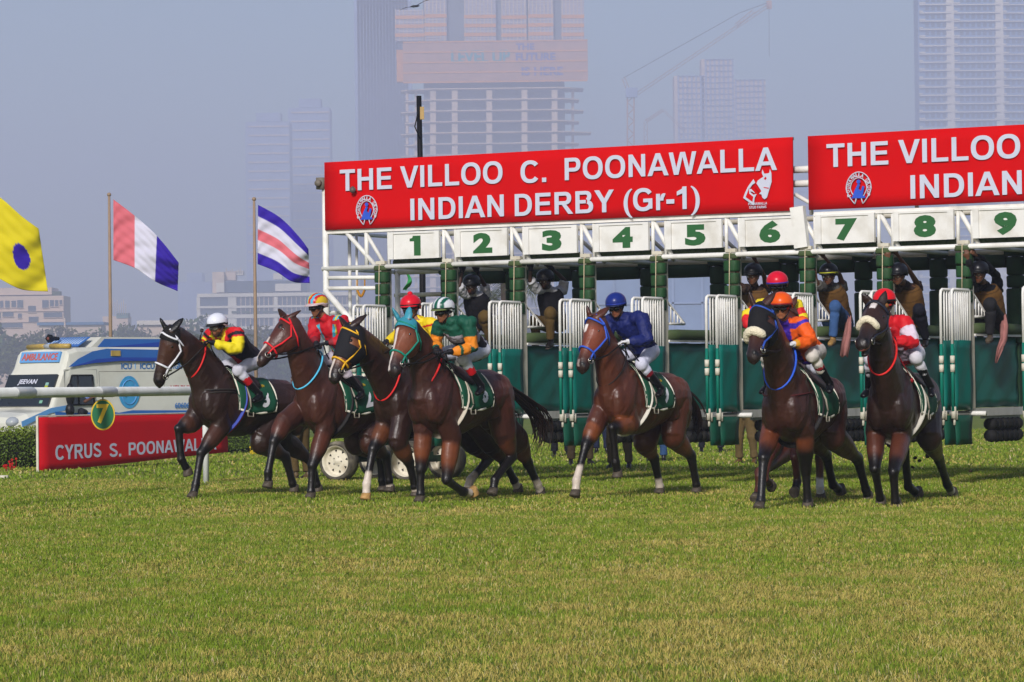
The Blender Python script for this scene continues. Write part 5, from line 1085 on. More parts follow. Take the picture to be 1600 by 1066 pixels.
if not globals().get('NOPEOPLE'):
    handler('handler in dark vest and white shirt in stall two, hands over his face', 1, 1.1, dict(seatpx(752, 515), shL=(760, 462), shR=(724, 458), head=(737, 449), elL=(757, 446), elR=(717, 446), haL=(746, 425), haR=(722, 424), knL=(757, 495), knR=(738, 503), anL=(766, 532), anR=(742, 537), toL=(764, 538), toR=(738, 542)),
        dict(jacket=dict(col='#a8a8ac', sleeve=.95), vest='#121218', quilt=False, trousers='#54421f', helmet=BH, glove=glovem, skin='#3c261a', shoe='#151312', beard=1))
    handler('handler in dark vest and white shirt in stall three, boot over the panel', 2, 1.1, dict(seatpx(866, 513), shL=(879, 455), shR=(838, 452), head=(852, 441), elL=(882, 438), elR=(828, 438), haL=(862, 419), haR=(829, 420), knL=(860, 490), knR=(836, 502), anL=(860, 532), anR=(838, 530), toL=(850, 542), toR=(832, 538)),
        dict(jacket=dict(col='#a8a8ac', sleeve=.95), vest='#121218', quilt=False, trousers='#4e3d1e', helmet=BH, glove=glovem, skin='#3c261a', shoe='#151312', beard=1))
    handler('handler in tan quilted vest behind the crimson cap in stall six', 5, 1.0, dict(seatpx(1184, 514), shL=(1198, 452), shR=(1160, 452), head=(1177, 433), elL=(1194, 432), elR=(1152, 440), haL=(1180, 406), haR=(1152, 412), knL=(1186, 490), knR=(1166, 494), anL=(1188, 530), anR=(1168, 534), toL=(1184, 538), toR=(1162, 540)),
        dict(jacket=dict(col='#30221a', sleeve=.3), vest=VEST, trousers='#2c3a52', helmet=BH, skin='#5e3d2a', shoe='#7a6040'))
    handler('handler in tan vest with light blue jeans and a tan shoe in stall seven', 6, .95, dict(seatpx(1312, 512), shL=(1318, 450), shR=(1278, 448), head=(1295, 433), elL=(1312, 430), elR=(1274, 436), haL=(1288, 402), haR=(1270, 408), knL=(1305, 480), knR=(1290, 492), anL=(1301, 529), anR=(1296, 522), toL=(1289, 537), toR=(1284, 530)),
        dict(jacket=dict(col='#4a4844', sleeve=.4), vest=VEST, trousers='#33507c', helmet=dict(col='#15161c', band='#9a9a20', peakcol='#0e0e12', rough=.8), skin='#5e3d2a', shoe='#8a6a3c', solec='#b9a27a', moustache=1))
    handler('handler in tan vest and navy trousers behind the red helmet in stall eight', 7, .95, dict(seatpx(1428, 512), shL=(1437, 450), shR=(1398, 448), head=(1404, 433), elL=(1424, 428), elR=(1390, 436), haL=(1402, 398), haR=(1388, 404), knL=(1436, 484), knR=(1404, 496), anL=(1446, 530), anR=(1410, 534), toL=(1438, 540), toR=(1402, 540)),
        dict(jacket=dict(col='#30221a', sleeve=.25), vest=VEST, trousers='#12131e', helmet=BH, skin='#5e3d2a', shoe='#1a1614', moustache=1, fit=1.15))
    handler('handler in tan vest with black sleeves and dark grey jeans in stall nine', 8, .95, dict(seatpx(1552, 512), shL=(1560, 452), shR=(1522, 448), head=(1530, 430), elL=(1556, 430), elR=(1516, 436), haL=(1524, 398), haR=(1512, 404), knL=(1547, 476), knR=(1528, 492), anL=(1547, 524), anR=(1532, 526), toL=(1536, 532), toR=(1522, 534)),
        dict(jacket=dict(col='#101016'), vest=VEST, trousers='#1d1d20', helmet=BH, skin='#5e3d2a', shoe='#4a4034', solec='#9a9488', moustache=1))
    for lb, i, v, pts in (('pink towel hanging beside the light blue jeans', 6, .9, [(1326, 494), (1325, 515), (1321, 538), (1318, 557)]), ('pink towel with a torn tail hanging beside the dark grey jeans', 8, .9, [(1566, 492), (1569, 510), (1568, 530), (1562, 545), (1556, 566)])):
        Y = gw(i * W, v, 0).y - .30; G = []
        for k, (x_, y_) in enumerate(pts):
            w_ = (5.5, 7, 6, 4.5, 1)[k] if i == 8 else (4, 6, 7.5, 6.5)[k]; G.append([at(x_ + w_ * t, y_ + 2 * math.sin(t * 5 + k), Y + .03 * math.sin(t * 6 + k)) for t in np.linspace(-1, 1, 9)])
        mb = MB(); mb.grid(G, .008); single('towel', mb, mat('pink_towel', '#9a6a66', .9, .12, 20, bump=.3), lb, 'towel', 'pink towels hung on the stall ledges')
    # people standing behind the gate; mostly their legs show below the panels
    def stander(label, gx, gy, o, face=(0, 1, 0), spread=.12, h=1.68):
        p = ground(gx, gy); s = h / 1.7; f = V(*face).normalized(); l = V(0, 0, 1).cross(f); z = lambda a, b, c: p + f * (a * s) + l * (b * s) + V(0, 0, c * s)
        J = dict(pelvis=z(0, 0, .92), hipL=z(0, .09, .9), hipR=z(0, -.09, .9), knL=z(.03, spread, .49), knR=z(.0, -spread, .49), anL=z(-.02, spread * 1.1, .10), anR=z(-.06, -spread * 1.1, .10), toL=z(.13, spread * 1.3, .06), toR=z(.10, -spread * 1.3, .06),
            shL=z(0, .18, 1.40), shR=z(0, -.18, 1.40), elL=z(0, .24, 1.13), elR=z(0, -.24, 1.13), haL=z(.12, .22, .92), haR=z(.12, -.22, .92), head=z(.03, 0, 1.60), face=f, front=f)
        return person(label, 'person', J, dict(dict(fit=1.2, hem=.075, skin='#5e3d2a', jacket=dict(col='#30343a')), **o), 'people standing behind the starting gate', loc=p)
    K = '#4e3f22'
    stander('person in khaki trousers standing left of the gate wheel', 468, 749, dict(trousers=K, shoe='#5a4a30'), (-.6, .4, 0))
    stander('person in black trousers visible below stall three', 877, 714, dict(trousers='#14151a'), (0, -1, 0), .13)
    stander('person in brown khaki trousers standing below the door between stalls three and four', 908, 727, dict(trousers='#3a2f1e'), (.3, -1, 0), .16)
    stander('person in narrow navy trousers seen left of the raised foreleg of the bay horse', 940, 709, dict(trousers='#161d33'), (0, 1, 0), .10)
    stander('person in dark khaki trousers directly behind the raised foreleg of the bay horse', 968, 733, dict(trousers='#38301f'), (-.3, -1, 0), .15)
    stander('person in blue jeans seen between the legs of the bright bay horse', 1026, 722, dict(trousers='#2a4468'), (0, 1, 0), .12)
    stander('person in dark navy trousers below the doors of stall five', 1112, 708, dict(trousers='#161820', ), (.2, -1, 0), .19)
    stander('person in tan trousers and brown shoes below stall six', 1166, 725, dict(trousers='#5a4a2c', shoe='#5a4226'), (-.5, -1, 0), .14)
    stander('person in blue jeans behind the forelegs of the hooded horse', 1218, 709, dict(trousers='#26385c', shoe='#2a2a30'), (.6, -.6, 0), .11)
# ------------------------------------------------------------------ running rail with distance marker, sponsor board
pvc = mat('white_plastic_rail', '#d6d8d4', .35, .05, 2, dirt=((.30, .32, .24), 2.5, .4))
ra, rb = V(-6.55, 39.2, 1.42), V(-1.4, 66.1, 1.42); rd = (rb - ra).normalized()
rail = thing('running_rail', 'long white plastic running rail on thin posts along the left side of the course', 'rail', V(ra.x, ra.y, 0))
pr = lambda px: plane(px, 612, ra, V(-rd.y, rd.x, 0))
mb = MB(); mb.tube([ra - rd * 3, rb], .068, 14); obj('rail_tube', mb, pvc, rail)
for px in (36, 165): p = pr(px); p.z = 1.42; mb = MB(); mb.tube([p - rd * .35, p - rd * .33, p + rd * .33, p + rd * .35], [.069, .074, .074, .069], 14); obj('sleeve', mb, pvc, rail)
p0 = ground(322, 755)
for k in range(4):
    p = p0 + rd * (k * 5.2 - 0); mb = MB(); mb.tube([V(p.x, p.y, -.02), V(p.x, p.y, 1.0), V(p.x, p.y, 1.2), V(pr(322).x + rd.x * 5.2 * k, pr(322).y + rd.y * 5.2 * k, 1.36)], .048, 10); obj('post', mb, pvc, rail)
mk = pr(162) - V(0, .09, 0)
mk.z = 0; marker = thing('distance_marker', 'green oval distance marker with a yellow seven hanging from the white rail', 'marker', mk)
c = V(mk.x, mk.y - .02, at(162, 648, mk.y).z); a_, b_ = .165, .215; X = V(1, 0, 0); Z = V(0, 0, 1)
ovl = lambda k: [(a_ * k * math.cos(t), b_ * k * math.sin(t)) for t in np.linspace(0, 2 * PI, 41)[:-1]]
yel = mat('marker_yellow', '#c9a81e', .5, .05, 5); mb = MB(); mb.prism(ovl(1), c, X, Z, V(0, 1, 0), .02); obj('rim', mb, yel, marker, False)
mb = MB(); mb.prism(ovl(.9), c - V(0, .004, 0), X, Z, V(0, 1, 0), .004); obj('plate', mb, mat('marker_green', '#12603c', .5, .06, 4), marker, False)
text('7', c + V(-.085, -.005, -.115), X, Z, .17, .26, yel, marker, 'number', .03)
mb = MB(); mb.tube([c + V(0, 0, b_ - .01), c + V(0, .02, b_ + .05)], .012, 6); mb.tube([c + V(-.02, .0, b_ + .03), c + V(.03, .0, b_ + .05)], .01, 6); obj('hook', mb, steel, marker)
A = ground(60, 737); B = at(354, 700, 62.8); A.z = B.z = 0; d = (B - A); bl = d.length; d.normalize(); nr = V(d.y, -d.x, 0)
bd = thing('sponsor_board', 'low red advertising board reading CYRUS S. POONAWALLA standing on the turf', 'sign board', A)
zt = at(60, 650.5, A.y).z; mb = MB(); mb.grid([[A + d * (bl * i / 20) + V(0, 0, (.24 * i / 20) * (1 - j / 6) + zt * j / 6 - .02) + nr * (.006 * math.sin(i * .7 + j)) for j in range(7)] for i in range(21)], -.03); obj('sheet', mb, mat('board_red', '#b80d18', .7, .05, 1.5, spec=.08), bd)
mb = MB(); mb.box(A + V(0, 0, zt / 2) - d * .02, (.04, .05, zt)); mb.tube([A + V(0, 0, zt), B + V(0, 0, zt)], .012, 6); obj('frame', mb, dwhite, bd, False)
for s, x0, y0, x1, cp_ in (('CYRUS', 84.5, 719, 156, .265), ('S.', 169, 714.5, 187, .255), ('POONAWALLA', 199, 711.5, 336, .235)):
    pa = plane(x0, y0, A, nr); pb = plane(x1, y0, A, nr); sign_text(s, V(pa.x, pa.y, pa.z) + nr * .034, (pb - pa + V(0, 0, .04 * len(s) / 10 )).normalized() if False else (d + V(0, 0, .018)).normalized(), V(0, 0, 1), (V(pb.x, pb.y, 0) - V(pa.x, pa.y, 0)).length, cp_, lett, bd, 'letter')
mb = MB(); p = ground(4, 749); mb.box(p + V(0, 0, .03), (.18, .1, .07)); single('kerb_block', mb, dwhite, 'small white block on the turf at the left picture edge', 'marker block')
# ------------------------------------------------------------------ hedges with flowers
leafm = mat('hedge_leaf', attr=True, rough=.55, noise_amt=.15, scale=3, spec=.3)
def leafcloud(name, P, size, cols, m, parent=None, up_bias=.3):
    n = len(P); a = RNG.normal(size=(n, 3)); a[:, 2] += up_bias; a /= np.linalg.norm(a, axis=1)[:, None]; b = np.cross(a, RNG.normal(size=(n, 3))); b /= np.linalg.norm(b, axis=1)[:, None]; c_ = np.cross(a, b)
    sz = size * RNG.uniform(.6, 1.3, n)[:, None]; v = np.stack([P - b * sz, P + c_ * sz * .5, P + b * sz, P - c_ * sz * .5], 1).reshape(-1, 3); i = 4 * np.arange(n); f = np.stack([i, i + 1, i + 2, i + 3], 1)
    return mesh_obj(name, v, f.tolist(), m, parent, False, None, np.repeat(cols, 4, 0))
def hedge(label, a, b, h, w):
    d = (b - a); L = d.length; d.normalize(); n = V(-d.y, d.x, 0); root = thing('hedge', label, 'hedge', (a + b) / 2, 'clipped hedges behind the rail'); k = int(L * 4200)
    t = RNG.uniform(0, L, k); ang = RNG.uniform(-.2, PI + .2, k); r = RNG.uniform(.8, 1.0, k) + .12 * (vnoise(np.c_[t * 3, ang * 2], 1, 2) - .5)
    q = np.sign(np.cos(ang)) * np.abs(np.cos(ang)) ** .5 * w * r; z = np.abs(np.sin(ang)) ** .5 * h * r
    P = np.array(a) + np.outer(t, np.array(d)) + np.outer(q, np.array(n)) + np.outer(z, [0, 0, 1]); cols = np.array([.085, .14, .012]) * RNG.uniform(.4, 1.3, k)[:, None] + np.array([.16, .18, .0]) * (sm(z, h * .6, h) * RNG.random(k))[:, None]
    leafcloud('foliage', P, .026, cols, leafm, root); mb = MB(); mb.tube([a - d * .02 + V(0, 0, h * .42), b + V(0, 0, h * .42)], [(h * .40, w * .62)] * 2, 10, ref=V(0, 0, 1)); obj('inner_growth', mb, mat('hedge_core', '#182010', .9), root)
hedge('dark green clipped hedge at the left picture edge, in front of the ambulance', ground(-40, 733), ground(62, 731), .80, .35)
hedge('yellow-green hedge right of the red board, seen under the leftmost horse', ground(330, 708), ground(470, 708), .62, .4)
for lb, pxs, cc, nm in (('small red flower cluster at the foot of the left hedge', [(18, 736), (24, 734), (14, 738)], '#b01414', 'red'), ('small yellow flower cluster beside the hedge under the leftmost horse', [(398, 711), (406, 709), (414, 710), (421, 712), (402, 713)], '#c9a80e', 'yellow')):
    pbs = ground(*pxs[0]); root = thing('flower_cluster', lb, 'flowers', V(pbs.x, pbs.y, 0))
    for x_, y_ in pxs:
        for k in range(4 if nm == 'red' else 7):
            p = ground(x_ + random.uniform(-9, 9), y_ + random.uniform(-3, 3)); z = random.uniform(.05, .2); mb = MB()
            for q_ in range(5): mb.ell(V(p.x + .014 * math.cos(q_ * 1.257), p.y - .01, z + .014 * math.sin(q_ * 1.257)), (.011, .008, .011), nu=5, nv=4)
            mb.tube([V(p.x, p.y, 0), V(p.x, p.y, z)], .004, 4); obj('blossom', mb, mat('petals_' + nm, cc, .7), root)
# ------------------------------------------------------------------ ambulance
aw = mat('ambulance_white', '#c9c9bd', .32, .04, 2, coat=.3, dirt=((.35, .32, .25), 1.5, .4)); ab = mat('ambulance_blue', '#2a62ab', .3, .06, 2, coat=.3); ab2 = mat('ambulance_dark_blue', '#1d3f9a', .3, .05, 2, coat=.3); alb = mat('light_blue', '#5d94c9', .35, .05, 3)
glass = mat('tinted_glass', '#1a2024', .06, .1, 2, spec=.9); blackp = mat('black_plastic', '#101114', .45, .1, 8); amber = mat('amber_beacon', '#a88f4c', .35, .15, 8); chrome = mat('headlamp_glass', '#9aa0a6', .1, .1, 6, spec=.9)
apsi = R(48); AO = V(0, 0, 0); ah = V(-math.cos(apsi), -math.sin(apsi), 0); al = V(math.sin(apsi), -math.cos(apsi), 0)
pc = at(79, 640, 69.0); AO = V(pc.x, pc.y, 0) + ah * .9 - al * .95
amb = thing('ambulance', 'white and blue ambulance van parked behind the rail, facing left', 'ambulance', AO)
def aq(x, y, z): return AO - ah * x + al * y + V(0, 0, z)                          # x metres back from the nose, y to its left
ST = [(0, .48, .78, .66, .62), (.06, .42, .90, .80, .70), (.35, .36, 1.0, .95, .78), (.85, .34, 1.05, .96, .84), (.93, .34, 1.09, .97, .90), (1.27, .34, 1.85, .97, .88), (1.40, .34, 2.05, .97, .86), (1.50, .34, 2.34, .97, .84), (1.75, .34, 2.40, .97, .84), (2.5, .34, 2.42, .97, .82), (5.2, .34, 2.42, .97, .82), (5.32, .40, 2.36, .94, .78)]
vs = []; fs = []
for x, z0, z1, wb, wt in ST:
    pr_ = [(0, z0), (wb * .9, z0), (wb, z0 + .08), (wb, z0 + (z1 - z0) * .30), (wb * .995, min(1.10, z0 + (z1 - z0) * .55)), (wt + (wb - wt) * (.55 if z1 > 1.5 else .8), z0 + (z1 - z0) * .80), (wt + .02, z1 - .06 * (z1 > 1.2) - .02), (wt - .08, z1), (0, z1 + .03)]
    vs += [aq(x, y, z) for y, z in pr_] + [aq(x, -y, z) for y, z in reversed(pr_[1:-1])]
nn_ = 16
for i in range(len(ST) - 1):
    for k in range(nn_): fs.append((i * nn_ + k, i * nn_ + (k + 1) % nn_, (i + 1) * nn_ + (k + 1) % nn_, (i + 1) * nn_ + k))
fs += [tuple(reversed(range(nn_))), tuple((len(ST) - 1) * nn_ + k for k in range(nn_))]
mesh_obj('body', vs, fs, aw, amb, True)
bo = [o for o in amb.children if o.name.startswith('body')][0]; bo.data.polygons.foreach_set('use_smooth', np.zeros(len(bo.data.polygons), dtype=bool)); md = bo.modifiers.new('edge', 'BEVEL'); md.width = .04; md.segments = 3; md.angle_limit = R(25)
Yb = .975
def apoly(name, pts, m, y=None, t=.01, parent=None):                               # panel on the left flank: points (x, z) following the side
    mb = MB(); sy = lambda z: (Yb if z < 1.15 else Yb - (z - 1.15) * .10) if y is None else y
    vv = [aq(x, sy(z) + .020, z) for x, z in pts]; k = len(vv); mb.add(vv + [p - al * t for p in vv], [tuple(range(k)), tuple(reversed(range(k, 2 * k)))] + [(i + k, (i + 1) % k + k, (i + 1) % k, i) for i in range(k)])
    return obj(name, mb, m, parent or amb, False)
apoly('side_stripe', [(1.42, 1.98), (2.0, 2.07), (2.9, 2.12), (5.25, 2.10), (5.25, 2.34), (2.5, 2.38), (2.1, 2.32), (1.7, 2.16)], ab, .93); apoly('side_stripe', [(1.46, 1.98), (2.1, 2.06), (2.9, 2.11), (5.25, 2.09), (5.25, 2.17), (2.9, 2.19), (2.2, 2.15)], ab2, .938)
mb = MB(); mb.tube([aq(2.05, 0, 2.40), aq(2.45, 0, 2.60), aq(2.6, 0, 2.63), aq(5.25, 0, 2.63)], [(.03, .7), (.14, .66), (.16, .66), (.16, .66)], 4, ref=V(0, 0, 1)); 
mb = MB(); mb.prism([(2.2, 2.38), (2.55, 2.64), (5.25, 2.64), (5.25, 2.38)], AO - al * .72, -ah, V(0, 0, 1), al, 1.44); obj('roof_pod', mb, aw, amb, False)
apoly('pod_stripe', [(2.42, 2.42), (2.62, 2.60), (4.6, 2.60), (4.65, 2.42)], ab, .726); apoly('pod_stripe', [(2.8, 2.43), (4.6, 2.56), (4.65, 2.43)], ab2, .731)
mb = MB(); G = [[aq(1.98 + .36 * t, -.6 + 1.2 * s_, 2.43 + .20 * t) for t in (0, .5, 1)] for s_ in (0, .5, 1)]; mb.grid(G, -.02); obj('vent_panel', mb, ab, amb, False)
for k in range(12): mb = MB(); y_ = -.52 + k * .095; mb.tube([aq(2.03, y_, 2.485), aq(2.30, y_, 2.63)], .014, 5); obj('vent_slat', mb, mat('slat_blue', '#9fb6cf', .4), amb)
P_ = [aq(1.415, -.66, 2.08), aq(1.415, .66, 2.08), aq(1.49, .66, 2.31), aq(1.49, -.66, 2.31)]; mb = MB(); fn = (P_[1] - P_[0]).cross(P_[3] - P_[0]).normalized(); fn = fn if fn.dot(ah) > 0 else -fn; mb.add([p + fn * .05 for p in P_] + [p - fn * .01 for p in P_], [(0, 1, 2, 3), (7, 6, 5, 4), (0, 4, 5, 1), (1, 5, 6, 2), (2, 6, 7, 3), (3, 7, 4, 0)]); np_ = obj('name_panel', mb, alb, amb, False)
ex = (P_[1] - P_[0]).normalized(); ez = (P_[3] - P_[0]).normalized(); text('AMBULANCE', P_[0] + fn * .053 + ex * .06 + ez * .045, ex, ez, 1.2, .16, mat('faded_red', '#b0584e', .6), amb, 'lettering', .03)
# windscreen, side window, bonnet details
P_ = [aq(.945, -.84, 1.12), aq(.945, .84, 1.12), aq(1.25, .82, 1.81), aq(1.25, -.82, 1.81)]; fn = ex.cross(P_[3] - P_[0]).normalized(); fn = fn if fn.dot(ah) > 0 else -fn
mb = MB(); mb.add([p + fn * .050 for p in P_] + [p - fn * .02 for p in P_], [(0, 1, 2, 3), (7, 6, 5, 4), (0, 4, 5, 1), (1, 5, 6, 2), (2, 6, 7, 3), (3, 7, 4, 0)]); obj('windscreen', mb, glass, amb, False)
ez = (P_[3] - P_[0]).normalized(); text('JEEVAN', P_[0] + fn * .054 + ex * .42 + ez * .53, ex, (ez + ex * .15).normalized(), .62, .11, lett, amb, 'lettering', .03)
for dx, dz, cc in ((1.42, .50, '#7fa8a0'), (1.42, .44, '#a3a82c'), (1.42, .08, '#6fa08a')):
    mb = MB(); mb.box(P_[0] + fn * .054 + ex * dx + ez * (dz + .02), (.1, .004, .07), Matrix((ex, fn, ez)).transposed()); obj('windscreen_sticker', mb, mat('sticker_' + cc, cc, .6), amb, False)
for y0 in (-.5, .1): mb = MB(); mb.tube([aq(.93, y0, 1.20), aq(1.02, y0 + .55, 1.26)], .012, 5); obj('wiper', mb, blackp, amb)
wx = [(1.38, 1.16), (2.10, 1.16), (2.10, 1.80), (1.52, 1.80), (1.38, 1.48)]; apoly('side_window', wx, glass)
for k in range(len(wx)): p1, p2 = wx[k], wx[(k + 1) % len(wx)]; sy = lambda z: (Yb if z < 1.15 else Yb - (z - 1.15) * .10); mb = MB(); mb.tube([aq(p1[0], sy(p1[1]) + .024, p1[1]), aq(p2[0], sy(p2[1]) + .024, p2[1])], .018, 6); obj('window_frame', mb, blackp, amb)
mb = MB(); mb.tube([aq(1.66, 1.0, 1.16), aq(1.68, .935, 1.80)], .02, 6); obj('window_frame', mb, blackp, amb)
mb = MB(); mb.ell(aq(1.30, 1.13, 1.38), (.10, .10, .26)); mb.tube([aq(1.42, .95, 1.2), aq(1.32, 1.12, 1.25)], .025, 6); mb.ell(aq(1.28, 1.14, 1.05), (.10, .11, .15)); obj('wing_mirror', mb, blackp, amb)
for (x0, z0, x1, z1) in ((2.3, .55, 4.2, 1.88), (1.32, .5, 2.24, 1.92)):                # door and panel seams
    mb = MB(); pts = [(x0, z0), (x0, z1), (x1, z1), (x1, z0)]
    for p1, p2 in zip(pts, pts[1:] + pts[:1]): sy = lambda z: (Yb if z < 1.15 else Yb - (z - 1.15) * .10); mb.tube([aq(p1[0], sy(p1[1]) + .010, p1[1]), aq(p2[0], sy(p2[1]) + .010, p2[1])], .007, 4)
    obj('panel_seam', mb, mat('seam_grey', '#77776f', .6), amb)
apoly('lower_stripe', [(1.0, 1.02), (1.5, .98), (2.6, 1.0), (2.8, .97), (3.2, 1.02), (5.2, .99), (5.2, .92), (1.0, .92)], ab)
mb = MB(); o = aq(3.12, .97, 1.42); mb.prism([(.30 * math.cos(t), .36 * math.sin(t)) for t in np.linspace(0, 2 * PI, 33)[:-1]], o, -ah, V(0, 0, 1), al, .008); em = obj('emblem', mb, mat('emblem_blue', '#3f93c4', .5), amb, False)
mb = MB(); mb.tube([o + al * .012 - ah * (.22 * math.cos(t)) + V(0, 0, .27 * math.sin(t)) for t in np.linspace(0, 2 * PI, 25)[:-1]], .012, 5, closed=True); mb.tube([o + al * .012 - ah * -.12 + V(0, 0, -.1), o + al * .012 + V(0, 0, .12), o + al * .012 - ah * .14 + V(0, 0, -.02)], .02, 5); obj('emblem_mark', mb, alb, em)
bt_ = mat('blue_lettering', '#2a6cae', .6); rt_ = mat('red_lettering', '#a8323a', .6)
for s, x0, z, w_, cp_, m in (('ICU', 2.95, 1.93, .30, .13, bt_), ('ICCU', 3.50, 1.93, .42, .13, bt_), ('EMERGENCY', 4.12, 1.93, .95, .13, bt_), ('HELPLINE', 4.35, 1.42, .75, .14, rt_), ('60606060', 4.45, 1.05, .70, .12, bt_)): text(s, aq(x0, (Yb - (z - 1.15) * .10 if z > 1.15 else Yb) + .016, z), -ah, V(0, 0, 1), w_, cp_, m, amb, 'lettering', .02)
for x in (3.36, 4.02): mb = MB(); mb.box(aq(x, .905, 2.0), (.02, .01, .14)); obj('divider', mb, alb, amb, False)
mb = MB(); mb.tube([aq(1.62, -.66, 2.44), aq(1.56, -.1, 2.45), aq(1.57, -.02, 2.45)], .055, 10); mb.tube([aq(1.56, .18, 2.45), aq(1.62, .76, 2.44)], .055, 10); obj('light_bar', mb, amber, amb); mb = MB(); mb.tube([aq(1.565, -.06, 2.45), aq(1.565, .22, 2.45)], .05, 10); obj('light_bar_centre', mb, chrome, amb)
mb = MB(); o = aq(1.95, -.18, 2.62); mb.tube([o + ah * .16, o + ah * .05, o, o - ah * .15], [.10, .085, .05, .04], 4); obj('loudhailer', mb, blackp, amb, False); mb = MB(); mb.ell(o + ah * .15, (.04, .04, .04)); obj('loudhailer_horn', mb, mat('horn_red', '#6a3a34', .5), amb)
for x in (2.75, 4.35): mb = MB(); mb.box(aq(x, .955, 2.28), (.26, .04, .12), Matrix((-ah, al, V(0, 0, 1))).transposed()); obj('side_lamp', mb, amber, amb, False)
mb = MB(); mb.ell(aq(.10, .66, .80), (.16, .16, .12)); obj('headlight', mb, chrome, amb); mb = MB(); mb.ell(aq(.10, -.66, .80), (.16, .16, .12)); obj('headlight', mb, chrome, amb)
apoly('bonnet_stripe', [(.08, .82), (.9, 1.10), (1.40, 1.16), (1.40, 1.06), (.85, .98), (.1, .70)], alb, .955)
mb = MB(); mb.box(aq(.0, 0, .5), (.12, 1.8, .2), Matrix((-ah, al, V(0, 0, 1))).transposed()); obj('bumper', mb, blackp, amb, False)
for x in (.95, 4.3):
    for y in (.86, -.86): mb = MB(); o = aq(x, y, .36); mb.tube([o - al * .11, o - al * .09, o + al * .09, o + al * .11], [.31, .36, .36, .31], 22); mb.tube([o + al * .112, o + al * .12], .2, 14); obj('wheel', mb, tyr, amb)
def seated():
    p = aq(1.98, .72, .95); f = (ah * .8 + al * .55).normalized(); l = V(0, 0, 1).cross(f); z = lambda a, b, c: p + f * a + l * b + V(0, 0, c)
    J = dict(pelvis=z(0, 0, 0), hipL=z(.05, .09, 0), hipR=z(.05, -.09, 0), knL=z(.42, .1, .06), knR=z(.42, -.1, .06), anL=z(.45, .1, -.35), anR=z(.45, -.1, -.35), toL=z(.6, .1, -.38), toR=z(.6, -.1, -.38), shL=z(.02, .18, .46), shR=z(.02, -.18, .46), elL=aq(1.80, .98, 1.20), elR=z(.2, -.22, .25), haL=aq(1.98, 1.03, 1.30), haR=z(.4, -.15, .2), head=z(.06, 0, .66), face=f, front=f)
    person('person in pale blue shirt leaning an arm out of the ambulance window', 'person', J, dict(jacket=dict(col='#6d7fb3', sleeve=.7), trousers='#23252c', skin='#5a3826', hem=.07), loc=p)
seated()

# turf kicked up by the hooves of the rightmost horse
clodm = mat('turf_clod', '#2a2414', .95, .3, 20)
for k_, (x_, y_, lb) in enumerate(((1449, 712, 'largest dark clod of turf flying right of the rightmost horse'), (1430, 716, 'dark clod of turf just above the raised hind hoof of the rightmost horse'), (1437, 720, 'tiny clod of turf below the two larger flying clods'), (1426, 730, 'small clod of turf lowest beside the raised hind hoof'), (1516, 736, 'single small clod of turf lying far right on the grass'))):
    p = at(x_, y_, 38.5); mb = MB(); mb.ell(p, (.025, .02, .018) if k_ else (.03, .02, .035), nu=7, nv=5); mb.v = [tuple(V(v_) + noise.noise_vector(V(v_) * 40 + V(k_, 0, 0)) * .012) for v_ in mb.v]; single('turf_clod', mb, clodm, lb, 'clod', 'turf clods thrown up by the rightmost horse')
# ------------------------------------------------------------------ flags
def flag(label, D, tops, bots, fn, pole, poletop):
    """tops/bots: photo pixels along the upper and lower edge from hoist to fly"""
    nu, nv = 96, 60
    def cr(P, t):
        n = len(P) - 1; i = min(int(t * n), n - 1); f = t * n - i; p0 = P[max(i - 1, 0)]; p1, p2 = P[i], P[i + 1]; p3 = P[min(i + 2, n)]
        return [.5 * (2 * p1[k] + (p2[k] - p0[k]) * f + (2 * p0[k] - 5 * p1[k] + 4 * p2[k] - p3[k]) * f * f + (3 * p1[k] - p0[k] - 3 * p2[k] + p3[k]) * f ** 3) for k in (0, 1)]
    b = ground(pole, 0) if False else None
    pb = at(pole, 620, D); pb.z = 0; root = thing('flag', label, 'flag', pb, 'tall flags on poles at the left'); G = []; cols = []
    for i in range(nu + 1):
        u = i / nu; a, c = cr(tops, u), cr(bots, u); row = []
        for j in range(nv + 1):
            v = j / nv; w = .22 * u * math.sin(u * 6 + v * 2.2) + .022 * math.sin(u * 17 + v * 13) * (.4 + u) + .012 * math.sin(u * 29 + v * 24 + 2 * math.sin(u * 5)) + .008 * math.sin(u * 9 - v * 37)
            row.append(at(a[0] + (c[0] - a[0]) * v, a[1] + (c[1] - a[1]) * v, D - .3 + w)); cols.append(lin(fn(u, v)))
        G.append(row)
    mb = MB(); mb.grid(G); cl = obj('cloth', mb, mat('flag_cloth', attr=True, rough=.7, noise_amt=.05, scale=3, bump=.06, bscale=3, spec=.15), root, True, np.array(cols)); md = cl.modifiers.new('t', 'SOLIDIFY'); md.thickness = .008
    pt = at(*poletop, D); mb = MB(); mb.tube([V(pt.x, D, 0), V(pt.x, D, pt.z * .5), pt], [.055, .05, .035], 8); obj('pole', mb, mat('tan_pole', '#8f7a66', .6, .12, 3), root); mb = MB(); mb.ell(pt + V(0, 0, .05), (.06, .06, .06)); obj('finial', mb, mat('tan_pole'), root)
z8 = lambda P: [(x / 3.2, 290 + y / 3.2) for x, y in P]
YF, PF, WF, PK = '#c3b40c', '#2c1590', '#bdbccb', '#c4626c'
flag('yellow flag with a purple disc, cut off by the left picture edge', 84, z8([(-260, -70), (-120, 5), (0, 60), (110, 155), (192, 215)]), z8([(-260, 350), (-120, 400), (0, 468), (110, 520), (240, 530)]), lambda u, v: PF if ((u - .74) / .095) ** 2 + ((v - .56) / .17) ** 2 < 1 else YF, -84, (-86, 262))
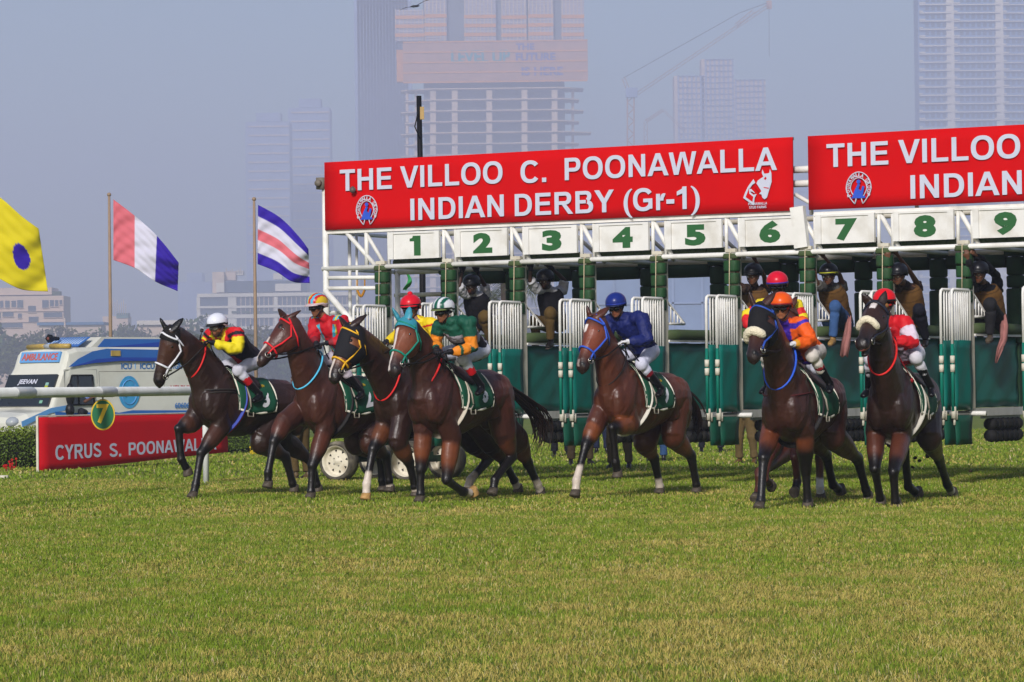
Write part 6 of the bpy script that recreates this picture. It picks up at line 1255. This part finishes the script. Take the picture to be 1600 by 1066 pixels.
flag('flag in vertical bands of pink, white and purple on a tan pole', 90, z8([(567, 70), (672, 150), (783, 250), (893, 385)]), z8([(567, 373), (672, 412), (773, 478), (888, 528)]), lambda u, v: PK if u < .335 else (WF if u < .67 else PF), 172, (170.5, 307))
flag('flag in horizontal stripes of purple, white and pink beside the gate', 90, z8([(1290, 97), (1400, 160), (1490, 250), (1541, 318)]), z8([(1288, 393), (1380, 430), (1460, 480), (1549, 488)]), lambda u, v: PF if v < .2 or v > .8 else (PK if .4 < v < .6 else WF), 398, (397, 314))
mb = MB(); G = [[at(633 + 7 * u + 5 * math.sin(v * 4), 426 + 26 * v + 3 * u, 62 + .1 * math.sin(v * 7 + u * 3)) for v in np.linspace(0, 1, 12)] for u in np.linspace(0, .8, 5)]; mb.grid(G, .01)
single('green_flag', mb, mat('green_cloth', '#2c8a48', .7, .1, 4), 'small strip of bright green cloth seen through the first stall', 'flag')
# dark mast behind the gate
pm = at(656, 600, 56); mast = thing('mast', 'black slender mast rising behind the left red banner, small tan box near its top', 'mast', V(pm.x, pm.y, 0))
mb = MB(); pt = at(654.5, 150, 56); mb.tube([V(pm.x + .06, 56, 0), at(660, 420, 56), pt], [.06, .055, .045], 8); obj('tube', mb, blackp, mast)
mb = MB(); mb.box(at(659.5, 177, 55.9), (.07, .06, .22)); obj('box', mb, mat('tan_box', '#a88c5a', .6), mast, False)
mb = MB(); mb.tube([at(653, 176, 55.9), at(648, 198, 55.9), at(655, 214, 55.9)], .012, 5); obj('cable', mb, blackp, mast)
bdp = at(649, 10, 300); bird = thing('bird', 'small dark bird gliding high above the building site', 'bird', bdp)
mb = MB(); mb.tube([bdp + V(-.5, 0, -.06), bdp + V(-.2, 0, 0), bdp + V(.2, 0, .02), bdp + V(.4, 0, .05)], [.03, .12, .1, .03], 8); obj('body', mb, blackp, bird)
for s_, tip in ((-1, (-1.5, -.35)), (1, (1.6, .65))): mb = MB(); q_ = [bdp + V(-.1, .15, 0), bdp + V(.15, -.15, .02), bdp + V(tip[0] * .6, -.1, tip[1] * .6 + .12), bdp + V(tip[0], 0, tip[1])]; mb.grid([[q_[0], q_[1]], [bdp + V(tip[0] * .5 - .1, .15, tip[1] * .5 + .1), q_[2]], [q_[3], q_[3] + V(.05, -.05, 0)]], .02); obj('wing', mb, blackp, bird)
# ------------------------------------------------------------------ trees
barkm = mat('bark', '#3a2c20', .9, .2, 3); treel = mat('tree_leaf', attr=True, rough=.7, noise_amt=.2, scale=.4, spec=.15)
def tree(name, label, x, D, h, w, n=1500, hue=(.035, .06, .018), seed=0):
    rg = np.random.default_rng(seed + 100); root = thing(name, label, 'tree', V(x, D, 0), 'hazy trees far beyond the course'); mb = MB(); rr = random.Random(seed)
    mb.tube([V(x, D, 0), V(x + .02 * h, D, h * .3), V(x - .01 * h, D, h * .6)], [h * .035, h * .026, h * .012], 8)
    cl = []
    for k in range(13):
        a = rr.uniform(0, 2 * PI); r = rr.uniform(.1, 1) * w * .40; z = h * rr.uniform(.32, .84); cl.append((V(x + r * math.cos(a), D + r * math.sin(a), z), w * rr.uniform(.13, .24)))
    cl.append((V(x, D, h * .85), w * .2))
    for c, r in cl[:7]: mb.tube([V(x, D, h * .3), (V(x, D, h * .4) + c) / 2, c], [h * .014, h * .010, h * .004], 5)
    obj('trunk', mb, barkm, root)
    P = []
    for c, r in cl:
        m = n // len(cl); d = rg.normal(size=(m, 3)); d /= np.linalg.norm(d, axis=1)[:, None]; P.append(np.array(c) + d * (r * rg.uniform(.45, 1.1, m) ** .6)[:, None] * np.array([1.1, 1.1, .85]))
    P = np.concatenate(P); cols = np.array(hue) * rg.uniform(.5, 1.5, len(P))[:, None]; leafcloud('crown', P, w * .034, cols, treel, root)
def palm(label, px, D, topy, basey_z=0, s=1.0, seed=0, n=17):
    c = at(px, topy, D); root = thing('palm_tree', label, 'palm tree', V(c.x, D, 0), 'palm trees behind the course'); rr = random.Random(seed); mb = MB()
    mb.tube([V(c.x + .3, D, 0), V(c.x + .15, D, c.z * .5), c], [.22 * s, .17 * s, .14 * s], 8); obj('trunk', mb, barkm, root); vs = []; fs = []; cols = []; rg = np.random.default_rng(seed)
    for k in range(n):
        a = 2 * PI * k / n + rr.uniform(-.2, .2); up0 = rr.uniform(-.3, 1.1); L = 2.6 * s * rr.uniform(.8, 1.1); pts = []; p = V(c); d = V(math.cos(a), math.sin(a), up0).normalized()
        for q_ in range(9): pts.append(V(p)); p = p + d * (L / 8); d = (d + V(0, 0, -.20)).normalized()
        for q_ in range(8):
            t = (q_ + .5) / 8; sd = d.cross(V(0, 0, 1)).normalized() if d.cross(V(0, 0, 1)).length > .01 else V(1, 0, 0); ax_ = (pts[q_ + 1] - pts[q_])
            for sg in (1, -1):
                for e in range(3):
                    o = pts[q_] + ax_ * (e / 3); tip = o + sd * (sg * .75 * s * math.sin(PI * min(1, t + .12)) ** .6) + ax_ * .9 - V(0, 0, .35 * s * rr.uniform(.4, 1)); i = len(vs); vs += [o, o + ax_ * .16, tip]; fs.append((i, i + 1, i + 2)); cc = np.array([.07, .085, .02]) * rr.uniform(.5, 1.4); cols += [cc] * 3
    mesh_obj('fronds', vs, fs, treel, root, False, None, np.array(cols))
if not globals().get('NOBG'):
    # rows of trees: nearer ones at the left edge of the course, dense band beyond
    k = 0; words = ['broad', 'low', 'tall', 'slim', 'round', 'ragged', 'wide', 'small', 'dense', 'thin', 'leaning', 'flat topped', 'spreading', 'bushy']
    spots = [(-280, 510, 690), (-190, 520, 640), (-105, 512, 670), (-30, 505, 640), (35, 530, 600), (90, 515, 660), (150, 520, 620), (205, 512, 690), (262, 522, 650), (318, 506, 700), (360, 518, 640), (405, 512, 680), (452, 520, 650), (495, 508, 700), (560, 515, 660), (618, 500, 690), (690, 512, 640), (742, 505, 700), (800, 515, 660), (862, 508, 690), (930, 520, 640), (990, 505, 700), (1052, 516, 650), (1110, 500, 690), (1180, 512, 650), (1255, 508, 690), (1330, 515, 650), (1400, 505, 700), (1470, 512, 660), (1545, 508, 690), (1620, 514, 650)]
    back = ['farthest beyond the left picture edge', 'well outside the left picture edge', 'just outside the left picture edge', 'behind the yellow flag', 'behind the ambulance lamp bar', 'left of the second flag pole', 'between the flag pole and the white bridled horse', 'above the ambulance pod', 'behind the ears of the leftmost horse', 'below the white office block', 'right of the white helmet', 'beside the third flag pole', 'left of the striped cap', 'behind the striped cap', 'behind the left end of the gate', 'seen through stall one', 'left in stall two', 'right in stall two', 'left in stall three', 'right in stall three', 'left in stall four', 'right in stall four', 'left in stall five', 'right in stall five', 'behind stall six', 'left in stall seven', 'right in stall seven', 'behind stall eight', 'left in stall nine', 'right in stall nine', 'beyond the right picture edge']
    for (px, ty, D), bk_ in zip(spots, back):
        D *= 2.1
        t = at(px, ty, D); h = t.z; tree('tree', 'hazy %s tree %s' % (words[k % 14], bk_), t.x, D, h, h * random.uniform(1.15, 1.7), 3600, (.05 + .018 * (k % 3), .08, .03), k); k += 1
    palm('tall ragged palm tree seen through stalls two and three', 786, 210, 418, s=1.5, seed=3); palm('small palm tree in front of the white office block, above the white helmet', 316, 560, 528, s=2.3, seed=4); palm('palm tree in front of the white office block, right of the white helmet', 368, 600, 532, s=2.3, seed=6); palm('palm tree low behind the second stall panel', 770, 260, 470, s=1.4, seed=8)
# ------------------------------------------------------------------ city
conc = mat('pale_concrete', '#c9b4a2', .85, .08, .05, dirt=((.28, .25, .22), .08, .5)); cwhite = mat('office_white', '#cfc8be', .8, .06, .08, dirt=((.35, .32, .28), .06, .4)); creamw = mat('cream_wall', '#cbb29f', .85, .07, .1, dirt=((.4, .32, .26), .1, .4))
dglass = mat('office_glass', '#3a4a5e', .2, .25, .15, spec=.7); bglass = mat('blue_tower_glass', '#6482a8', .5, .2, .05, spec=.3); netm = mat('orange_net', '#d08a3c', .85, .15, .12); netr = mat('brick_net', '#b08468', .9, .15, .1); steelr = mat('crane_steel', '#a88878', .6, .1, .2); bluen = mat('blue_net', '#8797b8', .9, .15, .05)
def bld(name, label, px, D, cat='building', group=None): p = at(px, 607, D); p.z = 0; return thing(name, label, cat, p, group)
def pbox(mb, x0, x1, y0, y1, D, dep, dz=0): a = at(x0, y1, D); b = at(x1, y0, D); mb.box(((a.x + b.x) / 2, D + dep / 2 + dz, (a.z + b.z) / 2), (b.x - a.x, dep, b.z - a.z))
def pb(name, x0, x1, y0, y1, D, dep, m, root, dz=0): mb = MB(); pbox(mb, x0, x1, y0, y1, D, dep, dz); return obj(name, mb, m, root, False)
if not globals().get('NOBG'):
    # cream building at the far left
    D = 1875; b = bld('apartment_building', 'cream flat roofed building with square windows at the far left, below the yellow flag', 40, D)
    pb('wall', -60, 99, 462, 640, D, 30, creamw, b); pb('parapet', -60, 80, 449, 462, D, 28, creamw, b, 2); pb('roof_garden', 80, 93, 455, 462, D, 6, mat('roof_plants', '#3b4a30', .9), b, 3)
    for x0, x1, y0, y1 in [(0, 5, 470, 481), (8, 15, 470, 481), (18, 25, 470, 480), (27, 36, 469, 481), (66, 76, 469, 481), (78, 84, 469, 479), (86, 91, 469, 479), (93, 97, 469, 476), (44, 56, 478, 488), (-8, 1, 489, 498), (4, 21, 488, 495), (28, 34, 490, 497), (-20, -10, 470, 481), (68, 97, 488, 496), (45, 60, 495, 503), (2, 35, 505, 512)]:
        w_ = pb('window', x0, x1, y0, y1, D - .35, .3, dglass, b); pb('sill', x0 - .6, x1 + .6, y1, y1 + .9, D - 1.0, 1.2, creamw, w_)
    for y in (486, 503): pb('ledge', -60, 99.5, y, y + 1.5, D - 1.0, 1.2, conc, b)
    # low roofs between
    D = 1687; b = bld('shed', 'long low shed with a blue sheet roof left of the second flag pole', 110, D); pb('wall', 62, 158, 508, 640, D, 20, conc, b); pb('roof', 58, 162, 503, 508.5, D - 2, 24, mat('blue_sheet', '#3e6a92', .6, .1, .1), b); pb('post', 100, 102, 497, 520, D - 3, 1, conc, b)
    D = 2125; b = bld('small_building', 'small pale rooftop building with antennas right of the second flag pole', 185, D); pb('wall', 162, 200, 494, 640, D, 18, creamw, b); pb('roof_room', 182, 200, 489, 497, D - 1, 12, mat('green_roof', '#5c7a78', .8), b)
    for k in range(7): mb = MB(); x_ = 176 + k * 3.4; mb.tube([at(x_, 492, D - 2), at(x_ + .2, 466 + (k * 7) % 11, D - 2)], .22, 5); obj('antenna', mb, conc, b)
    b = bld('low_building', 'long low white roofed building left of the white helmet, behind trees', 265, 1500); pb('wall', 216, 306, 508, 640, 1500, 20, conc, b); pb('roof', 214, 308, 500, 508, 1498, 24, cwhite, b)
    # white office block
    D = 2375; b = bld('office_building', 'white banded office block with rooftop plant rooms behind the third flag', 400, D)
    pb('core', 312, 560, 458, 640, D + 3, 40, dglass, b)
    for y0, y1 in ((456, 464.5), (475.5, 482), (489, 498), (508, 516), (526, 534)): pb('floor_band', 308, 562, y0, y1, D, 44, cwhite, b)
    for x in (309, 358, 430, 500): pb('column', x, x + (11 if x == 358 else 3.5), 464, 640, D + .6, 3, cwhite, b)
    pb('roof_floor', 350, 480, 438, 457, D + 10, 30, dglass, b); pb('roof_block', 430, 470, 443, 455, D + 6, 10, cwhite, b)
    pb('plant_room', 332, 350, 425, 458, D + 5, 16, conc, b); pb('plant_room', 352, 368, 424, 438, D + 12, 14, conc, b); pb('plant_room', 369, 380, 423, 430, D + 14, 10, cwhite, b); pb('plant_room', 427, 441, 427, 437, D + 14, 10, cwhite, b); pb('stair_tower', 338, 350, 442, 457, D + 2, 6, cwhite, b)
    for k in range(9): pb('roof_pipe', 353 + k * 3.2, 354 + k * 3.2, 419 + (k * 5) % 7, 426, D + 12, 1, conc, b)
    text('GLOBAL', V(*at(371.5, 439.4, D + 9.5)), V(1, 0, 0), V(0, 0, 1), 5.2, 1.15, lett, b, 'roof_lettering', .03, .05, .1)
    for k in range(26): pb('mullion', 362 + k * 7.2, 362.5 + k * 7.2, 464, 526, D + 1.5, 1, conc, b)
    for k in range(12): pb('planter', 362 + k * 16, 374 + k * 16, 486, 489.3, D - 1, 2, mat('roof_plants'), b)
    # tower under construction with orange nets
    D = 3250; b = bld('construction_tower', 'concrete tower under construction wrapped in orange netting, rising behind the left banner', 765, D)
    pb('core', 668, 880, -30, 640, D + 14, 40, mat('dark_concrete', '#6a7078', .9, .12, .05), b)  # set-back core in darker, greyer concrete than the slabs
    fl = [y for y in np.arange(140, 640, 17.2)]
    for k, y in enumerate(fl):
        x0, x1 = (632, 905) if k % 2 else (626, 912); x1 = 924 if y > 195 and k % 2 == 0 else x1
        mb = MB(); a0, a1, a2, a3 = at(x0, y, D + 16), at(668, y, D), at(880, y, D), at(x1, y, D + 14); back_ = D + 50
        poly = [(a0.x, D + 18), (a1.x, D), (a2.x, D), (a3.x, D + 16), (a3.x, back_), (a0.x, back_)]; mb.prism(poly, V(0, 0, a1.z), V(1, 0, 0), V(0, 1, 0), V(0, 0, 1), 1.0); obj('floor_slab', mb, conc, b, False)
        for x in (672, 706, 760, 815, 862): pb('column', x, x + 9, y + .5, y + 16.8, D + 2.5, 4, conc, b)
        for x in (634, 648, 893): pb('column', x, x + 4, y + .5, y + 16.8, D + 19, 3, conc, b)
        if k in (3, 4): pb('safety_net', 640, 880, y - 3, y, D - .8, .5, netm, b)
    for x0, x1, bl_ in ((664, 697, 0), (726, 774, 1), (784, 822, 2), (826, 864, 3), (878, 912, 4), (618, 662, 5)):
        yb_ = -30 + (0 if bl_ < 5 else 45); pb('bay', x0, x1, yb_, 64, D + 6, 30, mat('scaffold', '#a8a4b4', .85, .2, .3), b)
        for y in (22, 36, 50): pb('orange_band', x0 - .8, x1 + .8, y + (bl_ % 3), y + 6 + (bl_ % 3), D + 4.8, 1, netm, b)
        for y in np.arange(-28, 64, 4.6): pb('scaffold_tube', x0, x1, float(y), float(y) + .7, D + 5.2, .6, netr, b)
        for x in np.arange(x0, x1, 6): pb('scaffold_tube', float(x), float(x) + .7, yb_, 64, D + 5.0, .5, conc, b)
    pb('netting', 630, 918, 64, 128, D - 2, 1.2, netr, b); pb('netting', 620, 632, 78, 128, D + 10, 12, netm, b)
    for y in (64, 80, 96, 112, 127): pb('net_seam', 630, 918, y, y + 1.2, D - 2.8, .6, netm, b)
    lt = mat('teal_print', '#2f8a96', .8); lb_ = mat('violet_print', '#5a5a9c', .8); Sx = V(1, 0, 0); Sz = V(0, 0, 1)
    for s, x0, y0, x1, cp_, m in (('LEVEL UP', 705, 99, 797, 20, lt), ('THE', 806, 78, 835, 10, lb_), ('FUTURE', 806, 96, 868, 13, lb_), ('IS HERE', 815, 118, 880, 13, lb_)): a = at(x0, y0, D - 2.3); e = at(x1, y0, D - 2.3); text(s, a, Sx, Sz, e.x - a.x, cp_ / FOC * D, m, b, 'net_lettering', .03, .3, .1)
    # glass tower behind it
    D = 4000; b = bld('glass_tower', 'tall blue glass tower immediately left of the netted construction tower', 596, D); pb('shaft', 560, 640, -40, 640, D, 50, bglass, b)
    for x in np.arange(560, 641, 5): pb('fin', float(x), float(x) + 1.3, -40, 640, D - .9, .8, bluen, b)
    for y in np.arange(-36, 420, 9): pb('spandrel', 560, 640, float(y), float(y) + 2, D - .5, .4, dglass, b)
    # residential tower on the right
    D = 3750; b = bld('residential_tower', 'tall residential tower with stepped white balcony slabs at the top right', 1520, D); pb('shaft', 1443, 1660, -30, 640, D + 4, 40, bglass, b)
    me_cache = {}
    for k, y in enumerate(np.arange(-20, 625, 12.9)):
        for x0, x1 in ((1437, 1486), (1491, 1563), (1568, 1660)):
            mb = MB(); y_ = float(y) + (1520 - (x0 + x1) / 2) * .045 * 0; pbox(mb, x0, x1, y_, y_ + 2.4, D, 8); pbox(mb, x1 - 8, x1, y_ - 2.4, y_ - .02, D + .3, 7); pbox(mb, x0, x0 + (5 if k % 2 else 9), y_ - 2.2, y_ - .02, D + .3, 7); obj('balcony_slab', mb, cwhite, b, False)
        for x in np.arange(1446, 1655, 9): 
            if abs(x - 1488) > 4 and abs(x - 1565) > 4 and y < 210: pb('window', float(x), float(x) + 5.5, float(y) - 9, float(y) - 2.5, D + 3.4, .4, dglass, b)
    for x in (1488.5, 1565.5): pb('recess', x - 1.2, x + 1.2, -30, 640, D + 2, 3, cwhite, b)
    # faint towers and scaffold tower
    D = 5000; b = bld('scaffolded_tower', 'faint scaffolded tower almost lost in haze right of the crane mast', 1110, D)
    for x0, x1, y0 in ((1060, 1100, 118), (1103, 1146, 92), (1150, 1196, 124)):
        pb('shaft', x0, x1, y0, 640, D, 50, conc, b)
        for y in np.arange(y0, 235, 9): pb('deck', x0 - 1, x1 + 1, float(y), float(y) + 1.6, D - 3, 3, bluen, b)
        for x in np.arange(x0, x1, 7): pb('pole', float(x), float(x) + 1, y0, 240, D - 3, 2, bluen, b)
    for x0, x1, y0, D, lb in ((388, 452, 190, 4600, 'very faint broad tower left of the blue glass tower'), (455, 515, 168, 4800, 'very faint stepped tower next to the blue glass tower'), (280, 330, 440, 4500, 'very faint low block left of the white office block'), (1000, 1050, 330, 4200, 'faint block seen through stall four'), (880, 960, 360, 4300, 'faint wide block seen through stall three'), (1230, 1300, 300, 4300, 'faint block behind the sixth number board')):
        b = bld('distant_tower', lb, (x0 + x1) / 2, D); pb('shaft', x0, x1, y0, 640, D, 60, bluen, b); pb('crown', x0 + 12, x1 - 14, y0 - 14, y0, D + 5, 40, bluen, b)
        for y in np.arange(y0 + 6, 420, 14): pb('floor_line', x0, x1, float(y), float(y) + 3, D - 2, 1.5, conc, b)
    # large netted hoarding seen through the stalls
    D = 900; b = bld('netted_fence', 'tall pale blue netted screen beyond the course, seen through stalls three to five', 980, D, 'screen'); pb('net', 868, 1145, 418, 640, D, .6, mat('pale_blue_net', '#7d8fb0', .9, .12, .15), b)
    for x in np.arange(868, 1146, 46): pb('pole', float(x), float(x) + .6, 416, 640, D - .5, .3, bluen, b)
    for y in (431, 474): pb('rail', 868, 1145, y, y + .6, D - .5, .3, bluen, b)
    # cranes
    def lattice(mb, a, c_, w, n):
        ax = (c_ - a).normalized(); s_ = ax.cross(V(0, 1, 0)).normalized()
        for o in (s_ * w, -s_ * w): mb.tube([a + o, c_ + o], w * .22, 4)
        for k in range(n): p = a.lerp(c_, k / n); q_ = a.lerp(c_, (k + 1) / n); sg = 1 if k % 2 else -1; mb.tube([p + s_ * w * sg, q_ - s_ * w * sg], w * .14, 4)
    for lb, D, mx, my, (jx, jy), (cx_, cy_), bx in (('luffing tower crane with its jib rising to the upper right', 2850, 985.5, 150, (1202, 8), (945, 128), 1), ('small faint crane arm bending down right of the tall crane', 3600, 1009, 190, (1036, 172), (1009, 190), 0)):
        p = at(mx, 607, D); p.z = 0; cr_ = thing('tower_crane', lb, 'crane', p, 'cranes over the building site'); mb = MB(); lattice(mb, p, at(mx, my, D), 5.2 / FOC * D * (1 if bx else .5), 46); obj('mast', mb, steelr, cr_)
        mb = MB(); lattice(mb, at(mx + (8 if bx else 0), my - (2 if bx else 0), D - 2), at(jx, jy, D - 2), 2.2 / FOC * D, 34); obj('jib', mb, steelr, cr_)
        if bx:
            mb = MB(); lattice(mb, at(mx, my, D), at(974, 122, D), 2.5 / FOC * D, 6); obj('counter_jib', mb, steelr, cr_); mb = MB(); pbox(mb, 978, 996, 137, 152, D - 3, 5); obj('cab', mb, bluen, cr_, False)
            mb = MB(); mb.tube([at(974, 122, D), at(1156, 20, D), at(1201, 4, D)], .3, 4); mb.tube([at(1201.5, 6, D), at(1202, 88, D)], .2, 4); obj('cable', mb, blackp, cr_); mb = MB(); pbox(mb, 1198, 1206, 1, 14, D - 1, 4); obj('jib_head', mb, steelr, cr_, False); mb = MB(); lattice(mb, at(1150, 40, D - 3), at(1178, 17, D - 3), 2.6 / FOC * D, 6); obj('jib_gallery', mb, steelr, cr_)
        else:
            mb = MB(); lattice(mb, at(1036, 172, D), at(1071, 206, D), 1.5 / FOC * D, 8); obj('jib_tip', mb, steelr, cr_)
